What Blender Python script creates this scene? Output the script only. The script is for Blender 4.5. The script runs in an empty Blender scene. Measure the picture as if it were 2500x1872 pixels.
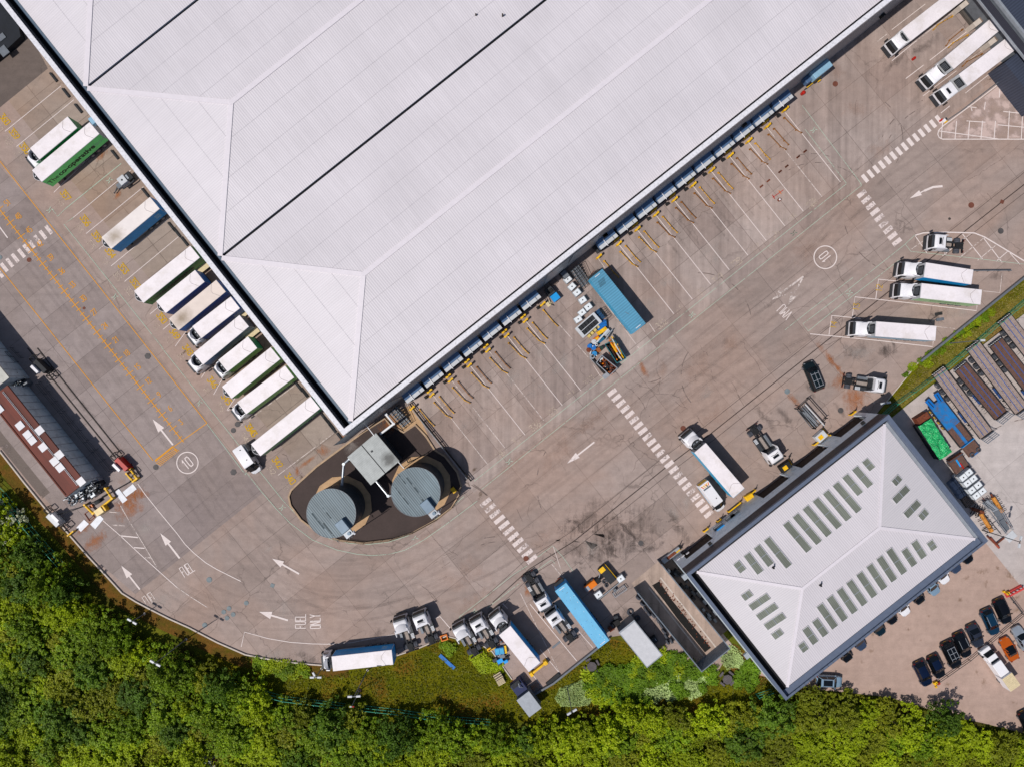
import bpy, bmesh, math, random
import numpy as np
from mathutils import Vector, Matrix
random.seed(7)
rng = np.random.default_rng(11)
SC = bpy.context.scene
COL = SC.collection
HC = 120.0            # height of the drone, metres
S = 14.2              # photo pixels per metre on the ground
TH = math.radians(38.4)
U = Vector((math.cos(TH), math.sin(TH), 0))      # along the dock wall
V = Vector((math.sin(TH), -math.cos(TH), 0))     # outward from the dock wall
PI = math.pi
R = math.radians

def W(px, py, z=0.0):
    k = (1 - z / HC) / S
    return Vector(((px - 1250) * k, (936 - py) * k, z))
def reg(x0, y0, s=3.68):
    return lambda x, y, z=0.0: W(x0 + x / s, y0 + y / s, z)
qA, qB, qC, qD = reg(0, 0), reg(0, 400), reg(0, 800), reg(0, 1200)
qE, qF, qG, qH = reg(400, 600), reg(600, 950), reg(900, 1350), reg(1350, 1300)
qI, qJ, qK, qL = reg(1900, 1300), reg(1900, 850), reg(1900, 450), reg(1900, 0)
qN, qO, qP, qQ = reg(1300, 550), reg(1400, 250), reg(900, 650), reg(1400, 950)
a1, a2, a3, a4 = reg(2100, 740, 5.52), reg(2200, 1100, 7.36), reg(540, 1040, 11.04), reg(760, 1500, 7.36)
b1, b2, b3, b4 = reg(0, 850, 5.52), reg(100, 1080, 7.36), reg(1300, 700, 7.36), reg(2200, 0, 7.36)
c1, c2, c3, c4 = reg(0, 1422), reg(600, 1422), reg(1900, 1572, 3.687), reg(950, 1100)

# ------------------------------------------------------------------ materials
def lin(c):
    out = []
    for v in c:
        v = v / 255.0
        out.append(v / 12.92 if v <= 0.04045 else ((v + 0.055) / 1.055) ** 2.4)
    return out
class NT:
    def __init__(s, name):
        s.m = bpy.data.materials.new(name); s.m.use_nodes = True
        s.t = s.m.node_tree; s.n = s.t.nodes; s.n.clear()
        s.out = s.n.new('ShaderNodeOutputMaterial')
    def node(s, typ, **kw):
        n = s.n.new(typ)
        for k, v in kw.items():
            if k == 'inp':
                for a, b in v.items():
                    if hasattr(b, 'is_output') or isinstance(b, bpy.types.NodeSocket): s.t.links.new(b, n.inputs[a])
                    else: n.inputs[a].default_value = b
            else: setattr(n, k, v)
        return n
    def link(s, a, b): s.t.links.new(a, b)
    def math(s, op, a, b=None, clamp=False):
        n = s.n.new('ShaderNodeMath'); n.operation = op; n.use_clamp = clamp
        for i, x in enumerate((a, b)):
            if x is None: continue
            if isinstance(x, bpy.types.NodeSocket): s.link(x, n.inputs[i])
            else: n.inputs[i].default_value = x
        return n.outputs[0]
    def noise(s, vec, scale, detail=3, rough=0.55, dist=0.0):
        n = s.node('ShaderNodeTexNoise', inp={'Scale': scale, 'Detail': detail, 'Roughness': rough, 'Distortion': dist})
        if vec is not None: s.link(vec, n.inputs['Vector'])
        return n.outputs['Fac']
    def ramp(s, fac, a, b, lo=0.0, hi=1.0):
        n = s.node('ShaderNodeMapRange', inp={'From Min': a, 'From Max': b, 'To Min': lo, 'To Max': hi})
        s.link(fac, n.inputs['Value']); return n.outputs['Result']
    def mix(s, fac, a, b, typ='MIX'):
        n = s.n.new('ShaderNodeMix'); n.data_type = 'RGBA'; n.blend_type = typ
        for i, x in ((0, fac), (6, a), (7, b)):
            if isinstance(x, bpy.types.NodeSocket): s.link(x, n.inputs[i])
            elif i == 0: n.inputs[0].default_value = x
            else: n.inputs[i].default_value = (*x[:3], 1)
        return n.outputs[2]
    def scale(s, col, fac):   # multiply a colour by a scalar
        n = s.n.new('ShaderNodeVectorMath'); n.operation = 'SCALE'
        s.link(col, n.inputs[0])
        if isinstance(fac, bpy.types.NodeSocket): s.link(fac, n.inputs['Scale'])
        else: n.inputs['Scale'].default_value = fac
        return n.outputs[0]
    def bsdf(s, col, rough=0.7, metal=0.0, spec=0.3, alpha=None, bump=None, bstr=0.3, bdist=0.02):
        b = s.node('ShaderNodeBsdfPrincipled')
        b.inputs['Roughness'].default_value = rough; b.inputs['Metallic'].default_value = metal
        b.inputs['Specular IOR Level'].default_value = spec
        if isinstance(col, bpy.types.NodeSocket): s.link(col, b.inputs['Base Color'])
        else: b.inputs['Base Color'].default_value = (*col[:3], 1)
        if bump is not None:
            bn = s.node('ShaderNodeBump', inp={'Strength': bstr, 'Distance': bdist, 'Height': bump})
            s.link(bn.outputs[0], b.inputs['Normal'])
        o = b.outputs[0]
        if alpha is not None:
            tr = s.node('ShaderNodeBsdfTransparent'); mx = s.node('ShaderNodeMixShader')
            s.link(alpha, mx.inputs[0]); s.link(tr.outputs[0], mx.inputs[1]); s.link(o, mx.inputs[2]); o = mx.outputs[0]
        s.link(o, s.out.inputs['Surface'])
        return b
    def pos(s): return s.node('ShaderNodeNewGeometry').outputs['Position']
    def obj(s): return s.node('ShaderNodeTexCoord').outputs['Object']
    def mapping(s, vec, rot=0, sc=(1, 1, 1), loc=(0, 0, 0)):
        n = s.node('ShaderNodeMapping', inp={'Rotation': (0, 0, rot), 'Scale': sc, 'Location': loc})
        s.link(vec, n.inputs['Vector']); return n.outputs[0]

MATS = {}
def M(name, rgb, rough=0.55, metal=0.0, spec=0.35, var=0.12, sc=1.5, dirt=None, dirt_amt=0.5):
    """plain material whose colour is broken up by two noises and optional dirt"""
    if name in MATS: return MATS[name]
    t = NT(name); base = lin(rgb); o = t.pos()
    n1 = t.noise(o, sc, 4); n2 = t.noise(o, sc * 9, 3)
    f = t.math('ADD', t.ramp(n1, .3, .7, 1 - var, 1 + var * .6), t.ramp(n2, .3, .7, -var * .5, var * .5))
    rgbn = t.node('ShaderNodeRGB'); rgbn.outputs[0].default_value = (*base, 1)
    c = t.scale(rgbn.outputs[0], f)
    if dirt:
        c = t.mix(t.ramp(t.noise(o, sc * 1.3, 6, .65), .5, .68, 0, dirt_amt), c, lin(dirt))
    t.bsdf(c, rough, metal, spec)
    MATS[name] = t.m; return t.m

def paint(name, rgb, wear=0.4, sc=2.2, amax=.93):
    if name in MATS: return MATS[name]
    t = NT(name); p = t.pos()
    n = t.math('ADD', t.math('MULTIPLY', t.noise(p, sc, 8, .7), .6), t.math('MULTIPLY', t.noise(p, .35, 2), .4))
    a = t.ramp(n, wear - .045, wear + .045); a.node.clamp = True
    a = t.math('MULTIPLY', a, amax)
    c = t.mix(t.ramp(t.noise(p, 4, 4), .3, .7), lin(rgb), [x * .86 for x in lin(rgb)])
    t.bsdf(c, .75, 0, .2, alpha=a)
    MATS[name] = t.m; return t.m

def yard_mat(name, ca, cb, cc, bw, rh, mortar=.035, streak=0.0, crack=.5, off=0.0, loc=(0, 0, 0), joint=.62, blot=.5):
    """cast concrete: slabs with a tint of their own, joints, blotches, streaks along the bays and cracks"""
    t = NT(name); p = t.pos(); q = t.mapping(p, rot=-TH, loc=loc)
    br = t.node('ShaderNodeTexBrick', offset=off, inp={'Color1': (*lin(ca), 1), 'Color2': (*lin(cb), 1), 'Mortar': (*[x * joint for x in lin(ca)], 1),
        'Scale': 1.0, 'Mortar Size': mortar, 'Mortar Smooth': .3, 'Bias': 0.0, 'Brick Width': bw, 'Row Height': rh})
    t.link(q, br.inputs['Vector'])
    c = t.mix(t.ramp(t.noise(p, .045, 3, .6, .6), .42, .62, 0, blot), br.outputs['Color'], lin(cc))
    c = t.mix(t.ramp(t.noise(p, .13, 5, .65, .8), .52, .72, 0, .22), c, [x * .72 for x in lin(ca)])
    f = t.math('ADD', t.ramp(t.noise(p, .7, 6, .65), .25, .75, .84, 1.11), t.ramp(t.noise(p, 5, 5, .75), .25, .75, -.11, .11))
    if streak:
        st = t.mapping(p, rot=-TH, sc=(1.1, .05, 1))
        s2 = t.mapping(p, rot=-TH, sc=(.33, .03, 1))
        g = t.math('ADD', t.noise(st, 1.0, 4, .6), t.noise(s2, 1.0, 2, .5))
        f = t.math('MULTIPLY', f, t.ramp(g, .75, 1.3, 1 - streak, 1 + streak))
    else:
        st = t.mapping(p, rot=-TH, sc=(.05, .9, 1))
        f = t.math('MULTIPLY', f, t.ramp(t.noise(st, 1.0, 3, .6), .3, .7, .94, 1.05))
    if crack:
        d = t.node('ShaderNodeVectorMath', operation='ADD'); t.link(p, d.inputs[0])
        nz = t.node('ShaderNodeTexNoise', inp={'Scale': .5, 'Detail': 4.0}); t.link(p, nz.inputs['Vector'])
        t.link(t.scale(nz.outputs['Color'], 2.2), d.inputs[1])
        vo = t.node('ShaderNodeTexVoronoi', feature='DISTANCE_TO_EDGE', inp={'Scale': .12}); t.link(d.outputs[0], vo.inputs['Vector'])
        line = t.ramp(vo.outputs['Distance'], .004, .011, 1, 0); line.node.clamp = True
        mask = t.ramp(t.noise(p, .06, 2), .5, .58); mask.node.clamp = True
        f = t.math('MULTIPLY', f, t.math('SUBTRACT', 1, t.math('MULTIPLY', t.math('MULTIPLY', line, mask), crack * .5)))
    sp = t.ramp(t.noise(p, 11, 2, .6), .66, .74, 0, .3); sp.node.clamp = True
    f = t.math('SUBTRACT', f, sp)
    c = t.scale(c, f)
    t.bsdf(c, .88, 0, .2, bump=t.noise(p, 9, 4), bstr=.25)
    MATS[name] = t.m; return t.m

def grass_mat(name, ca, cb, cc, sc=.25):
    t = NT(name); p = t.pos()
    c = t.mix(t.ramp(t.noise(p, sc, 5, .6, .5), .38, .62), lin(ca), lin(cb))
    m = t.ramp(t.noise(p, sc * .6, 4, .6), .5, .66); m.node.clamp = True
    c = t.mix(m, c, lin(cc))
    f = t.math('ADD', t.ramp(t.noise(p, 2.2, 6, .75), .25, .75, .6, 1.35), t.ramp(t.noise(p, 9, 3, .7), .3, .7, -.25, .25))
    t.bsdf(t.scale(c, f), .95, 0, .1, bump=t.noise(p, 4, 5, .7), bstr=.9, bdist=.15)
    MATS[name] = t.m; return t.m

def roof_mat(name, rgb, axis=0, pitch=.5, amp=.10, seam=None, rough=.5, metal=0.0, var=.06):
    """ribbed metal sheeting; ribs follow the building's own axes"""
    t = NT(name); o = t.obj(); p = t.pos()
    sx = t.node('ShaderNodeSeparateXYZ'); t.link(o, sx.inputs[0])
    s = t.math('SINE', t.math('MULTIPLY', sx.outputs[axis], 2 * PI / pitch))
    rib = t.ramp(s, -1, 1, 1 - amp, 1 + amp * .3)
    f = t.math('MULTIPLY', rib, t.ramp(t.noise(p, .12, 4), .3, .7, 1 - var, 1 + var * .7))
    sheet = t.node('ShaderNodeTexWhiteNoise', noise_dimensions='1D'); t.link(t.math('FLOOR', t.math('MULTIPLY', sx.outputs[axis], 1 / 3.1)), sheet.inputs['W'])
    f = t.math('MULTIPLY', f, t.ramp(sheet.outputs['Value'], 0, 1, 1 - var * .2, 1 + var * .15))
    st = t.mapping(o, sc=(2.0, .06, 1) if axis == 0 else (.06, 2.0, 1))
    f = t.math('MULTIPLY', f, t.ramp(t.noise(st, 1, 4, .6), .3, .7, 1 - var * .8, 1 + var * .5))
    rgbn = t.node('ShaderNodeRGB'); rgbn.outputs[0].default_value = (*lin(rgb), 1)
    t.bsdf(t.scale(rgbn.outputs[0], f), rough, metal, .35, bump=s, bstr=.25, bdist=.03)
    MATS[name] = t.m; return t.m

def leaf_mat(name, ca, cb, cc):
    t = NT(name)
    g = t.node('ShaderNodeNewGeometry'); oi = t.node('ShaderNodeObjectInfo')
    c = t.mix(g.outputs['Random Per Island'], lin(ca), lin(cb))
    m = t.ramp(oi.outputs['Random'], .25, 1, 0, .75); m.node.clamp = True
    c = t.mix(m, c, lin(cc))
    h = t.noise(g.outputs['Position'], .22, 3)
    c = t.scale(c, t.ramp(h, .3, .7, .62, 1.35))
    b = t.node('ShaderNodeBsdfPrincipled'); b.inputs['Roughness'].default_value = .55
    b.inputs['Specular IOR Level'].default_value = .25
    t.link(c, b.inputs['Base Color'])
    tl = t.node('ShaderNodeBsdfTranslucent'); t.link(c, tl.inputs['Color'])
    mx = t.node('ShaderNodeMixShader'); mx.inputs[0].default_value = .28
    t.link(b.outputs[0], mx.inputs[1]); t.link(tl.outputs[0], mx.inputs[2]); t.link(mx.outputs[0], t.out.inputs['Surface'])
    MATS[name] = t.m; return t.m

# ------------------------------------------------------------------ mesh builder
class MB:
    def __init__(s): s.v = []; s.f = []; s.m = []; s.mats = []; s.uv = None
    def mi(s, mat):
        if mat not in s.mats: s.mats.append(mat)
        return s.mats.index(mat)
    def add(s, vs, fs, mat):
        o = len(s.v); i = s.mi(mat)
        s.v += [tuple(x) for x in vs]
        for f in fs: s.f.append([a + o for a in f]); s.m.append(i)
        return s
    def box(s, x0, x1, y0, y1, z0, z1, mat, tx=0, ty=0, sx=0):
        """box; the top is drawn in by tx,ty on every side and shifted by sx along x"""
        vs = [(x0, y0, z0), (x1, y0, z0), (x1, y1, z0), (x0, y1, z0),
              (x0 + tx + sx, y0 + ty, z1), (x1 - tx + sx, y0 + ty, z1), (x1 - tx + sx, y1 - ty, z1), (x0 + tx + sx, y1 - ty, z1)]
        return s.add(vs, [(3, 2, 1, 0), (4, 5, 6, 7), (0, 1, 5, 4), (1, 2, 6, 5), (2, 3, 7, 6), (3, 0, 4, 7)], mat)
    def prism(s, poly, z0, z1, mat, top=None, grow=0):
        n = len(poly)
        if top is None: top = poly
        vs = [(x[0], x[1], z0) for x in poly] + [(x[0], x[1], z1) for x in top]
        fs = [tuple(range(n - 1, -1, -1)), tuple(range(n, 2 * n))] + [(i, (i + 1) % n, n + (i + 1) % n, n + i) for i in range(n)]
        return s.add(vs, fs, mat)
    def quad(s, pts, mat): return s.add(pts, [tuple(range(len(pts)))], mat)
    def flat(s, poly, z, mat): return s.add([(x[0], x[1], z) for x in poly], [tuple(range(len(poly)))], mat)
    def beam(s, p0, p1, w, h, mat):
        p0 = Vector(p0); p1 = Vector(p1); d = (p1 - p0)
        if d.length < 1e-6: return s
        d.normalize(); up = Vector((0, 0, 1)) if abs(d.z) < .95 else Vector((1, 0, 0))
        a = d.cross(up).normalized() * (w / 2); b = a.cross(d).normalized() * (h / 2)
        vs = [p0 - a - b, p0 + a - b, p0 + a + b, p0 - a + b, p1 - a - b, p1 + a - b, p1 + a + b, p1 - a + b]
        return s.add(vs, [(3, 2, 1, 0), (4, 5, 6, 7), (0, 1, 5, 4), (1, 2, 6, 5), (2, 3, 7, 6), (3, 0, 4, 7)], mat)
    def cyl(s, p0, p1, r0, mat, r1=None, n=12, cap=None):
        if r1 is None: r1 = r0
        p0 = Vector(p0); p1 = Vector(p1); d = (p1 - p0).normalized()
        up = Vector((0, 0, 1)) if abs(d.z) < .95 else Vector((1, 0, 0))
        a = d.cross(up).normalized(); b = a.cross(d).normalized()
        vs = []
        for p, r in ((p0, r0), (p1, r1)):
            for i in range(n):
                t = 2 * PI * i / n; vs.append(p + a * (r * math.cos(t)) + b * (r * math.sin(t)))
        s.add(vs, [(i, (i + 1) % n, n + (i + 1) % n, n + i) for i in range(n)], mat)
        o = len(s.v) - 2 * n; k = s.mi(cap or mat)
        s.f.append([o + i for i in range(n - 1, -1, -1)]); s.m.append(k)
        s.f.append([o + n + i for i in range(n)]); s.m.append(k)
        return s
    def tube(s, pts, r, mat, n=8):
        for i in range(len(pts) - 1): s.cyl(pts[i], pts[i + 1], r, mat, n=n)
        return s
    def strip(s, pts, w, z, mat, close=False):
        """flat ribbon of width w that follows a polyline"""
        P = [Vector((p[0], p[1])) for p in pts]; n = len(P); L_ = []; R_ = []
        for i in range(n):
            if close: a, b = P[i - 1], P[(i + 1) % n]
            else: a, b = P[max(0, i - 1)], P[min(n - 1, i + 1)]
            d = (b - a).normalized(); nn = Vector((-d.y, d.x)) * (w / 2)
            L_.append(P[i] + nn); R_.append(P[i] - nn)
        vs = [(p.x, p.y, z) for p in L_] + [(p.x, p.y, z) for p in R_]
        m = n if close else n - 1
        return s.add(vs, [(i, n + i, n + (i + 1) % n, (i + 1) % n) for i in range(m)], mat)
    def wall(s, pts, w, z0, z1, mat, close=False):
        P = [Vector((p[0], p[1])) for p in pts]; n = len(P); A = []; B = []
        for i in range(n):
            if close: a, b = P[i - 1], P[(i + 1) % n]
            else: a, b = P[max(0, i - 1)], P[min(n - 1, i + 1)]
            d = (b - a).normalized(); nn = Vector((-d.y, d.x)) * (w / 2)
            A.append(P[i] + nn); B.append(P[i] - nn)
        vs = [(p.x, p.y, z0) for p in A] + [(p.x, p.y, z0) for p in B] + [(p.x, p.y, z1) for p in A] + [(p.x, p.y, z1) for p in B]
        fs = []
        for i in range(n if close else n - 1):
            j = (i + 1) % n
            fs += [(2 * n + i, 3 * n + i, 3 * n + j, 2 * n + j), (i, j, 2 * n + j, 2 * n + i), (n + i, 3 * n + i, 3 * n + j, n + j), (i, n + i, n + j, j)]
        if not close: fs += [(0, n, 3 * n, 2 * n), (n - 1, 2 * n - 1, 4 * n - 1, 3 * n - 1)]
        return s.add(vs, fs, mat)
    def loft(s, secs, mat, cap=True):
        n = len(secs[0]); o = []
        for q in secs: o += list(q)
        fs = []
        for k in range(len(secs) - 1):
            fs += [(k * n + i, k * n + (i + 1) % n, (k + 1) * n + (i + 1) % n, (k + 1) * n + i) for i in range(n)]
        if cap: fs += [tuple(range(n - 1, -1, -1)), tuple(range((len(secs) - 1) * n, len(secs) * n))]
        return s.add(o, fs, mat)
    def xf(s, mat4, start=0):
        for i in range(start, len(s.v)): s.v[i] = tuple(mat4 @ Vector(s.v[i]))
        return s
    def build(s, name, parent=None, smooth=False, bevel=0.0, recalc=True):
        assert all(len(set(f)) == len(f) for f in s.f), name
        me = bpy.data.meshes.new(name)
        me.from_pydata(s.v, [], s.f)
        for m in s.mats: me.materials.append(m)
        me.polygons.foreach_set('material_index', s.m)
        if recalc:
            bm = bmesh.new(); bm.from_mesh(me); bmesh.ops.recalc_face_normals(bm, faces=bm.faces); bm.to_mesh(me); bm.free()
        if smooth:
            me.polygons.foreach_set('use_smooth', [True] * len(me.polygons))
            me.set_sharp_from_angle(angle=R(40))
        me.update()
        o = bpy.data.objects.new(name, me); COL.objects.link(o)
        if parent is not None: o.parent = parent
        if bevel:
            b = o.modifiers.new('bevel', 'BEVEL'); b.width = bevel; b.segments = 2; b.limit_method = 'ANGLE'; b.angle_limit = R(40)
        return o

def tag(o, label=None, cat=None, group=None, kind=None):
    if label: o['label'] = label
    if cat: o['category'] = cat
    if group: o['group'] = group
    if kind: o['kind'] = kind
    return o
def thing(name, label, cat, loc=(0, 0, 0), rot=0.0, group=None):
    o = bpy.data.objects.new(name, None); COL.objects.link(o)
    o.empty_display_size = .3
    o.location = loc; o.rotation_euler = (0, 0, rot)
    return tag(o, label, cat, group)
def dup(root, loc=None, rot=None, label=None, group=None):
    r = root.copy(); COL.objects.link(r)
    if loc is not None: r.location = loc
    if rot is not None: r.rotation_euler = (0, 0, rot)
    if label: r['label'] = label
    if group: r['group'] = group
    for ch in list(root.children):
        c = ch.copy(); COL.objects.link(c); c.parent = r
        for g in list(ch.children):
            d = g.copy(); COL.objects.link(d); d.parent = c
    return r
def struct(mb, name, recalc=False, **k):
    o = mb.build(name, recalc=recalc, **k); o['kind'] = 'structure'; return o
def ang(d): return math.atan2(d.y, d.x)
def mesh_text(body, size, mat, bold=0.0):
    cu = bpy.data.curves.new('lettering', 'FONT'); cu.body = body; cu.size = size; cu.offset = bold
    cu.align_x = 'CENTER'; cu.align_y = 'CENTER'; cu.resolution_u = 3
    o = bpy.data.objects.new('lettering', cu); COL.objects.link(o)
    me = bpy.data.meshes.new_from_object(o.evaluated_get(bpy.context.evaluated_depsgraph_get()))
    bpy.data.objects.remove(o); me.materials.clear(); me.materials.append(mat)
    return me

# palette
WHITE = M('white_paint', (226, 224, 228), .35, var=.05, sc=.4)
ROOFW = M('white_trailer_roof', (234, 226, 229), .5, var=.07, sc=.35, dirt=(206, 196, 190), dirt_amt=.55)
ROOFB = M('grubby_beige_roof', (224, 208, 198), .6, var=.1, sc=.4)
GREYW = M('pale_grey_paint', (196, 198, 202), .45, var=.08)
LGREY = M('light_grey_steel', (160, 165, 172), .45, .3, var=.12)
MGREY = M('mid_grey_steel', (112, 117, 124), .5, .2, var=.15)
DGREY = M('dark_grey_steel', (58, 61, 66), .55, .1, var=.2)
BLACK = M('black_rubber', (30, 30, 32), .75, var=.25, sc=4)
TYRE = M('tyre_rubber', (74, 76, 84), .85, var=.25, sc=6)
RIM = M('wheel_rim', (150, 152, 156), .4, .6)
GLASS = M('dark_glass', (14, 18, 22), .06, 0, .6, var=.1)
YELLOW = M('safety_yellow', (238, 186, 22), .5, var=.15, dirt=(120, 80, 30), dirt_amt=.35)
RAILY = M('chipped_yellow_rail', (216, 160, 24), .55, var=.2, sc=2.4, dirt=(84, 52, 28), dirt_amt=1.6)
RAILB = M('rust_worn_rail', (150, 96, 30), .6, var=.25, sc=2.2, dirt=(66, 38, 26), dirt_amt=.95)
ORANGE = M('orange_paint', (226, 120, 20), .4, var=.12)
RED = M('red_paint', (176, 34, 24), .45, var=.2)
RUST = M('rusty_steel', (120, 62, 40), .8, var=.35, sc=3, dirt=(60, 40, 34), dirt_amt=.7)
BLUE = M('trailer_blue', (30, 152, 224), .45, var=.14, sc=.6)
DBLUE = M('deep_blue', (22, 108, 186), .45, var=.14, sc=.6)
GREEN = M('livery_green', (126, 250, 140), .45, var=.12, sc=.6)
DGREEN = M('dark_livery_green', (36, 150, 96), .45, var=.14, sc=.6)
LEAFGREEN = M('light_livery_green', (134, 204, 106), .45, var=.16, sc=.6)
CYAN = M('cyan_paint', (70, 166, 206), .45, var=.12, sc=.6)
PALEBLUE = M('pale_blue_paint', (140, 178, 202), .4, var=.1)
TAN = M('tan_timber', (214, 196, 158), .75, var=.15, sc=3)
WOOD = M('grey_timber', (120, 104, 96), .85, var=.3, sc=5)
INK = M('black_lettering', (18, 30, 26), .5)
SILVER = M('galvanised_pipe', (178, 184, 190), .35, .75, var=.1)
# ================================================================== GROUND
def P2(*pts): return [W(x, y) for x, y in pts]
G_WILD = grass_mat('rough_grass', (70, 80, 20), (104, 104, 28), (66, 54, 26))
G_VERGE = grass_mat('verge_grass', (84, 88, 8), (108, 104, 14), (116, 84, 28))
G_DRY = grass_mat('dry_verge', (100, 102, 28), (134, 116, 46), (140, 110, 62))
G_SOIL = grass_mat('red_soil', (112, 78, 34), (92, 76, 28), (78, 80, 16), .5)
YARD = yard_mat('yard_concrete', (148, 132, 125), (165, 148, 141), (164, 138, 125), 9.0, 5.2, crack=.6, blot=.6, joint=.55)
LANE = yard_mat('lane_concrete', (138, 125, 122), (156, 143, 140), (142, 127, 120), 14.0, 4.6, loc=(2, 1.3, 0), crack=.25, blot=.4)
BAYC = yard_mat('bay_concrete', (148, 132, 126), (170, 155, 149), (156, 132, 120), 8.1, 6.1, mortar=.045, streak=.2, crack=.35, loc=(1, 2, 0), blot=.5)
BAYL = yard_mat('left_bay_concrete', (146, 130, 120), (160, 145, 135), (156, 128, 108), 5.6, 4.07, mortar=.07, crack=.5, joint=.7, blot=.6)
LOTC = yard_mat('lot_concrete', (176, 166, 163), (190, 180, 177), (182, 168, 161), 11.0, 8.0, crack=.6, joint=.8)
GRAV = yard_mat('pink_gravel', (176, 150, 138), (178, 153, 141), (166, 142, 130), 40.0, 40.0, mortar=.0, crack=0, blot=.5)
ASPH = yard_mat('brown_asphalt', (104, 92, 86), (110, 98, 92), (96, 86, 82), 40, 40, mortar=0, crack=.3)

o = MB().flat([(-900, -900), (900, -900), (900, 900), (-900, 900)], -.03, G_WILD); struct(o, 'ground')
kerb_px = [(0, 1099), (60, 1176), (117, 1246), (147, 1275), (174, 1308), (217, 1357), (258, 1401), (299, 1446), (333, 1467), (367, 1485), (415, 1509), (462, 1530),
           (530, 1565.5), (600, 1596), (645, 1605), (692, 1613), (740, 1618), (789, 1622), (860, 1622), (920, 1612), (968, 1599), (1022, 1581), (1090, 1551), (1177, 1574), (1201.6, 1589),
           (1250, 1657), (1290, 1700), (1324, 1679), (1350, 1664), (1488, 1554), (1530, 1548), (1610, 1580)]
yard_px = [(-900, -700), (3400, -700), (3400, -50), (2243.8, 882), (2160, 985), (2100, 1060), (1860, 1250), (1640, 1400), (1790, 1575), (1740, 1660), (1640, 1620)] + kerb_px[::-1] + [(-900, -60)]
struct(MB().flat(P2(*yard_px), 0, YARD), 'yard')
struct(MB().flat(P2((-300, 80), (140, 560), (505, 1032), (640, 1203), (420, 1378), (330, 1449), (217, 1352), (147, 1262), (90, 1190), (0, 1085), (-300, 700)), .004, LANE), 'lane')
# concrete of the dock bays
BC = W(837.8, 1062.8, 14.8); BC.z = 0           # base corner of the warehouse
def wl(u, v, z=0): p = BC + U * u + V * v; return Vector((p.x, p.y, z))
struct(MB().flat([wl(8, 0), wl(120, 0), wl(120, 20.3), wl(8, 20.3)], .004, BAYC), 'dock_apron')
struct(MB().flat([wl(0, 0), wl(0, -110), wl(-12.9, -110), wl(-12.9, .5)], .004, BAYL), 'left_dock_apron')
struct(MB().flat(P2((-200, 420), (0, 263), (117, 168), (60, 60), (-300, -200)), .008, ASPH), 'asphalt_road')
# right-hand yard with the flatbeds and gravel car park
struct(MB().flat(P2((2080, 1100), (2208, 994), (2368, 867), (2500, 767), (3400, 80), (3400, 2300), (2900, 1900), (2500, 1440), (2405, 1322), (2200, 1250)), .002, LOTC), 'storage_yard')
struct(MB().flat(P2((1830, 1640), (1930, 1668), (1987, 1682), (2055, 1688), (2172, 1701), (2264, 1729), (2324, 1748), (2400, 1764), (2500, 1789), (3200, 2000), (3200, 2000), (2500, 1440), (2405, 1322), (2290, 1260)), .006, GRAV), 'car_park')
# verges
struct(MB().flat(P2((600, 1598), (692, 1617), (789, 1626), (968, 1603), (1090, 1555), (1177, 1578), (1250, 1662), (1290, 1705), (1488, 1558), (1610, 1585), (1740, 1665), (1860, 1640), (1990, 1690), (1900, 1740), (1500, 1745), (1100, 1775), (800, 1735), (560, 1660), (480, 1600)), -.02, G_VERGE), 'verge_grass')
vp = kerb_px[:19]
struct(MB().strip(P2(*[(x - 9, y + 13) for x, y in vp]), 2.6, -.012, G_SOIL), 'verge_soil')
struct(MB().flat(P2((1790, 1570), (1850, 1600), (1880, 1660), (1840, 1690), (1790, 1640), (1745, 1600)), -.01, G_SOIL), 'bare_soil')
struct(MB().flat(P2((2105, 1062), (2160, 988), (2244, 885), (2500, 678), (3400, -46), (3400, 76), (2500, 764), (2368, 864), (2208, 990)), -.015, G_DRY), 'bank_grass')
struct(MB().flat(P2((2140, 990), (2244, 888), (2500, 681), (3400, -43), (3400, -8), (2500, 712), (2270, 900), (2170, 990)), -.01, G_VERGE), 'bank_verge')
PALE = grass_mat('pale_weeds', (186, 200, 130), (160, 180, 100), (130, 156, 70), .8)
LUSH = grass_mat('lush_weeds', (74, 116, 20), (96, 132, 30), (60, 96, 16), .4)
struct(MB().flat([qH(*p) for p in ((15, 1480), (60, 1390), (235, 1330), (260, 1310), (360, 1480), (330, 1545), (240, 1560), (70, 1560))], .0, PALE), 'pale_weeds')
struct(MB().flat([qH(*p) for p in ((300, 1270), (500, 1215), (740, 1165), (960, 1060), (1150, 1050), (1330, 1240), (1450, 1190), (1450, 1330), (1250, 1440), (900, 1500), (560, 1520), (365, 1530))], -.006, LUSH), 'lush_weeds')

# kerbs / low edging walls (real steps)
KERB = M('kerb_concrete', (198, 186, 176), .85, var=.12)
DARKK = M('dark_edging', (70, 64, 60), .85, var=.2)
struct(MB().wall(P2(*kerb_px[:19]), .22, -.02, .26, KERB), 'kerb', recalc=True)
struct(MB().wall(P2(*kerb_px[18:26]), .18, -.02, .14, KERB), 'lower_kerb', recalc=True)
struct(MB().wall(P2((1290, 1700), (1324, 1679), (1350, 1664), (1488, 1554)), .3, -.02, .7, MGREY), 'parking_barrier_kerb', recalc=True)
struct(MB().wall(P2((3400, -50), (2500, 675.5), (2243.8, 882)), .35, -.02, .75, MGREY), 'bank_kerb', recalc=True)
struct(MB().wall(P2((2243.8, 882), (2160, 985)), .15, -.02, .12, KERB), 'bank_edging', recalc=True)

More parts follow.
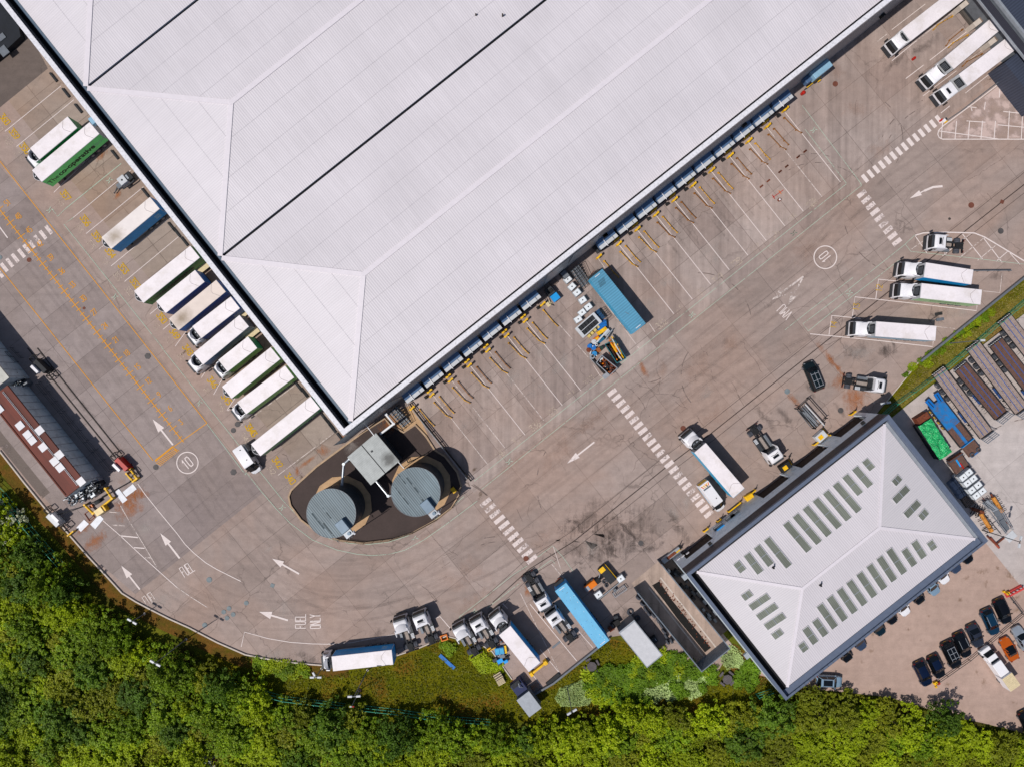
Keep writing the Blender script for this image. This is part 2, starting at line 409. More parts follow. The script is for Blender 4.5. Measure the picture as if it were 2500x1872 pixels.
# drainage channel right across the yard
DR = M('drain_iron', (70, 58, 54), .7, .2, var=.2)
ch = [W(2700, 286), qK(2208, 5), qK(2010, 160), qK(620, 1260), qQ(1230, 400), qQ(830, 700), qQ(0, 1365), c4(1260, 1060), c4(930, 1360)]
m = MB().strip(ch, .16, .012, DR)
struct(m, 'drain_channel')
m = MB()
for s in (-1.6, 1.15): m.strip([p + V * s for p in ch], .07, .010, DR)
struct(m, 'slab_joints')

# ---------------------------------------------------------------- stains, patches, cracks (soft-edged by their own noise)
def stain_mat(name, rgb, strength, sc=.6, bias=1.37):
    t = NT(name)
    uv = t.node('ShaderNodeUVMap').outputs[0]
    v = t.node('ShaderNodeVectorMath', operation='SUBTRACT'); t.link(uv, v.inputs[0]); v.inputs[1].default_value = (.5, .5, 0)
    d = t.node('ShaderNodeVectorMath', operation='LENGTH'); t.link(v.outputs[0], d.inputs[0])
    p = t.pos()
    n = t.math('ADD', t.math('MULTIPLY', t.noise(p, sc, 6, .75, 1.0), 1.5), t.math('MULTIPLY', t.noise(t.mapping(p, rot=-TH, sc=(1.2, .12, 1)), sc * 2.5, 4, .7), .7))
    a = t.math('SUBTRACT', t.math('SUBTRACT', bias, t.math('MULTIPLY', d.outputs['Value'], 1.15)), n)
    a = t.math('MINIMUM', t.ramp(a, -.05, .5, 0, strength), t.ramp(d.outputs['Value'], .34, .5, strength, 0))
    t.bsdf(lin(rgb), .8, 0, .25, alpha=a); return t.m
def stains(name, rgb, strength, items, z, sc=.6, bias=1.37):
    """items: (centre, size_x, size_y, rotation)"""
    mb = MB(); mat = stain_mat(name + '_stain', rgb, strength, sc, bias)
    for c, sx, sy, r in items:
        k = Matrix.Rotation(r, 3, 'Z')
        mb.quad([Vector((c.x, c.y, z)) + k @ Vector((x * sx / 2, y * sy / 2, 0)) for x, y in ((-1, -1), (1, -1), (1, 1), (-1, 1))], mat)
        z += .0006
    o = mb.build(name, recalc=False)
    uvl = o.data.uv_layers.new(name='uv')
    for i in range(len(o.data.loops)): uvl.data[i].uv = ((0, 0), (1, 0), (1, 1), (0, 1))[i % 4]
    o['kind'] = 'structure'; return o
vd = TH    # long axis of a stain along the bays
oil = [(qQ(330, 1300), 19, 13, TH), (qQ(620, 1200), 10, 18, vd), (qQ(150, 1150), 14, 9, TH), (qQ(420, 1380), 9, 14, vd), (qQ(250, 1480), 14, 7, TH), (qQ(900, 1150), 2.0, 11, vd), (qQ(700, 1430), 2.4, 8, R(-55)), (qQ(860, 1580), 6, 5, 0), (qQ(960, 1280), 3, 9, vd),
       (qK(1430, 1190), 6, 4, 0), (qK(700, 1500), 9, 5, 0), (qK(1950, 830), 4, 3, 0), (qK(960, 1480), 6, 3, .6), (qJ(50, 600), 2, 10, vd), (qJ(300, 400), 2, 9, vd), (qJ(560, 560), 1.5, 8, vd), (qQ(1700, 230), 2, 12, vd),
       (c4(1650, 700), 9, 5, TH), (qH(640, 760), 8, 8, 0), (qH(200, 150), 10, 8, 0), (c2(600, 690), 8, 4, 0), (a1(400, 650), 6, 4, .7), (qH(1130, 190), 4, 6, vd), (b1(1150, 800), 1.5, 34, R(40)),
       (c2(470, 640), 7, 3, 0.2), (qG(80, 720), 6, 3, .3), (qL(1050, 560), 2.5, 13, TH - PI / 2), (qL(1300, 430), 2.5, 12, TH - PI / 2), (qL(1900, 620), 2.5, 9, TH - PI / 2), (qN(1720, 1060), 3, 2, .5)]
stains('oil_stains', (58, 50, 48), .42, oil, .0120, .4)
rust = [(qK(470, 1570), 1.6, 8.5, R(40)), (qK(510, 1620), 1.0, 5.5, R(40)), (qJ(690, 450), 5.5, 7, 0), (qJ(140, 470), 1.4, 5.5, R(40)), (qJ(560, 300), 5, 3, .4), (qA(915, 1400), 1.2, 3.0, R(-45)), (qF(540, 660), 1.0, 6, R(-52)), (qF(700, 540), 3, 2.4, .6),
        (b2(1560, 1050), 7, 3.5, TH), (b2(800, 1500), 6, 2, TH), (qD(1180, 140), 8, 4, TH), (qD(850, 450), 7, 3, TH), (b2(1750, 900), 4, 3, 0), (qG(1440, 330), 2.2, 2.6, 0), (qN(1000, 1300), 1.3, 4, R(30)), (qG(1480, 1200), 3, 1.5, .6),
        (qF(1300, 320), 5, 4, TH), (qB(1060, 280), 1, 2.6, R(-40)), (qN(720, 1290), 2.6, 2.6, 0), (qF(460, 740), 1.2, 2.2, .3), (qG(1300, 1160), 1.4, 2.4, .2), (qF(860, 440), 1.5, 2.6, .2)]
stains('rust_stains', (178, 104, 44), .5, rust, .0180, .7, 1.55)
wetp = [(qF(2050, 720), .9, 2.6, R(-50)), (qF(2000, 850), .8, 2.4, R(40)), (qF(2110, 950), 1.1, 3.0, R(-20)), (qF(500, 790), 1.2, 1.6, 0), (b4(1980, 1370), 3.5, 1.1, R(-8)), (b4(1620, 1420), 4.2, .9, R(16)), (b4(1840, 1320), 1.0, 1.0, 0), (qE(180, 960), .7, 3.6, R(-42))]
stains('wet_trickles', (98, 78, 56), .95, wetp, .0230, 1.4)
pinkp = [(qN(1500, 1250), 16, 6.5, TH), (qN(1150, 1330), 9, 7, TH), (qN(1750, 1100), 9, 5, TH), (qQ(200, 250), 13, 5, TH), (c4(1500, 60), 12, 6, TH), (c4(1130, 100), 14, 4, TH), (qK(250, 600), 9, 7, TH), (qL(900, 1350), 8, 6, TH), (qL(720, 980), 10, 4, 0), (c4(700, 1100), 12, 9, TH),
         (qF(700, 1300), 14, 4, R(-35)), (qF(1650, 1300), 12, 3, R(40)), (qP(1850, 1500), 12, 5, TH), (c4(800, 1330), 16, 6, TH), (qL(500, 640), 5, 8, TH), (qQ(1250, 250), 8, 6, TH), (c4(1350, 780), 8, 5, TH), (b2(1450, 700), 6, 3, R(-52)), (qC(1100, 1170), 3, 10, R(38))]
stains('pink_worn_patches', (180, 146, 128), .3, pinkp, .0062, .3)
palep = [(qN(1190, 520), 5, 3.2, TH), (qN(1650, 300), 5, 4, TH), (qN(1050, 700), 6, 3.0, TH), (qO(1250, 1320), 8, 4.4, TH), (qP(1300, 1000), 10, 4.5, TH), (qP(1560, 760), 6, 5, TH), (qP(900, 1400), 8, 4, TH), (qN(250, 1250), 8, 6, TH), (qN(60, 1450), 8, 6, TH), (qQ(1010, 1020), 4.5, 4.5, TH), (qQ(900, 1120), 3, 7, TH),
         (qH(350, 140), 6, 5, 0), (qQ(1180, 30), 6, 4, TH), (c2(250, 650), 9, 4, .3), (c2(330, 230), 9, 7, .6), (c1(1500, 150), 9, 6, TH), (qF(200, 1440), 2.6, 2.2, TH), (b1(620, 420), 7, 3, R(-52)), (qF(950, 520), 4, 5, TH), (qD(1300, 330), 6, 4, TH), (qG(1400, 320), 4, 3, 0), (qJ(700, 40), 12, 6, .3), (qK(1650, 1130), 8, 5, .2)]
stains('pale_worn_patches', (188, 178, 172), .4, palep, .0088, .35)
dirtp = [(qI(1640, 600), 1.8, 1.6, 0), (qI(1700, 400), 3, 1.4, .3), (qI(1840, 345), 3.4, 1.6, .3), (qI(1970, 315), 1.6, 1.6, 0), (qI(1165, 870), 1.5, 1.5, 0), (qI(1355, 745), 1.5, 1.2, 0), (qI(750, 1155), 1.3, 1.6, 0), (qI(840, 1060), 1.4, 1.2, 0), (qI(1520, 1360), 2.2, 1.4, 0), (qI(1780, 1250), 1, 3, .4), (qI(1870, 450), 1.4, 2.4, 0),
         (qI(2080, 380), 2, 4.5, .6), (qI(2140, 580), 4, 2, .2), (qI(2150, 690), 3, 2, .2), (qI(2115, 1525), 1.4, 1.2, 0), (qI(860, 900), 2.4, 1.2, .6), (qI(1760, 900), .1, .1, 0), (qI(1850, 1340), 2, 3, 0), (qI(1280, 965), 1.2, 1, 0)]
stains('gravel_dirt', (140, 114, 88), .55, dirtp, .0145, 1.2)
# dark wheel tracks up and down the dock bays
wh = []
for i in range(34):
    u = 12 + i * 2.035 + rng.uniform(-.25, .25)
    if 45 < u < 59: continue
    wh.append((wl(u, rng.uniform(6, 12)), rng.uniform(.5, 1.0), rng.uniform(8, 15), TH))
stains('wheel_tracks', (96, 86, 80), .26, wh, .0320, .8)
# cracks: jagged dark polylines
CR = paint('crack_line', (98, 83, 77), .5, .8)
cr = MB()
def crack(pts, w=.045, jit=.25, z=.0285):
    out = []
    for a, b in zip(pts, pts[1:]):
        n = max(2, int((b - a).length / .7))
        for i in range(n):
            p = a.lerp(b, i / n); out.append(p + Vector((rng.normal() * jit, rng.normal() * jit, 0)) * .5)
    out.append(pts[-1]); cr.strip(out, w, z, CR)
for pts in ([qN(1870, 1040), qN(1960, 1170), qN(2060, 1300), qN(2110, 1390)], [qN(1780, 1410), qN(1850, 1520), qN(1900, 1620)], [qN(830, 1430), qN(920, 1510), qN(1010, 1640)], [qN(1600, 1300), qN(1610, 1360), qN(1660, 1420)],
            [qQ(540, 20), qQ(620, 130), qQ(690, 250)], [qQ(870, 60), qQ(970, 150), qQ(1010, 160)], [qQ(1060, 160), qQ(1110, 230), qQ(1170, 330)], [qQ(940, 180), qQ(990, 300)], [qQ(860, 310), qQ(930, 350)], [qQ(1440, 0), qQ(1500, 80)], [qQ(520, 760), qQ(560, 660), qQ(640, 560), qQ(750, 480)],
            [c4(1140, 530), c4(1200, 620), c4(1260, 690)], [c4(400, 790), c4(520, 890), c4(620, 940)], [c4(500, 1060), c4(470, 950), c4(590, 880)], [c4(1320, 730), c4(1390, 810), c4(1370, 860)], [c4(580, 980), c4(700, 1130), c4(850, 1230)], [c4(280, 1200), c4(360, 1260), c4(440, 1370)],
            [c2(870, 240), c2(960, 350), c2(1050, 430)], [c2(600, 430), c2(690, 560), c2(740, 610)], [c2(1050, 430), c2(1000, 470), c2(880, 530)], [c2(1650, 80), c2(1740, 180)], [qC(960, 470), qC(1010, 530)], [qK(1100, 0), qK(1050, 80)], [qK(1870, 80), qK(1920, 150)], [qK(940, 700), qK(1010, 840)], [qK(50, 1430), qK(110, 1520)],
            [qL(2208, 1280), qL(1960, 1460), qL(1700, 1620)], [qL(960, 1270), qL(1050, 1350)], [qL(700, 900), qL(690, 1030)], [qF(1900, 1500), qF(1760, 1600)], [qO(1690, 1240), qO(1840, 1390)], [qF(330, 570), qF(420, 680), qF(520, 800)], [qF(500, 370), qF(600, 490), qF(710, 640)], [qN(1450, 1000), qN(1530, 1120), qN(1580, 1180)],
            [qP(600, 1430), qP(880, 1200), qP(1280, 870), qP(1700, 570)], [qO(560, 1460), qO(900, 1220), qO(1250, 920), qO(1600, 640), qO(1900, 420)], [c4(830, 500), c4(1000, 720), c4(1240, 1010), c4(1310, 1090)]):
    crack(pts)
for i in range(26):
    p = W(rng.uniform(750, 2150), rng.uniform(650, 1450)); a = TH + rng.choice([0, PI / 2]) + rng.normal() * .35
    pts = [p]
    for k in range(int(rng.integers(2, 5))):
        a += rng.normal() * .25; pts.append(pts[-1] + Vector((math.cos(a), math.sin(a), 0)) * rng.uniform(1, 2.6))
    crack(pts, .035, .2)
struct(cr, 'surface_cracks')
# curved tyre scrubs
TY = paint('tyre_scrub', (132, 117, 111), .545, .7)
ts = MB()
for c, r, a0, a1_ in ((qN(1500, 900), 9, .2, 1.6), (qN(1700, 1350), 7, 2.5, 4), (qK(300, 250), 10, .8, 2.3), (qK(350, 330), 10, .8, 2.2), (qK(1200, 200), 12, 3.4, 4.6), (qL(700, 1250), 8, -.6, .9), (c4(300, 1000), 16, .2, 1.1), (c4(340, 1040), 16, .2, 1.1), (c4(1900, 300), 11, 2.6, 3.6), (qQ(500, 600), 9, -.8, .5), (qL(1500, 1500), 12, 1.9, 2.9), (qL(1550, 1540), 12, 1.9, 2.9),
                      (c4(500, 600), 18, -1.2, -.5), (c4(1000, 1500), 14, .9, 1.9), (c4(1050, 1540), 14, .9, 1.9), (qJ(2300, 1400), 16, 1.6, 2.6), (qJ(2340, 1460), 16, 1.6, 2.6), (qJ(2250, 900), 11, 3.3, 4.4), (qN(1000, 1100), 6, 4.2, 5.6)):
    n = 22
    ts.strip([Vector((c.x + r * math.cos(a0 + (a1_ - a0) * i / n), c.y + r * math.sin(a0 + (a1_ - a0) * i / n), 0)) for i in range(n + 1)], .16, .0295, TY)
struct(ts, 'tyre_marks')
SW = paint('rubber_sweep', (66, 58, 55), .46, .25, .055)
def smooth(p, n=8):
    out = []
    for i in range(len(p) - 1):
        a, b, c, d = p[max(0, i - 1)], p[i], p[i + 1], p[min(len(p) - 1, i + 2)]
        for k in range(n):
            t_ = k / n; out.append(.5 * ((2 * b) + (c - a) * t_ + (2 * a - 5 * b + 4 * c - d) * t_ * t_ + (3 * b - a - 3 * c + d) * t_ ** 3))
    return out + [p[-1]]
sw = MB(); zz = .0296
for path, offs in ((((2420, 360), (2050, 620), (1700, 890), (1400, 1120), (1120, 1330), (900, 1420), (720, 1400), (560, 1270), (430, 1080), (250, 840), (40, 560)), (-5.2, -2.4, .4, 3.1)), (((2300, 230), (2120, 420), (1950, 640), (1700, 830), (1350, 1100)), (-1.5, 1.6)), (((1500, 1330), (1350, 1300), (1150, 1400), (900, 1460), (620, 1480), (420, 1390), (330, 1260)), (0, 2.6)), (((2250, 720), (2050, 770), (1800, 900), (1560, 1060)), (0, 2)), (((1880, 1020), (1820, 960), (1700, 900), (1500, 1040)), (0,)), (((640, 1330), (740, 1450), (900, 1500), (1100, 1420)), (0,))):
    P_ = smooth([W(*q) for q in path])
    for o_ in offs:
        for s_ in (-1.0, 1.0):
            L2 = []
            for i, p in enumerate(P_):
                d = (P_[min(i + 1, len(P_) - 1)] - P_[max(0, i - 1)]).normalized(); L2.append(p + Vector((-d.y, d.x, 0)) * (o_ + s_ + .25 * math.sin(i * .13 + o_)))
            sw.strip(L2, .5, zz, SW); zz += .0002
struct(sw, 'rubber_sweeps')

# ================================================================== PAINTED MARKINGS
PW = paint('white_road_paint', (236, 222, 218), .35)
PWW = paint('worn_white_paint', (226, 212, 206), .47)
PY = paint('yellow_road_paint', (226, 156, 44), .37)
PYN = paint('yellow_number_paint', (206, 162, 36), .40, 3)
PGN = paint('mint_walkway_paint', (182, 206, 186), .41)
PFN = paint('faded_number_paint', (204, 186, 168), .5, 3)
Z1, Z2 = .036, .040
def seg(mb, a, b, w, mat, z=Z1): mb.strip([a, b], w, z, mat)
# letters and digits as painted strokes on a 1 x 1.6 grid
GLY = {'0': [[(.15, 0), (.85, 0), (1, .25), (1, 1.35), (.85, 1.6), (.15, 1.6), (0, 1.35), (0, .25), (.15, 0)]], '1': [[(.25, 1.25), (.55, 1.6), (.55, 0)]],
       '2': [[(0, 1.3), (.2, 1.6), (.8, 1.6), (1, 1.3), (1, 1.0), (0, 0), (1, 0)]], '3': [[(0, 1.6), (1, 1.6), (.45, .95), (.8, .9), (1, .6), (1, .25), (.8, 0), (.2, 0), (0, .25)]],
       '4': [[(.75, 0), (.75, 1.6), (0, .5), (1, .5)]], '5': [[(1, 1.6), (.1, 1.6), (.05, .95), (.7, .95), (1, .7), (1, .25), (.75, 0), (.1, 0)]],
       '6': [[(.9, 1.6), (.3, 1.3), (0, .7), (0, .25), (.2, 0), (.8, 0), (1, .25), (1, .65), (.8, .85), (.1, .8)]], '7': [[(0, 1.6), (1, 1.6), (.35, 0)]],
       '8': [[(.2, .85), (0, 1.1), (0, 1.4), (.2, 1.6), (.8, 1.6), (1, 1.4), (1, 1.1), (.8, .85), (.2, .85), (0, .6), (0, .2), (.2, 0), (.8, 0), (1, .2), (1, .6), (.8, .85)]],
       '9': [[(.1, 0), (.7, .3), (1, .9), (1, 1.35), (.8, 1.6), (.2, 1.6), (0, 1.35), (0, .95), (.2, .75), (.95, .8)]],
       'F': [[(0, 0), (0, 1.6), (1, 1.6)], [(0, .85), (.75, .85)]], 'U': [[(0, 1.6), (0, .25), (.2, 0), (.8, 0), (1, .25), (1, 1.6)]], 'E': [[(1, 0), (0, 0), (0, 1.6), (1, 1.6)], [(0, .85), (.75, .85)]],
       'L': [[(0, 1.6), (0, 0), (1, 0)]], 'N': [[(0, 0), (0, 1.6), (1, 0), (1, 1.6)]], 'Y': [[(0, 1.6), (.5, .8), (1, 1.6)], [(.5, .8), (.5, 0)]], 'V': [[(0, 1.6), (.5, 0), (1, 1.6)]], 'M': [[(0, 0), (0, 1.6), (.5, .7), (1, 1.6), (1, 0)]],
       'A': [[(0, 0), (.5, 1.6), (1, 0)], [(.2, .5), (.8, .5)]], 'O': [[(.15, 0), (.85, 0), (1, .25), (1, 1.35), (.85, 1.6), (.15, 1.6), (0, 1.35), (0, .25), (.15, 0)]]}
def paint_text(mb, txt, c, a, cw, chh, w, mat, z=Z2, gap=.35):
    """text centred at c, reading along angle a; cw/chh glyph size in metres"""
    k = Matrix.Rotation(a, 3, 'Z'); n = len(txt); tot = n * cw + (n - 1) * cw * gap
    for i, g in enumerate(txt):
        x0 = -tot / 2 + i * cw * (1 + gap)
        for st in GLY[g]:
            q = [Vector((c.x, c.y, 0)) + k @ Vector((x0 + x * cw, (y / 1.6 - .5) * chh, 0)) for x, y in st]
            for p, r in zip(q, q[1:]):
                e = (r - p).normalized() * w * .3; mb.strip([p - e, r + e], w, z, mat); z += .00015
def arrow(mb, tip, tail, hl, hw, sw, mat, z=Z1):
    d = (tail - tip); d.z = 0; L_ = d.length; d.normalize(); n = Vector((-d.y, d.x, 0)); b = tip + d * hl
    mb.add([(tip.x, tip.y, z), ((b + n * hw / 2).x, (b + n * hw / 2).y, z), ((b - n * hw / 2).x, (b - n * hw / 2).y, z)], [(0, 1, 2)], mat)
    mb.strip([b, tail], sw, z, mat)
# bay lines on the right-hand docks
BOLL = [qP(565 + 167 * i, 1140 - 132.5 * i) for i in range(-1, 6)] + [qP(1560, 335)] + [qO(225, 1395)] + [qO(395 + 166.2 * i, 1262 - 131.4 * i) for i in range(10)]
lines = MB()
for i, b in enumerate(BOLL):
    if i in (7, 8): continue
    e = b + V * 15.6
    m = PWW if i in (1, 2, 4, 17) else PW
    lines.strip([b + V * .4, b + V * 6, b + V * 11, e], .11, Z1, m)
for pts in ((qN(590, 300), qN(650, 385)), (qN(1050, 885), qN(1100, 960)), (qN(500, 1185), qN(610, 1355)), (qN(235, 885), qN(500, 1185)), (qN(480, 470), qN(960, 1110))): lines.strip(pts, .1, Z1, PWW)
struct(lines, 'dock_bay_lines')
left = MB()
for a, b, m in ((qA(45, 1185), qA(550, 775), PW), (qA(150, 1320), qA(665, 900), PW), (qB(485, 260), qA(1000, 1230), PW), (qB(590, 405), qB(1090, 0), PGN), (qB(660, 485), qB(1175, 60), PW), (qB(775, 630), qB(1290, 210), PW), (qB(890, 770), qB(1440, 320), PWW), (qB(1000, 920), qB(1510, 500), PW), (qB(1120, 1060), qB(1625, 640), PW),
                (qB(1350, 1350), qB(1900, 900), PW), (qB(1465, 1490), qB(2000, 1050), PW), (qB(1575, 1640), qE(400, 500), PW), (qC(1810, 450), qE(650, 700), PW), (qC(1920, 600), qE(700, 880), PW), (qC(2040, 740), qE(900, 980), PW), (qE(575, 1480), qE(1100, 1100), PW), (qE(685, 1620), qE(1250, 1200), PWW), (qF(290, 770), qF(800, 385), PWW)):
    seg(left, a, b, .1, m)
for p in ((0, 0), (105, 130), (215, 275), (545, 695)): pass
struct(left, 'left_bay_lines')
wk = MB()
seg(wk, c4(765, 270), qK(610, 0), .07, PGN); seg(wk, c4(830, 345), qK(750, 10), .07, PGN)
seg(wk, qL(215, 950), qL(745, 1656), .07, PGN); seg(wk, qL(240, 1165), qL(612, 1650), .07, PGN); seg(wk, qK(750, 10), qK(735, -5), .07, PGN)
wk.strip([qB(590, 405), qB(520, 475), qB(470, 410)], .07, Z1, PGN)
wk.strip([qB(660, 485), qB(575, 545), qB(1450, 1640), qE(0, 940), qE(570, 1656), qF(330, 990), qF(480, 1150), qF(620, 1270), qF(760, 1340), qF(930, 1380), qF(1100, 1390), qF(1280, 1370), qF(1450, 1315), qF(1640, 1210), qF(1800, 1095), qF(1960, 960)], .08, Z1, PGN)
wk.strip([qC(1860, 860), qC(2208, 1320), qF(0, 740), qF(140, 915), qF(270, 1065), qF(400, 1200), qF(600, 1350), qF(820, 1440), qF(1000, 1478), qF(1130, 1490), qF(1280, 1480), qF(1430, 1442), qF(1600, 1350), qF(1800, 1210), qF(2080, 1000)], .08, Z1, PGN)
for pts in ([c4(630, 1500), c4(640, 1480), c4(890, 1290), c4(1100, 1120), c4(1240, 1030)], [c4(1330, 955), c4(1470, 850), c4(1560, 950), c4(1660, 1090)], [c4(880, 1410), c4(1180, 1180)], [c4(1300, 1090), c4(1460, 975), c4(1490, 1010)], [c4(630, 1490), c4(650, 1520)],
            [qK(270, 1320), qK(220, 1255), qK(600, 970), qK(1140, 540), qK(1230, 455)], [qK(270, 1320), qK(560, 1085), qK(820, 890), qK(1075, 690), qK(1110, 690)], [qK(1140, 540), qK(1190, 605), qK(1700, 660), qK(2208, 720)], [qK(60, 1310), qK(300, 1120), qK(670, 840)]):
    wk.strip(pts, .07, Z1, PGN)
for c in (qB(1030, 1195), qE(315, 1410), qF(325, 1060), qF(1515, 1340), c4(1075, 95), qG(945, 520), qN(1430, 805), qO(1975, 1175), qK(135, 440), qK(635, 980), qL(315, 1170), qB(445, 415), qB(980, 150)):
    wk.strip([c - U * .5 - V * .2, c - U * .1, c + U * .5 - V * .25], .1, Z2, PGN); wk.strip([c - U * .45 + V * .35, c + U * .1 + V * .2], .1, Z2, PGN); wk.strip([c + U * .3 + V * .1, c + U * .55 + V * .4], .1, Z2, PGN)
struct(wk, 'walkway_markings')
# weighbridge / trailer-length scale on the left lane
ye = MB(); O0 = qC(1650, 1025)
ye.strip([O0, O0 - V * 62], .16, Z1, PY)
for i in range(1, 60):
    p = O0 - V * (i * 1.0)
    if i % 3 == 0: seg(ye, p - U * .75, p + U * .85, .13, PY, Z2)
    else: seg(ye, p - U * .45, p + U * .45, .12, PY, Z2)
    if i % 3 == 0 and i < 55: paint_text(ye, str(i), p + U * 1.75, TH, .36, .95, .11, PY, Z2 + .001)
seg(ye, qC(1860, 855), qB(-300, -400), .13, PY); seg(ye, qC(1375, 1190), qB(-300, 560), .13, PY); seg(ye, qC(1400, 1180), qC(1860, 855), .13, PY, Z2)
h0, h1 = qC(1395, 1195), qC(1555, 1065)
seg(ye, h0, h1, .3, PY)
for i in range(13):
    p = h0.lerp(h1, i / 12) + V * .3
    seg(ye, p, p + (V * .95 + U * .35), .12, PY, Z2)
seg(ye, h1, h1 + V * 1.1, .12, PY)
struct(ye, 'length_scale_markings')
num = MB()
for t_, c in (('357', qB(590, 285)), ('356', qB(768, 512)), ('355', qB(872, 655)), ('354', qB(993, 800)), ('353', qB(1110, 942)), ('352', qB(1215, 1075)), ('350', qB(1455, 1385)), ('349', qB(1570, 1528)), ('348', qC(1688, 200)), ('346', qC(1910, 490)), ('345', qC(2035, 640)), ('344', qE(780, 1640)), ('343', qF(55, 375)), ('342', qF(285, 655)), ('340', qF(400, 800)), ('358', qA(225, 1335)), ('359', qA(130, 1205)), ('360', qA(45, 1075))):
    paint_text(num, t_, c, ang(V), .5, 1.0, .17, PYN); paint_text(num, t_, c - U * 1.6 + V * .4, ang(V), .4, .9, .08, PFN)
for t_, c in (('332', qN(1160, 885)), ('331', qN(1328, 750)), ('330', qN(1500, 610)), ('329', qN(1665, 480)), ('328', qN(1830, 340)), ('327', qN(1995, 210)), ('326', qN(2165, 85)), ('325', qO(1965, 1045)), ('324', qO(2130, 920)), ('323', qK(300, 170)), ('333', qN(510, 1400)), ('334', qN(345, 1530)), ('335', qP(1645, 1310)), ('336', qP(1495, 1430)), ('337', qP(1340, 1555)), ('338', qP(1180, 1690))):
    paint_text(num, t_, c, TH, .5, 1.1, .09, PFN)
for t_, c, a in (('14', qK(495, 1265), R(80)), ('13', qK(700, 1105), R(80)), ('12', qK(905, 935), R(80)), ('11', qK(1100, 790), R(80))): paint_text(num, t_, c, a, .5, 1.0, .1, PYN)
struct(num, 'bay_numbers')
wh_ = MB()
def ring(c, r, w): wh_.strip([Vector((c.x + r * math.cos(2 * PI * i / 40), c.y + r * math.sin(2 * PI * i / 40), 0)) for i in range(40)], w, Z1, PW, close=True)
ring(qC(1685, 1210), 1.83, .17); paint_text(wh_, '10', qC(1682, 1212), TH, .62, 1.75, .17, PW)
ring(qK(422, 658), 1.95, .17); paint_text(wh_, '10', qK(420, 655), ang(-V), .6, 1.7, .15, PW)
paint_text(wh_, 'FUEL', qD(1682, 695), R(33), .42, 1.75, .13, PW); paint_text(wh_, 'FUEL', qD(1348, 955), R(33), .42, 1.75, .13, PWW)
paint_text(wh_, 'FUEL', c2(493, 343), R(90), .47, 1.75, .14, PW); paint_text(wh_, 'ONLY', c2(625, 345), R(92), .47, 1.75, .14, PW)
paint_text(wh_, 'VMU', qK(58, 1150), ang(-V) + .12, .6, 1.7, .12, PW)
arrow(wh_, qC(1372, 818), qC(1555, 1050), 2.4, 1.3, .3, PW); arrow(wh_, qD(1440, 368), qD(1615, 595), 2.3, 1.2, .32, PW); arrow(wh_, qD(1090, 660), qD(1258, 875), 2.3, 1.2, .28, PW)
arrow(wh_, c2(120, 258), c2(380, 335), 2.2, 1.3, .3, PW); arrow(wh_, qF(238, 1518), qF(480, 1655), 2.0, 1.2, .3, PW); arrow(wh_, c4(1600, 112), qQ(188, 472), 2.3, 1.1, .26, PW)
arrow(wh_, qK(-58, 1040), qK(225, 830), 2.4, 1.5, .3, PWW); arrow(wh_, qK(88, 1085), qK(215, 850), 2.2, 1.3, .25, PWW)
wh_.strip([qK(1475, 20), qK(1390, 28), qK(1310, 62)], .36, Z1, PW); arrow(wh_, qK(1180, 130), qK(1330, 50), 2.1, .95, .2, PW, Z2)
seg(wh_, qB(-20, 545), qB(70, 668), .2, PW)
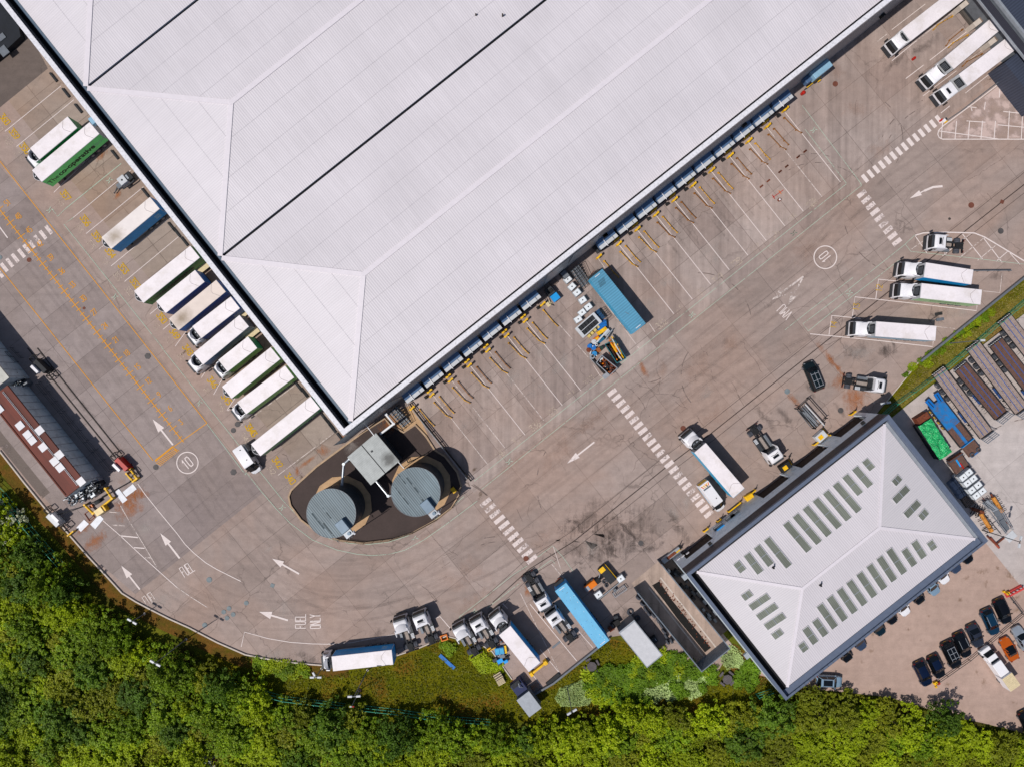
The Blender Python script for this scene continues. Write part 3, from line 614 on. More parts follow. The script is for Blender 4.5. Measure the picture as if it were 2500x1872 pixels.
for pts, w, m in (([qC(1240, 1400), qD(1300, 15), qD(1420, 165), qD(1590, 370), qD(1665, 470), qD(1740, 545), qD(1850, 635), qD(1950, 695), qD(2165, 802)], .13, PW), ([qD(925, 255), qD(1080, 390), qD(1250, 550), qD(1440, 722), qD(1590, 855)], .13, PW), ([qD(1590, 855), qD(1720, 945), qD(1870, 1040)], .12, PWW),
                  ([qD(1065, 90), qD(1110, 170), qD(1180, 290), qD(1290, 470), qD(1410, 675)], .12, PWW), ([qD(1010, 295), qD(1135, 302)], .2, PWW), ([qD(1085, 393), qD(1240, 408)], .2, PW), ([qD(1205, 498), qD(1300, 505)], .18, PW), ([qD(1305, 588), qD(1360, 590)], .16, PWW), ([qD(985, 180), qD(1060, 186)], .12, PWW),
                  ([qD(2168, 1390), c2(-10, 440), c2(200, 498), c2(400, 532), c2(600, 546), c2(800, 550)], .12, PW), ([a4(300, 515), a4(700, 500), a4(1500, 345)], .1, PWW), ([c2(1700, 318), c2(1745, 300), c2(1845, 415)], .13, PW),
                  ([qG(1355, 340), qG(1720, 1080)], .1, PWW), ([qG(1450, 455), qG(1870, 965)], .12, PW), ([qG(1205, 450), qG(1250, 495)], .12, PW), ([qG(1540, 860), qG(1720, 1080)], .1, PW), ([qG(1460, 1070), qG(1565, 1205)], .11, PW), ([qG(1645, 95), qG(1760, 235)], .11, PWW), ([qG(1880, 690), qG(2015, 845)], .1, PW), ([qG(1500, 220), qG(1580, 320)], .1, PWW), ([qH(0, 115), qH(100, 415)], .09, PWW),
                  ([qK(1225, 462), qK(1300, 440), qK(1500, 433), qK(1760, 440), qK(1850, 475), qK(1960, 540), qK(2060, 600), qK(2208, 690)], .2, PW), ([qK(1225, 460), qK(1340, 625)], .13, PW), ([qK(1370, 440), qK(1510, 640)], .12, PWW), ([qK(1655, 450), qK(1840, 680)], .14, PW), ([qK(1840, 480), qK(2010, 705)], .14, PW), ([qK(2080, 620), qK(2170, 722)], .12, PW),
                  ([qK(1400, 445), qK(1195, 585)], .1, PWW), ([qK(1570, 570), qK(1475, 645)], .15, PW), ([qK(1725, 450), qK(1640, 510)], .12, PWW), ([qK(1850, 480), qK(1630, 660)], .13, PWW), ([qK(1960, 545), qK(1790, 685)], .12, PWW), ([qK(2060, 605), qK(1955, 695)], .12, PW),
                  ([qK(1105, 690), qK(1070, 868)], .12, PW), ([qK(1140, 880), qK(900, 855), qK(875, 1030)], .13, PW), ([qK(665, 1190), qK(688, 1013), qK(1250, 1075), qK(1780, 1137), qK(1785, 1090)], .12, PW), ([qK(740, 1207), qK(480, 1180), qK(455, 1355)], .13, PW), ([qK(285, 1345), qK(900, 1405), qK(1385, 1460), qK(1392, 1410)], .13, PW),
                  ([qK(2010, 800), qK(1990, 975), qK(1840, 960)], .1, PWW), ([qK(1420, 1280), qK(1585, 1297)], .09, PWW), ([qL(1320, 40), qL(1020, 270)], .1, PW), ([qL(975, 310), qL(890, 375)], .12, PWW), ([qL(1020, 550), qL(1240, 370)], .12, PW), ([qL(1240, 370), qL(1640, 55)], .1, PWW), ([qL(1145, 710), qL(1305, 588)], .12, PW), ([qL(1360, 545), qL(1820, 190)], .11, PW), ([qL(1300, 865), qL(1600, 640)], .1, PW), ([qL(1690, 560), qL(1880, 420)], .1, PWW), ([qL(1460, 1020), qL(1540, 955)], .12, PW), ([qL(1680, 840), qL(2010, 580)], .1, PW)):
    wh_.strip(pts, w, Z1, m)
struct(wh_, 'white_lane_markings')
hz = MB()
hz.strip([qL(2050, 705), qL(1750, 935), qL(1480, 1135), qL(1440, 1175), qL(1432, 1210), qL(1445, 1240), qL(1475, 1254), qL(2600, 1254)], .16, Z1, PW)
for x in (1470, 1595, 1712, 1828, 1945, 2070, 2190): seg(hz, qL(x + 6, 1090 if x < 2000 else 1000), qL(x - 8, 1252), .15, PW, Z2)
for a, b in (((1440, 1180), (1975, 1252)), ((1970, 1125), (2400, 1165)), ((2020, 1005), (2400, 1045)), ((2080, 895), (2400, 925)), ((1690, 1090), (1860, 1102)), ((1990, 765), (2125, 780)), ((1730, 965), (1740, 1000)), ((1860, 920), (1850, 990)), ((1990, 770), (1985, 880)), ((2110, 780), (2100, 870)), ((2050, 710), (2260, 950)), ((1700, 960), (1780, 972))): seg(hz, qL(*a), qL(*b), .14, PW, Z2 + .001)
struct(hz, 'hatched_corner_markings')
HATP = paint('pale_hatch_wash', (208, 184, 176), .5, .25)
struct(MB().flat([qL(*p) for p in ((2050, 720), (1600, 1070), (1480, 1160), (1480, 1240), (2400, 1240), (2400, 900))], .024, HATP), 'pale_hatched_ground')
# zebra crossings: each crossing one painted group
def zebra(name, centres, dirv, ln, wd, m):
    mb = MB(); n = Vector((-dirv.y, dirv.x, 0))
    for c in centres: mb.add([tuple(c + dirv * (a * ln / 2) + n * (b * wd / 2) + Vector((0, 0, Z1))) for a, b in ((-1, -1), (1, -1), (1, 1), (-1, 1))], [(0, 1, 2, 3)], m)
    struct(mb, name)
PZ = paint('zebra_paint', (232, 216, 212), .44, 2.6)
zebra('left_lane_crossing', [qB(*p) for p in ((440, 595), (388, 640), (338, 682), (287, 722), (242, 766), (195, 806), (138, 848), (90, 890), (40, 932), (0, 985))], V, 1.75, .62, PZ)
zebra('lower_crossing', [c4(867 + 41.6 * i, 462 + 51 * i) for i in range(11)], U, 2.1, .72, PZ)
zebra('middle_crossing', [qQ(347 + 39.46 * i, 28 + 49.55 * i) for i in range(23)], U, 1.75, .72, PZ)
zebra('upper_crossing', [qL(1440 - 50.9 * i, 1075 + 40.8 * i) for i in range(14)], V, 1.5, .66, PW)
zebra('right_crossing', [qK(750 + 39.4 * i, 88 + 54 * i) for i in range(9)], U, 1.75, .75, PZ)
# ================================================================== WAREHOUSE
RW_X = roof_mat('warehouse_sheeting', (213, 207, 212), 0, .36, .09, var=.06)
RW_Y = roof_mat('warehouse_hip_sheeting', (213, 207, 212), 1, .36, .06, var=.04)
CAPW = M('white_ridge_cap', (218, 211, 217), .5, var=.04)
COPE = M('white_coping', (226, 224, 230), .4, var=.1, sc=2.5, dirt=(150, 150, 150), dirt_amt=.5)
WALLG = roof_mat('grey_wall_cladding', (122, 128, 140), 0, .33, .2)
GUTTER = M('black_gutter', (20, 20, 24), .8, var=.5, sc=2)
JOINT = M('sheet_joint', (190, 185, 191), .6)
DOCKB = M('dock_canopy_blue', (80, 106, 140), .45, var=.14, sc=.8)
PIPEW = M('white_pipe', (226, 226, 228), .35, var=.06)
wh = thing('warehouse', 'huge white hip-roofed warehouse with black valley gutters and a row of dock doors', 'warehouse', BC, TH)
L_, D_ = 135.0, 132.0
hw, he, rise, sp, pt = 14.8, 13.5, 1.8, 33.0, .85
b = MB()
b.box(0, L_, 0, .4, 0, he, WALLG); b.box(0, .4, .4, D_, 0, he, WALLG); b.box(L_ - .4, L_, .4, D_, 0, he, WALLG); b.box(.4, L_ - .4, D_ - .4, D_, 0, he, WALLG)
b.build('wall', wh)
b = MB()
b.box(0, L_, 0, .75, he, hw, COPE); b.box(0, .75, .75, D_, he, hw, COPE); b.box(.75, L_, D_ - .7, D_, he, hw, COPE)
b.build('parapet', wh)
b = MB(); b.box(.76, .9, .76, D_ - .71, he - .4, hw - .25, DGREY); b.box(1.5, 1.95, .9, D_ - .8, he - .05, he + .02, M('slate_eave', (92, 108, 124), .5))
b.build('gutter_lining', wh)
g = MB(); g.flat([(.75, .75), (L_, .75), (L_, D_ - .7), (.75, D_ - .7)], he - .45, GUTTER); g.build('gutter', wh, recalc=False)
yy = [1.15] + [sp * k + .6 for k in range(1, 5)]
for k in range(4):
    y0 = 1.15 if k == 0 else sp * k + .2
    y1 = sp * (k + 1) - .2 if k < 3 else D_ - .9
    x0 = 1.97; ym = (y0 + y1) / 2; xr = x0 + (y1 - y0) / 2 * .98; zr = he + rise; x1 = L_ - .3
    r = MB()
    r.add([(x0, y0, he), (x1, y0, he), (x1, ym, zr), (xr, ym, zr)], [(0, 1, 2, 3)], RW_X)
    r.add([(x1, y1, he), (x0, y1, he), (xr, ym, zr), (x1, ym, zr)], [(0, 1, 2, 3)], RW_X)
    r.add([(x0, y1, he), (x0, y0, he), (xr, ym, zr)], [(0, 1, 2)], RW_Y)
    # vertical eaves so the sheets have an edge
    r.add([(x0, y0, he - .3), (x1, y0, he - .3), (x1, y0, he), (x0, y0, he)], [(0, 1, 2, 3)], COPE)
    r.add([(x0, y1, he - .3), (x1, y1, he - .3), (x1, y1, he), (x0, y1, he)], [(3, 2, 1, 0)], COPE)
    r.add([(x0, y0, he - .3), (x0, y1, he - .3), (x0, y1, he), (x0, y0, he)], [(3, 2, 1, 0)], COPE)
    ro = r.build('roof', wh, recalc=False)
    c = MB()
    for p, q in (((x0, y0, he), (xr, ym, zr)), ((x0, y1, he), (xr, ym, zr)), ((xr - .2, ym, zr), (x1, ym, zr))): c.beam(Vector(p) + Vector((0, 0, .03)), Vector(q) + Vector((0, 0, .03)), .75, .1, CAPW)
    c.build('ridge_cap', ro)
    j = MB(); hs = (y1 - y0) / 2
    for f in (.27, .5, .76):
        w = .07
        for yA, sgn in ((y0, 1), (y1, -1)):
            y = yA + sgn * hs * f; z = he + rise * f + .012
            j.add([(x0 + (xr - x0) * f + .5, y - w / 2, z - rise / hs * w / 2 * sgn), (x1, y - w / 2, z - rise / hs * w / 2 * sgn), (x1, y + w / 2, z + rise / hs * w / 2 * sgn), (x0 + (xr - x0) * f + .5, y + w / 2, z + rise / hs * w / 2 * sgn)], [(0, 1, 2, 3)], JOINT)
        x = x0 + (xr - x0) * f; zz = he + rise * f + .012; dz = rise / (xr - x0) * w / 2
        j.add([(x - w / 2, y0 + hs * f + .4, zz - dz), (x + w / 2, y0 + hs * f + .4, zz + dz), (x + w / 2, y1 - hs * f - .4, zz + dz), (x - w / 2, y1 - hs * f - .4, zz - dz)], [(0, 1, 2, 3)], JOINT)
    j.build('sheet_joint', ro, recalc=False)
# dock canopies: blue pitched tops with a white leading edge
inv = Matrix.Rotation(-TH, 3, 'Z')
for px, py in ((1162, 38), (1227, 38)):
    q = inv @ (W(px, py, 14) - BC); m = MB(); m.cyl((q.x, q.y, 13.4), (q.x, q.y, 14.35), .13, DARKK); m.build('roof_vent', wh)
def loc_of(p): return inv @ (Vector((p.x, p.y, 0)) - BC)
pods = [qP(400 + 174.5 * i, 1140 - 139 * i, 4.8) for i in range(7)] + [qO(295 + 173.6 * i, 1225 - 140.6 * i, 4.8) for i in range(10)]
for i, p in enumerate(pods):
    q = loc_of(p); x = q.x; w = 1.76
    c = MB()
    vs = [(x - w, -1.45, 3.6), (x + w, -1.45, 3.6), (x + w, 0, 3.6), (x - w, 0, 3.6), (x - w, -1.45, 4.6), (x + w, -1.45, 4.6), (x + w, 0, 5.05), (x - w, 0, 5.05)]
    c.add(vs, [(3, 2, 1, 0), (4, 5, 6, 7), (0, 1, 5, 4), (1, 2, 6, 5), (2, 3, 7, 6), (3, 0, 4, 7)], DOCKB)
    c.box(x - w - .03, x + w + .03, -1.55, -.95, 4.5, 4.86, GREYW); c.box(x + .95, x + 1.05, -1.52, -.92, 4.52, 4.9, MGREY)
    c.box(x - w * .3 - .05, x - w * .3 + .05, -1.75, -.3, 4.88, 4.98, WHITE)
    can = c.build('dock_canopy', wh)
    d = MB(); d.box(x - w, x + w, -1.4, -.02, 0, 1.2, DGREY); d.box(x - 1.3, x + 1.3, -1.5, -1.4, .6, 1.2, BLACK)
    d.box(x - 1.45, x - 1.3, -1.5, -.02, 1.2, 3.58, BLACK); d.box(x + 1.3, x + 1.45, -1.5, -.02, 1.2, 3.58, BLACK)
    d.build('dock_leveller', can)
    d = MB(); d.box(x - 1.28, x + 1.28, -.12, -.03, 1.2, 3.55, LGREY); d.build('dock_door', can)
# the lone blue housing further along the dock wall, and pale wall bays between the two runs of docks
q = loc_of(qL(380, 620, 5)); c = MB(); c.box(q.x - 1.6, q.x + 2.0, -1.5, -.02, 3.4, 5.0, PALEBLUE); c.box(q.x - 2.7, q.x - 1.62, -1.2, -.04, 3.0, 4.2, DOCKB); c.build('blue_duct_housing', wh, bevel=.08)
for p, wd in ((qN(420, 130, 9), 3.2), (qN(250, 420, 9), 2.6), (qF(1130, 300, 8), 6.5)):
    q = loc_of(p); c = MB(); c.add([(q.x - wd, -.06, 2.5), (q.x + wd, -.06, 2.5), (q.x + wd * .7, -.06, 13), (q.x - wd * .9, -.06, 13)], [(0, 1, 2, 3)], LGREY); c.build('wall_panel', wh, recalc=False)
c = MB()
for q in (loc_of(qL(870, 215, 4)), loc_of(qO(1515, 195, 6)), loc_of(qO(275, 1190, 6)), loc_of(qN(640, 80, 6))): c.box(q.x - .35, q.x + .35, -.5, -.02, 6, 6.7, BLACK)
c.build('wall_light', wh)
for i in range(24):
    c = MB(); y = 8 + i * 4.07
    c.box(-.25, -.02, y - 1.5, y + 1.5, 0, 1.3, DGREY); c.box(-.18, -.02, y - 1.35, y + 1.35, 1.3, 4.3, LGREY); c.box(-.45, -.25, y - 1.4, y - 1.1, .5, 1.3, BLACK); c.box(-.45, -.25, y + 1.1, y + 1.4, .5, 1.3, BLACK)
    c.build('side_dock_door', wh)
# a hood and lamp on the left wall above the second lorry
c = MB(); q = loc_of(qA(790, 1075, 8)); c.box(-2.4, -.02, q.y - .7, q.y + .7, 6.6, 7.2, PALEBLUE, 0, .1); c.build('extract_hood', wh)

# ================================================================== WORKSHOP
ws_z = 10.0
c_l, c_t, c_b, c_r = (W(1676, 1400.5, ws_z), W(2171.7, 1010, ws_z), W(1920.4, 1707.6, ws_z), W(2412, 1319, ws_z))
wdir = (c_t - c_l); wdir.z = 0; WT = ang(wdir); WL = (wdir.length + (c_r - c_b).length) / 2
wdep = ((c_b - c_l).length + (c_r - c_t).length) / 2
kl = Matrix.Rotation(WT, 3, 'Z'); WO = Vector((c_l.x, c_l.y, 0)); WU = kl @ Vector((1, 0, 0)); WV = kl @ Vector((0, -1, 0))
WROOF_X = roof_mat('workshop_sheeting', (208, 202, 207), 0, .34, .1, var=.04)
WROOF_Y = roof_mat('workshop_hip_sheeting', (206, 201, 205), 1, .34, .08, var=.03)
FASC = M('slate_blue_coping', (98, 108, 128), .45, .1, var=.08)
WDARK = roof_mat('dark_upper_cladding', (50, 50, 60), 0, .3, .15)
WGREY = M('grey_lower_cladding', (226, 236, 244), .5, var=.08, sc=1.0, dirt=(160, 172, 184), dirt_amt=.5)
SKYL = roof_mat('grp_rooflight', (122, 126, 116), 0, .3, .16, rough=.3, var=.22)
wsx = thing('workshop', 'white hip-roofed vehicle workshop with rows of dark rooflights and slate-blue edging', 'workshop', WO, WT)
wsi = kl.inverted()
def wloc(p): return wsi @ (Vector((p.x, p.y, 0)) - WO)
b = MB()
b.box(0, WL, -.4, 0, 6.9, 9.45, WDARK)                       # upper band, yard side
b.box(.01, .4, -wdep, -.41, 0, 8.9, WGREY); b.box(WL - .4, WL - .01, -wdep, -.41, 0, 8.9, WGREY); b.box(.41, WL - .41, -wdep, -wdep + .4, 0, 8.9, WGREY)
b.build('wall', wsx)
# door bays in the yard wall: dark openings between grey piers
doors = []
for pa, pb in ((qJ(575, 810, 4.6), qJ(805, 622, 4.6)), (qJ(222, 1085, 4.6), qJ(465, 893, 4.6)), (qQ(1720, 992, 4.6), qQ(1955, 800, 4.6)), (qQ(1030, 1537, 4.6), qQ(1265, 1345, 4.6))):
    x0, x1 = wloc(pa).x, wloc(pb).x; doors.append((x0, x1))
q = wloc(qQ(2065, 715, 4.6)).x; q2 = wloc(qQ(2300, 525, 4.6)).x
doors = sorted([d for d in doors])
b = MB(); cur = 0.0
edges = []
for x0, x1 in doors:
    edges.append((cur, x0)); cur = x1
edges.append((cur, WL))
for e0, e1 in edges:
    if e1 - e0 > .3: b.box(e0 + (.01 if e0 == 0 else 0), e1 - .01, -.4, -.012, 0, 4.6, WGREY)
b.box(.01, WL - .01, -.4, -.012, 4.6, 6.9, WGREY)
b.build('yard_wall', wsx)
DOORIN = M('unlit_opening_brown', (52, 42, 38), .8, var=.3)  # dark brown panel paints in the unlit inside of each door opening
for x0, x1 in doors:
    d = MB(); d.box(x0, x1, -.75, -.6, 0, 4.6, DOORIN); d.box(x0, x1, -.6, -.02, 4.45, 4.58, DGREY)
    d.build('door_opening', wsx)
b = MB(); pth = .6
b.box(-.02, WL + .02, -.5, .02, 9.45, ws_z, FASC); b.box(-.02, pth - .1, -wdep, -.5, 8.9, ws_z, FASC); b.box(WL - pth, WL + .02, -wdep, -.5, 8.9, ws_z, FASC); b.box(-.02, WL + .02, -wdep - .35, -wdep + .0, 8.6, ws_z - .5, FASC)
b.build('parapet', wsx)
b = MB(); b.flat([(.6, -.7), (WL - .7, -.7), (WL - .7, -wdep + .1), (.6, -wdep + .1)], 8.95, GUTTER); b.build('gutter', wsx, recalc=False)
b = MB(); b.box(.6, WL - .7, -wdep + .01, -wdep + .98, 9.0, 9.2, FASC); b.box(WL - 1.15, WL - .62, -wdep + 1.0, -1.0, 9.0, 9.2, LGREY); b.build('eave_shelf', wsx)
x0, x1, y0, y1, zr, z0 = 1.5, WL - 1.2, -1.0, -wdep + 1.1, 11.0, 9.3
hs = (y0 - y1) / 2; ym = (y0 + y1) / 2; xa, xb = x0 + hs * .97, x1 - hs * .97
r = MB()
r.add([(x0, y0, z0), (x1, y0, z0), (xb, ym, zr), (xa, ym, zr)], [(3, 2, 1, 0)], WROOF_X); r.add([(x1, y1, z0), (x0, y1, z0), (xa, ym, zr), (xb, ym, zr)], [(3, 2, 1, 0)], WROOF_X)
r.add([(x0, y1, z0), (x0, y0, z0), (xa, ym, zr)], [(2, 1, 0)], WROOF_Y); r.add([(x1, y0, z0), (x1, y1, z0), (xb, ym, zr)], [(2, 1, 0)], WROOF_Y)
for p, q in (((x0, y0), (x1, y0)), ((x1, y0), (x1, y1)), ((x1, y1), (x0, y1)), ((x0, y1), (x0, y0))): r.add([(*p, z0 - .35), (*q, z0 - .35), (*q, z0), (*p, z0)], [(0, 1, 2, 3)], COPE)
wro = r.build('roof', wsx, recalc=True)
c = MB()
for p, q in (((x0, y0, z0), (xa, ym, zr)), ((x0, y1, z0), (xa, ym, zr)), ((x1, y0, z0), (xb, ym, zr)), ((x1, y1, z0), (xb, ym, zr)), ((xa, ym, zr), (xb, ym, zr))): c.beam(Vector(p) + Vector((0, 0, .03)), Vector(q) + Vector((0, 0, .03)), .45, .08, CAPW)
c.build('ridge_cap', wro)
def roofz(x, y):
    dx = min(x - x0, x1 - x) / (xa - x0); dy = min(y0 - y, y - y1) / hs
    return z0 + (zr - z0) * max(0, min(dx, dy, 1))
def rooflight(ca, cb, w):
    """a ribbed translucent strip from ca to cb on the roof slope"""
    a = wloc(W(ca[0], ca[1], 10.1)); b_ = wloc(W(cb[0], cb[1], 10.1)); d = (b_ - a); d.z = 0; n = Vector((-d.y, d.x, 0)).normalized() * w / 2
    k = MB(); pts = []
    for p in (a - n, a + n, b_ + n, b_ - n): pts.append((p.x, p.y, roofz(p.x, p.y) + .13))
    k.add(pts + [(x, y, z - .15) for x, y, z in pts], [(0, 1, 2, 3), (0, 4, 5, 1), (1, 5, 6, 2), (2, 6, 7, 3), (3, 7, 4, 0)], SKYL)
    for p, q in zip(pts, pts[1:] + pts[:1]): k.beam(p, q, .05, .08, COPE)
    m = [((pts[0][i] + pts[3][i]) / 2, (pts[1][i] + pts[2][i]) / 2) for i in range(3)]
    k.beam((m[0][0], m[1][0], m[2][0] + .02), (m[0][1], m[1][1], m[2][1] + .02), .1, .04, LGREY)
    k.build('rooflight', wro)
def Zp(x0_, y0_, x, y, s=3.68): return (x0_ + x / s, y0_ + y / s)
sl = []
# long row along the yard side (image coordinates of each strip's two ends)
for (ax, ay), (bx, by) in (((1650, 270), (1710, 345)), ((1745, 195), (1860, 355)), ((1835, 125), (1955, 285)), ((1925, 55), (2110, 295))): sl.append((Zp(1350, 1300, ax, ay), Zp(1350, 1300, bx, by)))
for (ax, ay), (bx, by) in (((785, 1005), (848, 1085)), ((695, 1075), (822, 1235)), ((607, 1145), (732, 1305)), ((520, 1217), (712, 1457)), ((432, 1290), (620, 1530)), ((340, 1358), (535, 1600)), ((250, 1428), (445, 1670)), ((160, 1500), (355, 1740)), ((72, 1570), (265, 1810))): sl.append((Zp(1900, 850, ax, ay), Zp(1900, 850, bx, by)))
# the row on the far slope
for (ax, ay), (bx, by) in (((1358, 78), (1412, 150)), ((1210, 75), (1318, 225)), ((1122, 145), (1232, 295)), ((978, 142), (1140, 365)), ((892, 212), (1050, 432)), ((802, 283), (962, 505)), ((712, 355), (872, 575)), ((622, 427), (784, 647)), ((535, 497), (695, 718)), ((447, 567), (607, 787)), ((358, 640), (517, 855)), ((322, 778), (432, 925)), ((235, 850), (342, 995)), ((202, 993), (255, 1065))): sl.append((Zp(1900, 1300, ax, ay), Zp(1900, 1300, bx, by)))
for a, b_ in sl: rooflight(a, b_, 1.16)
for (ax, ay), (bx, by) in (((1710, 590), (1780, 535)), ((1778, 678), (1930, 560)), ((1845, 768), (2000, 645)), ((1915, 853), (2070, 733)), ((1982, 940), (2055, 880))): rooflight(Zp(1350, 1300, ax, ay), Zp(1350, 1300, bx, by), 1.12)
for (ax, ay), (bx, by) in (((1035, 1215), (1100, 1155)), ((1030, 1370), (1170, 1250)), ((1132, 1500), (1270, 1380)), ((1272, 1525), (1340, 1460))): rooflight(Zp(1900, 850, ax, ay), Zp(1900, 850, bx, by), 1.12)
c = MB()
for p in (qH(1985, 318, 10.8), qI(372, 468, 10.8)):
    q = wloc(p); c.cyl((q.x, q.y, roofz(q.x, q.y)), (q.x, q.y, roofz(q.x, q.y) + .6), .14, BLACK); c.beam((q.x, q.y, roofz(q.x, q.y) + .55), (q.x + .3, q.y + .3, roofz(q.x, q.y) + .55), .18, .12, BLACK)
c.build('roof_vent', wro)
c = MB()
for i in range(40):
    x = 2 + i * (WL - 4) / 39; c.box(x - .05, x + .05, -wdep - .33, -wdep + .02, ws_z - .5, ws_z - .44, MGREY)
c.build('coping_joint', wsx)
# yard-wall fittings
c = MB(); q = wloc(qQ(1325, 1245, 3)); c.box(q.x - .75, q.x + .75, 0, .12, 2.6, 3.3, BLUE); c.build('wall_sign', wsx)
for p in (qQ(1480, 1155, 3), qQ(1285, 1215, 2), qQ(1390, 1135, 1.5)):
    q = wloc(p); c = MB(); c.box(q.x - .9, q.x + .9, 0, .35, 1.9, 2.7, DGREY); c.box(q.x - .8, q.x + .8, .35, .4, 2.0, 2.6, LGREY); c.build('wall_cabinet', wsx)
c = MB()
for p in (qQ(1240, 1400, 6.5), qJ(772, 680, 6.5)): q = wloc(p); c.box(q.x - .3, q.x + .3, 0, .45, 6.2, 6.6, BLACK)
c.build('floodlight', wsx)
q = wloc(qQ(985, 1560, 2)); c = MB()
for i in range(3): c.box(q.x + i * .9 - .5, q.x + i * .9 + .1, 0, .08, 2 + i * .3, 2.5 + i * .3, WHITE)
c.build('notice', wsx)
# brackets along the wash-lane side
c = MB()
for p in (qH(1185, 390, 3.5), qH(1745, 1095, 3.5)):
    q = wloc(p); c.box(-.75, -.02, q.y - .45, q.y + .45, 3.3, 3.8, LGREY)
c.build('side_vent', wsx)

# ================================================================== SMALLER BUILDINGS
# north-east loading annex
ANX = b4(1740, 0, 7); ANX.z = 0
an = thing('loading_annex', 'dark ribbed loading annex with pale walls dividing its dock pits, top right corner', 'building', ANX, TH)
AROOF = roof_mat('annex_dark_roof', (62, 68, 84), 1, .45, .25)
ai = Matrix.Rotation(-TH, 3, 'Z')
def aloc(p): return ai @ (Vector((p.x, p.y, 0)) - ANX)
lo = aloc(b4(2208, 600, 7)).y
b = MB(); b.box(0, 40, -24, 12, 0, 6.6, MGREY); b.build('wall', an)
b = MB(); b.box(.25, 40, -24, 12, 6.605, 6.8, AROOF); b.build('roof', an)
b = MB(); b.box(-.12, .25, -24, 12, 6.4, 7.0, LGREY); b.build('eaves_trim', an)
b = MB(); b.box(-1.35, -.02, -24, 12, 5.6, 5.8, WDARK); b.build('canopy', an); b = MB(); b.box(-1.5, -1.35, -24, 12, 5.5, 5.9, LGREY); b.build('canopy_edge', an)
PITG = M('dock_pit_concrete', (84, 78, 74), .85, var=.2)
for pa, pb in ((b4(1810, 75, 3), b4(1415, 365, 2)), (b4(2075, 425, 3), b4(1680, 705, 2)), (b4(1560, -220, 3), b4(1165, 30, 2))):
    qa, qb = aloc(pa), aloc(pb); y = (qa.y + qb.y) / 2
    b = MB(); b.box(qb.x, -1.52, y - .42, y + .42, 0, 2.2, KERB); b.box(qb.x - .06, qb.x + .55, y - .46, y + .46, 0, 2.26, M('grimy_concrete', (128, 110, 98), .9, var=.35)); b.build('dividing_wall', an)
q = aloc(b4(1390, 150, .6)); b = MB(); b.box(q.x - 2.6, q.x + 1.6, q.y - 1.6, q.y + 1.6, 0, .55, PITG); b.box(q.x + 1.6, -.02, q.y - 2, q.y + 2, 0, 1.0, DGREY); b.build('dock_platform', an)
q = aloc(b4(2050, 1180, 4)); q3 = aloc(b4(2080, 1180, .5)); b = MB(); b.box(q3.x - .3, q3.x + .3, q3.y - 2.2, q3.y + 1.9, 0, .6, GREYW); b.build('pale_store_wall', an)
q2 = aloc(b4(2010, 1000, 4)); b = MB(); b.box(q.x - 1.25, -.2, q.y - 8, q2.y - .1, 0, 4.2, AROOF); b.build('lower_roof', an)

# dark shed in the top-left corner
sd = thing('dark_shed', 'dark navy shed roof with pale panels at the top left corner beside the road', 'shed', W(-40, 60), TH)
b = MB(); NAVY = M('navy_shed_roof', (24, 28, 36), .6, var=.3, sc=.6)
pl = [loc - W(-40, 60) for loc in P2((-300, -200), (20, -120), (62, 98), (30, 128), (-20, 168), (-300, 200))]
kk = Matrix.Rotation(-TH, 3, 'Z'); pl = [kk @ p for p in pl]
b.prism([(p.x, p.y) for p in pl], 0, 1.2, NAVY); b.build('shed_roof', sd)
b = MB()
for cx, cy, sx, sy in ((5, 92, 1.2, 1.0), (10, 126, 1.4, 1.6)):
    q = kk @ (W(cx, cy, 1.2) - W(-40, 60)); b.box(q.x - sx / 2, q.x + sx / 2, q.y - sy / 2, q.y + sy / 2, 1.2, 1.35, MGREY)
b.build('roof_panel', sd)

# long plant buildings on the left edge
RROOF = roof_mat('rusty_red_roof', (102, 44, 31), 0, 1.9, .12, var=.35, rough=.65)
PLW = M('plant_wall_grey', (200, 210, 216), .6, var=.12, sc=.8, dirt=(130, 138, 144), dirt_amt=.5)
SKW = M('white_rooflight', (214, 212, 216), .4, var=.06)
def plant(name, label, p_end0, p_end1, h, length, roofm):
    """p_end0/p_end1: the two roof corners of the near gable; the building runs away along -V"""
    a, b_ = W(*p_end0, h), W(*p_end1, h); w = (b_ - a).length; d = (b_ - a).normalized(); r = ang(d)
    t = thing(name, label, 'plant building', (a.x, a.y, 0), r)
    m = MB(); m.box(.05, w - .05, 0.05, length, 0, h - .3, PLW)
    for i in range(int(length / 1.5)): m.box(w - .06, w + .01, i * 1.5 + .3, i * 1.5 + .36, 0, h - .35, LGREY)
    m.build('wall', t)
    m = MB(); m.box(0, w, 0, length + .1, h - .3, h, roofm); ro = m.build('roof', t)
    return t, ro, w
pl1, plr, plw = plant('rusty_plant_building', 'long narrow plant building with rusty red roof and white square rooflights, left edge', (161, 1213), (207, 1176), 5.0, 20.3, RROOF)
pin = Matrix.Rotation(-pl1.rotation_euler.z, 3, 'Z')
for p in (b1(275, 1040, 5), b1(378, 1162, 5), b1(438, 1238, 5), b1(585, 1330, 5), b1(738, 1520, 5), b1(815, 1605, 5), b1(540, 1103, 5), b1(805, 1430, 5), b2(725, 695, 5), b1(-5, 820, 5)):
    q = pin @ (Vector((p.x, p.y, 0)) - pl1.location); m = MB(); m.box(q.x - .62, q.x + .62, q.y - .62, q.y + .62, 5.0, 5.14, SKW); m.build('rooflight', plr)
m = MB()
for x in (plw * .68, plw * .73): m.tube([(x, .3, 5.1), (x, 20, 5.1)], .04, LGREY, 6)
for x in (.25,): m.tube([(x, .3, 5.1), (x, 20, 5.1)], .05, RUST, 6)
m.build('roof_conduit', plr)
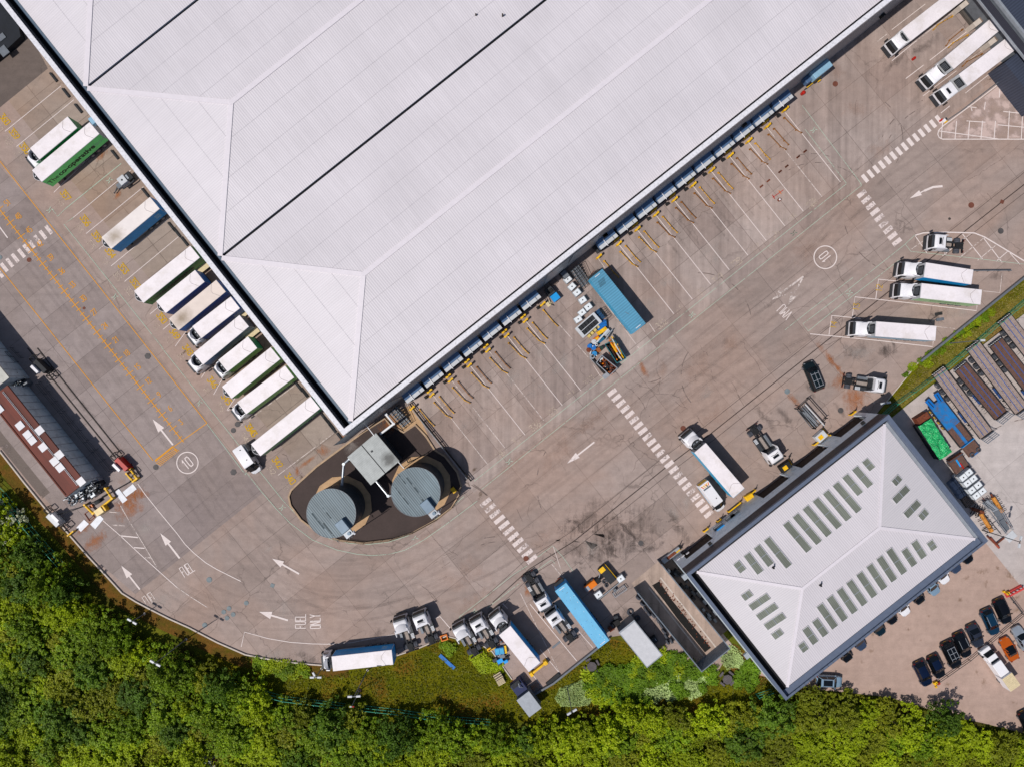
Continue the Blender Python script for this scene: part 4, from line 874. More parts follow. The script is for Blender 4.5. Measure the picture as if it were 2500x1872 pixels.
pl2, plr2, _ = plant('pale_plant_building', 'pale-roofed plant building cut by the left edge with yellow gear at its end', (-28, 962), (22, 922), 5.0, 26, M('pale_plant_roof', (190, 188, 180), .6, var=.15))
# bunds: paving strips and low walls beside the plant
m = MB()
for a, b_ in ((b1(505, 0), b1(1640, 1420)), (b1(375, 0), b1(1560, 1470))): m.beam(a + Vector((0, 0, .06)), b_ + Vector((0, 0, .06)), .14, .12, DARKK)
struct(m, 'bund_kerb', recalc=True)
m = MB()
for off in (0, 1.1):
    a, b_ = b1(190, 0) - U * off, b1(320, 130) - U * off
    c_, d_ = b1(570, 450) - U * off * .6, b1(1530, 1620) - U * off * .6
    for p, q in ((a, b_), (c_, d_)):
        m.tube([p + Vector((0, 0, 1.05)), q + Vector((0, 0, 1.05))], .035, DGREY, 6); m.tube([p + Vector((0, 0, .55)), q + Vector((0, 0, .55))], .03, DGREY, 6)
        n = max(2, int((q - p).length / 2))
        for i in range(n + 1): r_ = p.lerp(q, i / n); m.tube([r_, r_ + Vector((0, 0, 1.05))], .035, DGREY, 6)
    if off: break
o = m.build('bund_railing'); tag(o, 'thin grey handrail along the walkway beside the rusty-roofed plant building', 'railing')
MOSS = paint('lane_edge_strip', (116, 104, 98), .42, .6)
struct(MB().strip([b1(-120, 1060), b1(0, 1215), b1(360, 1660), b1(620, 1980)], 1.7, .007, MOSS), 'paved_edge_strip')

# tank compound ------------------------------------------------------------------
BUND = M('bund_floor', (70, 58, 55), .85, var=.15, sc=.4)
EDGE = M('bund_edge_concrete', (176, 150, 124), .9, var=.2)
isl = [qF(*p) for p in ((640, 690), (1060, 380), (1250, 260), (1300, 320), (1420, 385), (1525, 318), (1620, 420), (1700, 545), (1790, 600), (1900, 740), (1935, 860), (1915, 950), (1850, 1060), (1710, 1170), (1500, 1285), (1300, 1350), (1060, 1378), (840, 1350), (640, 1275), (500, 1170), (405, 1040), (388, 960), (410, 905), (470, 845))]
struct(MB().flat(isl, .010, BUND), 'tank_bund_floor')
struct(MB().wall(isl, .3, 0, .28, EDGE, close=True), 'tank_bund_wall', recalc=True)
struct(MB().flat([qF(*p) for p in ((1100, 330), (1500, 130), (1700, 540), (1525, 318), (1420, 380), (1250, 262))], .0145, M('tan_slab', (186, 152, 116), .85, var=.15)), 'tan_slab')
TROOF = roof_mat('tank_roof_sheeting', (112, 128, 136), 0, .34, .3, var=.3)
TWALL = M('tank_wall_slate', (52, 62, 72), .5, .1, var=.12)
def tank(c, label, rot):
    h = 7.5; p = qF(*c, h); t = thing('water_tank', label, 'tank', (p.x, p.y, 0), rot, 'fire water tanks in the bund')
    r = 219 / 3.68 / S * (1 - h / HC)
    m = MB(); m.prism([((r + 1.2) * math.cos(2 * PI * i / 12 + .2), (r + 1.2) * math.sin(2 * PI * i / 12 + .2)) for i in range(12)], 0, .12, M('tan_slab', 0)); m.build('plinth', t)
    m = MB(); m.cyl((0, 0, .12), (0, 0, h - .12), r, TWALL, n=64)
    for z in (1.5, 3.0, 4.5, 6.0): m.cyl((0, 0, z), (0, 0, z + .06), r + .02, DGREY, n=64)
    m.build('tank_wall', t, smooth=True)
    m = MB(); m.cyl((0, 0, h - .12), (0, 0, h), r + .03, TROOF, n=64); ro = m.build('tank_roof', t)
    m = MB(); m.cyl((0, 0, h - .02), (0, 0, h + .02), r + .07, LGREY, n=64); m.v = m.v; m.cyl((0, 0, h - .2), (0, 0, h - .02), r + .06, LGREY, n=64)
    m = MB()
    for i in range(64):
        a0, a1__ = 2 * PI * i / 64, 2 * PI * (i + 1) / 64
        m.beam(((r + .04) * math.cos(a0), (r + .04) * math.sin(a0), h), ((r + .04) * math.cos(a1__), (r + .04) * math.sin(a1__), h), .06, .08, MGREY)
    m.build('rim', t)
    return t, r
for c, lab, bx, dirt in (((768, 1112), 'round slate-blue water tank nearest the left bays with ribbed grey roof', (860, 1225), [(730, 1110), (650, 1180), (770, 1290)]), ((1527, 920), 'round slate-blue water tank nearest the zebra crossing with streaked ribbed roof', (1625, 1045), [(1400, 800), (1500, 860), (1390, 940), (1580, 980)])):
    t, r = tank(c, lab, TH)
    kin = Matrix.Rotation(-TH, 3, 'Z')
    q = kin @ (qF(bx[0], bx[1], 8.3) - t.location); q.z = 0
    HATB = M('tank_hatch_blue', (118, 136, 152), .5, .1, var=.1)
    m = MB(); m.box(q.x - .8, q.x + .8, q.y - 1.2, q.y + .9, 7.5, 8.4, HATB, .05, .05); hb = m.build('valve_house', t, bevel=.04)
    m = MB(); m.box(q.x - .75, q.x + .65, q.y - 2.2, q.y - 1.25, 7.5, 7.95, LGREY); m.cyl((q.x + .1, q.y - 1.7, 7.9), (q.x + .1, q.y - 1.7, 8.15), .28, HATB); m.build('ladder_platform', t)
    m = MB()
    for s in (-.25, .25): m.tube([(q.x + s, q.y - 2.4, 0), (q.x + s, q.y - 2.4, 8.4)], .04, LGREY, 6)
    for z in range(20): m.tube([(q.x - .25, q.y - 2.4, .4 * z + .3), (q.x + .25, q.y - 2.4, .4 * z + .3)], .025, LGREY, 5)
    m.cyl((q.x + .8, q.y - 1.9, 7.6), (q.x + .8, q.y - 2.3, 8.2), .16, WHITE); m.build('access_ladder', t)
    m = MB(); k = qF(*dirt[0], 7.5)
    for i, dd in enumerate(dirt):
        w = kin @ (qF(*dd, 7.5) - t.location); L0 = 1.1 + .5 * (i % 3)
        m.flat([(w.x - .12, w.y - L0), (w.x + .12, w.y - L0), (w.x + .12, w.y + L0), (w.x - .12, w.y + L0)], 7.506 + .001 * i, paint('roof_grime', (78, 88, 92), .5, 1.2))
    m.build('roof_grime', t, recalc=False)
# pump house
ph_c = [qF(*p, 4.3) for p in ((915, 605), (1168, 392), (1385, 648), (1116, 858))]
cen = sum(ph_c, Vector()) / 4; cen.z = 0
pa = ang(ph_c[1] - ph_c[0]); pw = ((ph_c[1] - ph_c[0]).length + (ph_c[2] - ph_c[3]).length) / 2; pd = ((ph_c[3] - ph_c[0]).length + (ph_c[2] - ph_c[1]).length) / 2
ph = thing('pump_house', 'grey ribbed flat-roofed pump house between the two round tanks, sooty patch on its roof', 'pump house', cen, pa)
t = NT('pump_roof_sheet'); oc = t.obj(); sx = t.node('ShaderNodeSeparateXYZ'); t.link(oc, sx.inputs[0])
ribs = t.math('SINE', t.math('MULTIPLY', sx.outputs[1], 2 * PI / .3))
d2 = t.node('ShaderNodeVectorMath', operation='DISTANCE'); t.link(oc, d2.inputs[0]); d2.inputs[1].default_value = (2.05, -1.7, 4.3)
n_ = t.noise(oc, .9, 5, .65)
f = t.math('SUBTRACT', t.math('ADD', t.ramp(n_, .3, .7, .85, 1.1), t.math('MULTIPLY', ribs, .05)), 0)
so = t.ramp(t.math('ADD', d2.outputs['Value'], t.math('MULTIPLY', n_, 1.6)), 1.3, 2.5, .72, 0); so.node.clamp = True
c_ = t.node('ShaderNodeRGB'); c_.outputs[0].default_value = (*lin((166, 170, 170)), 1)
t.bsdf(t.mix(so, t.scale(c_.outputs[0], f), lin((62, 60, 58))), .55, .15, .3, bump=ribs, bstr=.3, bdist=.03)
PHR = t.m
m = MB(); m.box(-pw / 2 + .05, pw / 2 - .05, -pd / 2 + .05, pd / 2 - .05, 0, 4.1, TWALL); m.build('wall', ph)
m = MB(); m.box(-pw / 2, pw / 2, -pd / 2, pd / 2, 4.1, 4.3, PHR); pr = m.build('roof', ph)
m = MB(); m.box(-.05, .05, -pd / 2 + .02, pd / 2 - .02, 4.3, 4.36, BLACK); m.box(.5, .75, 1.0, 1.3, 4.3, 4.45, DGREY); m.build('roof_seam', pr)
m = MB(); m.box(pw / 2 - .05, pw / 2 + .02, -.5, .6, 0, 2.2, DGREY); m.build('door', ph)
# silver pipes from the pump house to the tanks and warehouse
for lab, pts, r, mt in (('silver elbow pipe from the pump house to the left water tank', [qF(935, 620, 3), qF(880, 670, 3), qF(866, 850, 3)], .22, SILVER), ('silver elbow pipe from the pump house to the right water tank', [qF(1165, 815, 2), qF(1280, 955, 2), qF(1345, 945, 2)], .22, SILVER),
                        ('white elbow pipe from the warehouse wall to the pump house', [qF(1262, 225, 4), qF(1330, 308, 3.6), qF(1215, 395, 3.2)], .2, PIPEW), ('thin pale pipe between the warehouse corner and the pump house roof', [qF(1085, 325, 4.4), qF(1150, 410, 4.35)], .08, PIPEW), ('thin pale pipe between the pump house and the right tank rim', [qF(1375, 655, 4.2), qF(1418, 705, 4.4)], .08, PIPEW)):
    m = MB(); m.tube(pts, r, mt, 12)
    for p in pts: m.cyl(p - Vector((0, 0, r)), p + Vector((0, 0, r)), r * 1.12, mt, n=12)
    m.cyl(pts[1] + Vector((0, 0, -pts[1].z)), pts[1], .06, DGREY, n=8)
    tag(m.build('pipe', smooth=True), lab, 'pipe')
# grey rails around the compound
def railing(lab, pts, h=1.1, mat=None, r=.045, step=2.2, name='guard_rail', cat='railing', nr=2):
    mat = mat or DGREY; m = MB()
    for k in range(nr): m.tube([p + Vector((0, 0, h * (k + 1) / nr)) for p in pts], r, mat, 6)
    for p, q in zip(pts, pts[1:]):
        n = max(1, int(round((q - p).length / step)))
        for i in range(n + 1): x = p.lerp(q, i / n); m.cyl(x, x + Vector((0, 0, h)), r * 1.15, mat, n=6)
    return tag(m.build(name), lab, cat)
railing('low black crash rail between the end dock and the tank bund', [qF(1480, 130), qF(1600, 290), qF(1750, 475), qF(2025, 815)], .95, BLACK, .09, 2.4)
railing('parallel thin grey rail inside the black crash rail by the tanks', [qF(1500, 180), qF(1690, 420), qF(1990, 800)], .8, LGREY, .04, 2.4)
railing('thin black rail along the curved lower edge of the tank bund', [qF(1940, 870), qF(1915, 960), qF(1850, 1060), qF(1720, 1165), qF(1500, 1285), qF(1300, 1350), qF(1060, 1378), qF(840, 1350), qF(640, 1275)], 1.0, M('bund_rail_brown', (86, 70, 58), .7), .03, 1.6)
railing('black pipe rail on the slab above the right water tank', [qF(1450, 620), qF(1465, 655), qF(1610, 585), qF(1640, 560)], .9, BLACK, .05, 2)
tag(MB().box(-.35, .35, -.5, .5, 0, .5, YELLOW).xf(Matrix.Translation(qF(1868, 902)) @ Matrix.Rotation(TH, 4, 'Z')).build('valve_cover', bevel=.03), 'yellow valve cover box in the bund beside the right water tank', 'cover')
# steel stairs and handrails against the dock wall
for lab, p, n in (('black steel escape stair with hoop handrails beside the pump house', qF(1370, 215), 2), ('black steel escape stair with hoop handrails beside the blue container', qN(400, 440), 2)):
    t = thing('escape_stair', lab, 'stair', p, TH)
    m = MB()
    for i in range(7): m.box(-.9, .9, -2.4 + i * .5, -2.0 + i * .5, .1 + i * .2, .16 + i * .2, MGREY)
    m.build('tread', t)
    for s in (-.95, -.4, .4, .95):
        m = MB(); m.tube([(s, -2.7, 0), (s, -2.7, 1.0), (s, 1.0, 2.4), (s, 1.0, 0)], .045, BLACK, 6); m.tube([(s, -2.6, .5), (s, 1.0, 1.9)], .035, BLACK, 6); m.build('handrail', t)

# wash bay: open walls, floor and inspection pit ---------------------------------
wz = 3.4
wb = [qH(770, 545, wz), qH(1337, 1240, wz), qH(1588, 1042, wz), qH(1048, 362, wz)]
wo = Vector((wb[0].x, wb[0].y, 0)); wa = ang(wb[1] - wb[0]); wbl = (wb[1] - wb[0]).length; wbw = (wb[2] - wb[1]).length
wbay = thing('wash_bay', 'roofless walled wash bay with a long dark pit in its floor, beside the workshop', 'wash bay', wo, wa)
wfloor = yard_mat('wash_bay_floor', (176, 156, 142), (168, 148, 136), (158, 134, 118), 30, 30, mortar=0, streak=.25, crack=.4)
WCL = M('wash_bay_cladding', (112, 120, 130), .6, var=.15)
m = MB(); m.flat([(-1.0, 0), (wbl, 0), (wbl, wbw), (-1.0, wbw)], .016, wfloor); m.build('floor', wbay, recalc=False)
m = MB(); m.box(-.2, wbl, -.16, 0, 0, wz, WCL); m.build('screen_wall', wbay)
m = MB(); m.box(wbl, wbl + .16, -.16, wbw + .16, 0, wz, WCL); m.build('screen_wall', wbay)
m = MB(); m.box(-1.4, wbl, wbw, wbw + .16, 0, wz, WCL); m.build('screen_wall', wbay)
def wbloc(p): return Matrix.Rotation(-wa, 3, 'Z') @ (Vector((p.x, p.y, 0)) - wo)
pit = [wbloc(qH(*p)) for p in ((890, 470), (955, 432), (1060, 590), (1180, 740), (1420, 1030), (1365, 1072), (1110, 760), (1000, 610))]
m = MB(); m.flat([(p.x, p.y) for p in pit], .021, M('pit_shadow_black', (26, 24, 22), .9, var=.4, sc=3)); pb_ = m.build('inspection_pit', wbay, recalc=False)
m = MB()
for a, b_ in (((860, 490), (1360, 1120)), ((965, 400), (1470, 1035)), ((1360, 1120), (1450, 1055))): pa_, pb2 = wbloc(qH(*a)), wbloc(qH(*b_)); m.strip([pa_, pb2], .22, .026, KERB)
m.build('wheel_kerb', wbay, recalc=False)
m = MB()
for i in range(60):
    f = rng.uniform(0, 1); p = pit[1].lerp(pit[4], f) + Vector((rng.normal() * .25, rng.normal() * .25, 0)); m.box(p.x - .08, p.x + .08, p.y - .08, p.y + .08, .02, .1, RUST)
m.build('pit_rubble', wbay)
m = MB(); ya = wbw + .16
m.flat([(-.5, ya + .1), (wbl - 1, ya + .1), (wbl - 1, ya + 3.2), (-.5, ya + 3.2)], .018, ASPH); struct(m.xf(Matrix.Translation(wo) @ Matrix.Rotation(wa, 4, 'Z')), 'wash_bay_path')
# clutter in the passage
m = MB()
for i in range(26):
    p = Vector((rng.uniform(1, wbl - 3), ya + rng.uniform(.4, 2.2), 0)); s = rng.uniform(.15, .6); m.box(p.x - s, p.x + s, p.y - .2, p.y + .2, 0, rng.uniform(.2, 1.2), [DGREY, BLACK, MGREY, BLACK][i % 4])
m.xf(Matrix.Translation(wo) @ Matrix.Rotation(wa, 4, 'Z'))
m.build('scrap_heap')['kind'] = 'stuff'

# grey flat-roofed cabin
cz = 3.3
cc_ = [qH(*p, cz) for p in ((583, 882), (735, 782), (992, 1100), (842, 1222))]
cc = sum(cc_, Vector()) / 4; cc.z = 0; ca = ang(cc_[2] - cc_[1]); cl, cw = (cc_[2] - cc_[1]).length, (cc_[1] - cc_[0]).length
cab = thing('storage_cabin', 'pale grey flat-roofed storage cabin left of the wash bay', 'cabin', cc, ca)
m = MB(); m.box(-cl / 2 + .08, cl / 2 - .08, -cw / 2 + .08, cw / 2 - .08, 0, cz - .15, MGREY); m.build('wall', cab)
m = MB(); m.box(-cl / 2, cl / 2, -cw / 2, cw / 2, cz - .15, cz - .02, LGREY); m.box(-cl / 2 + .25, cl / 2 - .2, -cw / 2 + .15, cw / 2 - .12, cz - .02, cz + .03, M('pale_cabin_roof', (196, 196, 200), .6, var=.08)); m.build('roof', cab, bevel=.02)
m = MB(); m.box(-1.2, 1.2, cw / 2 - .08, cw / 2 - .02, 0, 2.1, DGREY); m.build('door', cab)
# ================================================================== VEHICLES
LAMP = M('clear_lamp', (150, 154, 158), .15, .2, .6)
TAIL = M('red_lamp', (104, 16, 16), .25)
SEAM = M('roof_seam_grey', (140, 128, 130), .6)
DARKIN = M('dark_steel_recess_shade', (42, 44, 48), .7, .1, var=.3, sc=3)  # plain dark steel; also painted-in shade for cab recesses and the van doorway
TIN = {}
def spot_roof(name, rgb, stain, cx):
    """trailer roof with a grubby soot patch of its own at local x = cx"""
    t = NT(name); o = t.obj(); p = t.pos()
    d = t.node('ShaderNodeVectorMath', operation='MULTIPLY'); t.link(o, d.inputs[0]); d.inputs[1].default_value = (.8, 1.1, 0)
    e = t.node('ShaderNodeVectorMath', operation='DISTANCE'); t.link(d.outputs[0], e.inputs[0]); e.inputs[1].default_value = (cx * .8, 0, 0)
    a = t.ramp(t.math('ADD', e.outputs['Value'], t.math('MULTIPLY', t.noise(p, 1.3, 5, .7), 1.6)), .9, 2.6, .75, 0); a.node.clamp = True
    c = t.mix(t.ramp(t.noise(p, .5, 4), .35, .65), lin(rgb), [x * .9 for x in lin(rgb)])
    t.bsdf(t.mix(a, c, lin(stain)), .6, 0, .3); return t.m

def wheel(mb_name, parent, x, y, r=.5, w=.3, twin=False):
    m = MB(); s = 1 if y > 0 else -1
    if twin:
        for k in (0, .34): m.cyl((x, y - s * k - s * w / 2, r), (x, y - s * k + s * w / 2, r), r, TYRE, n=16)
    else: m.cyl((x, y - s * w / 2, r), (x, y + s * w / 2, r), r, TYRE, n=16)
    m.cyl((x, y + s * w / 2, r), (x, y + s * (w / 2 + .02), r), r * .55, RIM, n=14)
    return m.build(mb_name, parent)

def box_body(t, xr, xf, w, zr, side, roofm, text=None, logo=None, tcol=None, zb=1.15, rear=None, other=None):
    """insulated box: body, two side panels, roof with a seam, rear doors"""
    hw_ = w / 2
    m = MB(); m.box(xr, xf, -hw_ + .02, hw_ - .02, zb, zr - .07, GREYW); m.build('box_body', t)
    for s in (-1, 1):
        m = MB(); y0, y1 = (hw_ - .02, hw_ + .0) if s > 0 else (-hw_, -hw_ + .02)
        m.box(xr + .08, xf - .08, y0, y1, zb + .05, zr - .14, side if s > 0 or other is None else other)
        p = m.build('side_panel', t)
        if text and s == text[1]:
            for body, size, x, z, mt, bold in text[0]:
                me = mesh_text(body, size, mt, bold); o = bpy.data.objects.new('lettering', me); COL.objects.link(o); o.parent = p
                o.location = (x, s * (hw_ + .006), z); o.rotation_euler = (PI / 2, 0, PI if s > 0 else 0)
    m = MB(); m.box(xr, xf, -hw_ - .005, hw_ + .005, zr - .07, zr, roofm, .02, .03); ro = m.build('roof', t)
    m = MB(); e = xr + (1.5 if xf - xr > 6 else 1.0)
    m.strip([(e - .45, -hw_ + .06), (e + .35, -.35), (e + .35, .1), (e - .3, hw_ - .06)], .05, zr + .006, SEAM); m.build('roof_seam', ro, recalc=False)
    for s in (-1, 1):
        m = MB(); m.box(xr - .05, xr - .002, min(s * .02, s * (hw_ - .03)), max(s * .02, s * (hw_ - .03)), zb + .03, zr - .1, rear or side); m.build('rear_door', t)

def running_gear(t, xr, n=3, first=1.4, sp=1.31, wy=1.05):
    m = MB()
    for s in (-.45, .45): m.box(xr + .1, xr + 8.0, s - .07, s + .07, .85, 1.15, DGREY)
    m.box(xr, xr + .15, -1.2, 1.2, .45, .75, DGREY); m.build('chassis', t)
    for i in range(n):
        for s in (-1, 1): wheel('wheel', t, xr + first + i * sp, s * wy, .5, .36)

def rear_lights(t, xr):
    for s in (-1, 1):
        m = MB(); m.box(xr - .03, xr + .01, s * .95 - .2, s * .95 + .2, .75, .95, TAIL); m.build('tail_light', t)

def trailer(label, F, Bk, side, hr=4.0, roofm=None, text=None, group='box trailers backed onto the left docks', rear=None, w=2.55, other=None, unit='lens'):
    d = F - Bk; d.z = 0; L = d.length; c = (F + Bk) / 2
    t = thing('box_trailer', label, 'trailer', (c.x, c.y, 0), ang(d), group)
    xr, xf = -L / 2, L / 2
    box_body(t, xr, xf, w, hr, side, roofm or ROOFW, text, rear=rear, other=other)
    running_gear(t, xr); rear_lights(t, xr)
    # nose-mounted cooling unit, curved in plan
    m = MB(); n = 10; arc = [(xf + .55 * math.sin(PI * i / n), -w / 2 + .25 + (w - .5) * i / n) for i in range(n + 1)]
    m.prism([(xf, -w / 2 + .25)] + arc[1:-1] + [(xf, w / 2 - .25)], 2.1, hr - .12, DARKIN); u = m.build('cooling_unit', t)
    m = MB(); m.strip(arc, .05, hr - .1, WHITE); m.box(xf + .12, xf + .3, -.28, -.1, hr - .12, hr - .08, WHITE); m.build('unit_rim', u)
    for s in (-.8, .8):
        m = MB(); m.box(xf - 2.2, xf - 2.0, s - .08, s + .08, .1, 1.15, DGREY); m.box(xf - 2.28, xf - 1.92, s - .18, s + .18, 0, .1, DGREY); m.build('landing_leg', t)
    m = MB(); m.box(-.6, 1.8, -1.15, -.6, .6, 1.1, MGREY); m.box(-.6, 1.8, .6, 1.15, .6, 1.1, MGREY); m.build('pallet_box', t)
    return t, L

def cab_parts(t, xb, high=True, hatch=False, spoiler=True, col=None, cl=2.25, recess=None, wing=False, tint=None):
    """tractor/lorry cab whose rear wall is at local x = xb, nose towards +x"""
    col = col or WHITE; w = 1.24; xf = xb + cl
    def plan(x0, x1, hw, rf):   # rounded at the nose
        q = [(x0, -hw)]
        for i in range(6): a = -PI / 2 + i * PI / 10; q.append((x1 - rf + rf * math.cos(a), -hw + rf + rf * math.sin(a) if False else -hw + rf * (1 + math.sin(a))))
        for i in range(6): a = i * PI / 10; q.append((x1 - rf + rf * math.cos(a), hw - rf + rf * math.sin(a)))
        q.append((x0, hw)); return q
    b = MB(); b.loft([[(x, y, z) for x, y in plan(xb, xf + dx, w - dw, .35)] for z, dx, dw in ((.55, -.02, .02), (1.0, .02, 0), (1.75, 0, 0))], col)
    b.loft([[(x, y, z) for x, y in plan(xb, xf + dx, w - dw, .35)] for z, dx, dw in ((1.75, -.02, .01), (2.72, -.42, .06), (2.95, -.6, .12), (3.06, -.85, .25))], col)
    b.build('cab_body', t, smooth=True)
    b = MB(); b.box(xf - .1, xf + .06, -w + .12, w - .12, .4, 1.35, DGREY, .02, .04); b.build('grille', t)
    b = MB(); b.loft([[(xf - .02, -w + .16, 1.78), (xf + .035, 0, 1.78), (xf - .02, w - .16, 1.78), (xf - .1, w - .16, 1.78), (xf - .1, -w + .16, 1.78)],
                      [(xf - .38, -w + .2, 2.62), (xf - .33, 0, 2.62), (xf - .38, w - .2, 2.62), (xf - .5, w - .2, 2.62), (xf - .5, -w + .2, 2.62)]], GLASS); b.build('windscreen', t)
    b = MB(); b.box(xf - .52, xf - .12, -w + .22, w - .22, 2.66, 2.84, DGREY, .06, .04, -.05); b.build('sun_visor', t)
    for s in (-1, 1):
        b = MB(); b.box(xf - 1.25, xf - .5, s * w - .01 if s > 0 else s * w - .015, s * w + .015 if s > 0 else s * w + .01, 1.8, 2.5, GLASS); b.build('side_window', t)
        b = MB(); b.box(xf - .42, xf - .18, s * (w + .22) - .12, s * (w + .22) + .12, 1.75, 2.6, BLACK, .03, .02); b.beam((xf - .35, s * w * .97, 2.45), (xf - .35, s * (w + .2), 2.45), .06, .06, BLACK); b.build('mirror', t)
        b = MB(); b.box(xf - .05, xf + .05, s * .9 - .2, s * .9 + .2, .6, .85, LAMP); b.build('headlight', t)
        wheel('wheel', t, xf - 1.0, s * 1.06, .5, .32)
    if hatch:
        b = MB(); x = xf - 1.35; b.box(x - .22, x + .22, -.55, .55, 3.055, 3.11, DGREY); b.box(x - .16, x + .16, -.38, .38, 3.11, 3.125, GLASS)
        for s in (-1, 1): b.box(x - .2, x + .2, s * .62 - .06, s * .62 + .06, 3.055, 3.13, WHITE)
        b.build('roof_hatch', t)
    if spoiler:
        n = 8; rc = recess if recess is not None else .75
        top = []
        b = MB()
        def arcx(y): return xb + rc * (1 - (y / .95) ** 2 * .55) if abs(y) < .95 else xb + rc * .45
        ys = [-1.0 + 2.0 * i / n for i in range(n + 1)]
        fr = [(xf - .95 - .25 * (y / 1.0) ** 2, y * .86, 3.04) for y in ys]
        mid = [(xf - 1.35 - .1 * y * y, y * .95, 3.5 - .12 * y * y) for y in ys]
        re = [(arcx(y), y, 3.86 - .14 * y * y) for y in ys]
        vs = fr + mid + re + [(x, y * .98, 2.8) for x, y, z in re] + [(x, y, 2.8) for x, y, z in fr]
        k = n + 1; fs = []
        for i in range(n): fs += [(i, i + 1, k + i + 1, k + i), (k + i, k + i + 1, 2 * k + i + 1, 2 * k + i), (2 * k + i, 2 * k + i + 1, 3 * k + i + 1, 3 * k + i)]
        fs += [(0, k, 2 * k, 3 * k, 4 * k), (n, 4 * k + n, 3 * k + n, 2 * k + n, k + n)]
        b.add(vs, fs, col); b.build('roof_deflector', t, smooth=True)
        for s in (-1, 1):
            b = MB(); xe = xb - (.55 if wing else .1)
            b.loft([[(xb + .5, s * 1.0, 2.4), (xb + .5, s * 1.12, 2.4), (xb + .5, s * 1.1, 3.75), (xb + .5, s * .98, 3.75)], [(xe, s * 1.05, 2.2), (xe, s * 1.17, 2.2), (xe, s * 1.15, 3.8 if not wing else 3.4), (xe, s * 1.03, 3.8 if not wing else 3.4)]], col); b.build('side_fairing', t)
        b = MB(); b.box(xb - .02, xb + rc * .98, -.9, .9, 2.95, 3.12, DARKIN); b.box(xb + .1, xb + .25, -.5, -.2, 3.12, 3.2, LGREY); b.box(xb + .15, xb + .3, .1, .45, 3.12, 3.18, MGREY); b.box(xb + .05, xb + .1, -.85, .85, 3.12, 3.16, MGREY); b.build('deflector_recess', t)

def lorry(label, F, Bk, hr=3.9, side=None, roofm=None, high=True, w=2.5, gap=.55, cl=2.2, text=None, group='white lorries in the yard', rear=None, hatch=False, spoiler=True, other=None, col=None, recess=None):
    d = F - Bk; d.z = 0; L = d.length; c = (F + Bk) / 2
    t = thing('lorry', label, 'lorry', (c.x, c.y, 0), ang(d), group)
    xr, xf = -L / 2, L / 2
    box_body(t, xr, xf, w, hr, side or GREYW, roofm or ROOFW, text, zb=1.1, rear=rear, other=other)
    running_gear(t, xr, 2 if L < 9 else 3, 1.6); rear_lights(t, xr)
    cab_parts(t, xf + gap, spoiler=spoiler, hatch=hatch, cl=cl, col=col, recess=recess)
    m = MB()
    for s in (-.42, .42): m.box(xf - 2, xf + gap + 1.8, s - .08, s + .08, .6, .95, DGREY)
    m.box(xf + .05, xf + gap - .02, -1.1, 1.1, .95, 1.6, DARKIN); m.build('chassis_front', t)
    m = MB(); m.box(xf + .01, xf + .16, -.78, .78, 2.2, hr - .28, DARKIN)
    for k in range(4): m.box(xf + .16, xf + .19, -.6, .6, 2.4 + .3 * k, 2.5 + .3 * k, MGREY)
    m.build('cooling_unit', t)
    for s in (-1, 1):
        m = MB(); m.box(xr + 5.2 if L > 8 else xr + 3.5, xf - .3, s * 1.12 - .03, s * 1.12 + .03, .45, 1.0, LGREY); m.build('side_guard', t)
    return t

INKG = M('grey_green_lettering', (150, 196, 164), .5)
INKW = M('pale_logo', (150, 190, 214), .5)
STA = spot_roof('sooty_trailer_roof', (232, 223, 220), (140, 122, 96), 3.4)
STB = spot_roof('sooty_beige_roof', (224, 209, 200), (128, 108, 82), 3.3)
COOP = ([('The', 1.3, 4.9, 2.5, INK, .01), ('co-operative', 1.5, -.1, 2.5, INK, .05), ('food', 1.3, -5.0, 2.5, INKG, 0.0)], 1)
COOP2 = ([('The', 1.2, 4.6, 2.55, INK, .01), ('co-operative', 1.45, -.1, 2.55, INK, .05)], 1)
LOGO = ([('co', 1.0, -3.9, 2.95, INKW, .03), ('op', 1.0, -3.9, 2.25, INKW, .03)], 1)
trailer('white trailer in the second bay with bright green side lettered in black and grey', qA(330, 1585, 4), qA(848, 1152, 4), GREEN, text=COOP, rear=GREYW)
trailer('trailer with plain blue side and pale logo at its tail, brown soot on its roof', qB(954, 715, 4), qB(1390, 352, 4), BLUE, roofm=STA, text=LOGO)
trailer('long trailer with dark-lettered green side, between a blue-sided trailer and empty bays', qB(1245, 1198, 4), qB(1752, 790, 4), M('mid_livery_green', (48, 140, 66), .45, var=.2, sc=.35), text=COOP2)
trailer('short clean white trailer with blue side and gap behind its blue rear doors', qB(1445, 1290, 4), qB(1795, 1008, 4), DBLUE)
trailer('beige-roofed trailer with blue side and a dark soot patch near its nose', qB(1560, 1445, 4), qB(1985, 1097, 4), DBLUE, roofm=STB)
trailer('white trailer with green side and black nose unit, between two white-cabbed lorries', qE(565, 1318, 4), qE(1003, 965, 4), LEAFGREEN)
trailer('long white trailer with thin dark green side, a white van standing at its nose', qF(88, 545, 4), qF(625, 118, 4), DGREEN)
GL = 'white lorries backed onto the left docks'
lorry('white lorry with dark green side in the first occupied left bay', qA(310, 1385, 3.9), qA(650, 1100, 3.9), side=DGREEN, gap=.25, cl=2.0, group=GL)
lorry('white lorry with deep blue side, parked beside the beige-roofed trailer', qE(295, 780, 3.9), qE(642, 510, 3.9), side=DBLUE, gap=.2, cl=2.1, group=GL, recess=1.1)
lorry('white lorry with grey-blue side and grey rear doors standing off the dock', qE(308, 1018, 3.9), qE(722, 675, 3.9), side=M('steel_blue_side', (60, 116, 160), .45, .1, var=.25, sc=.4), rear=MGREY, gap=.2, cl=2.3, group=GL, recess=1.1)
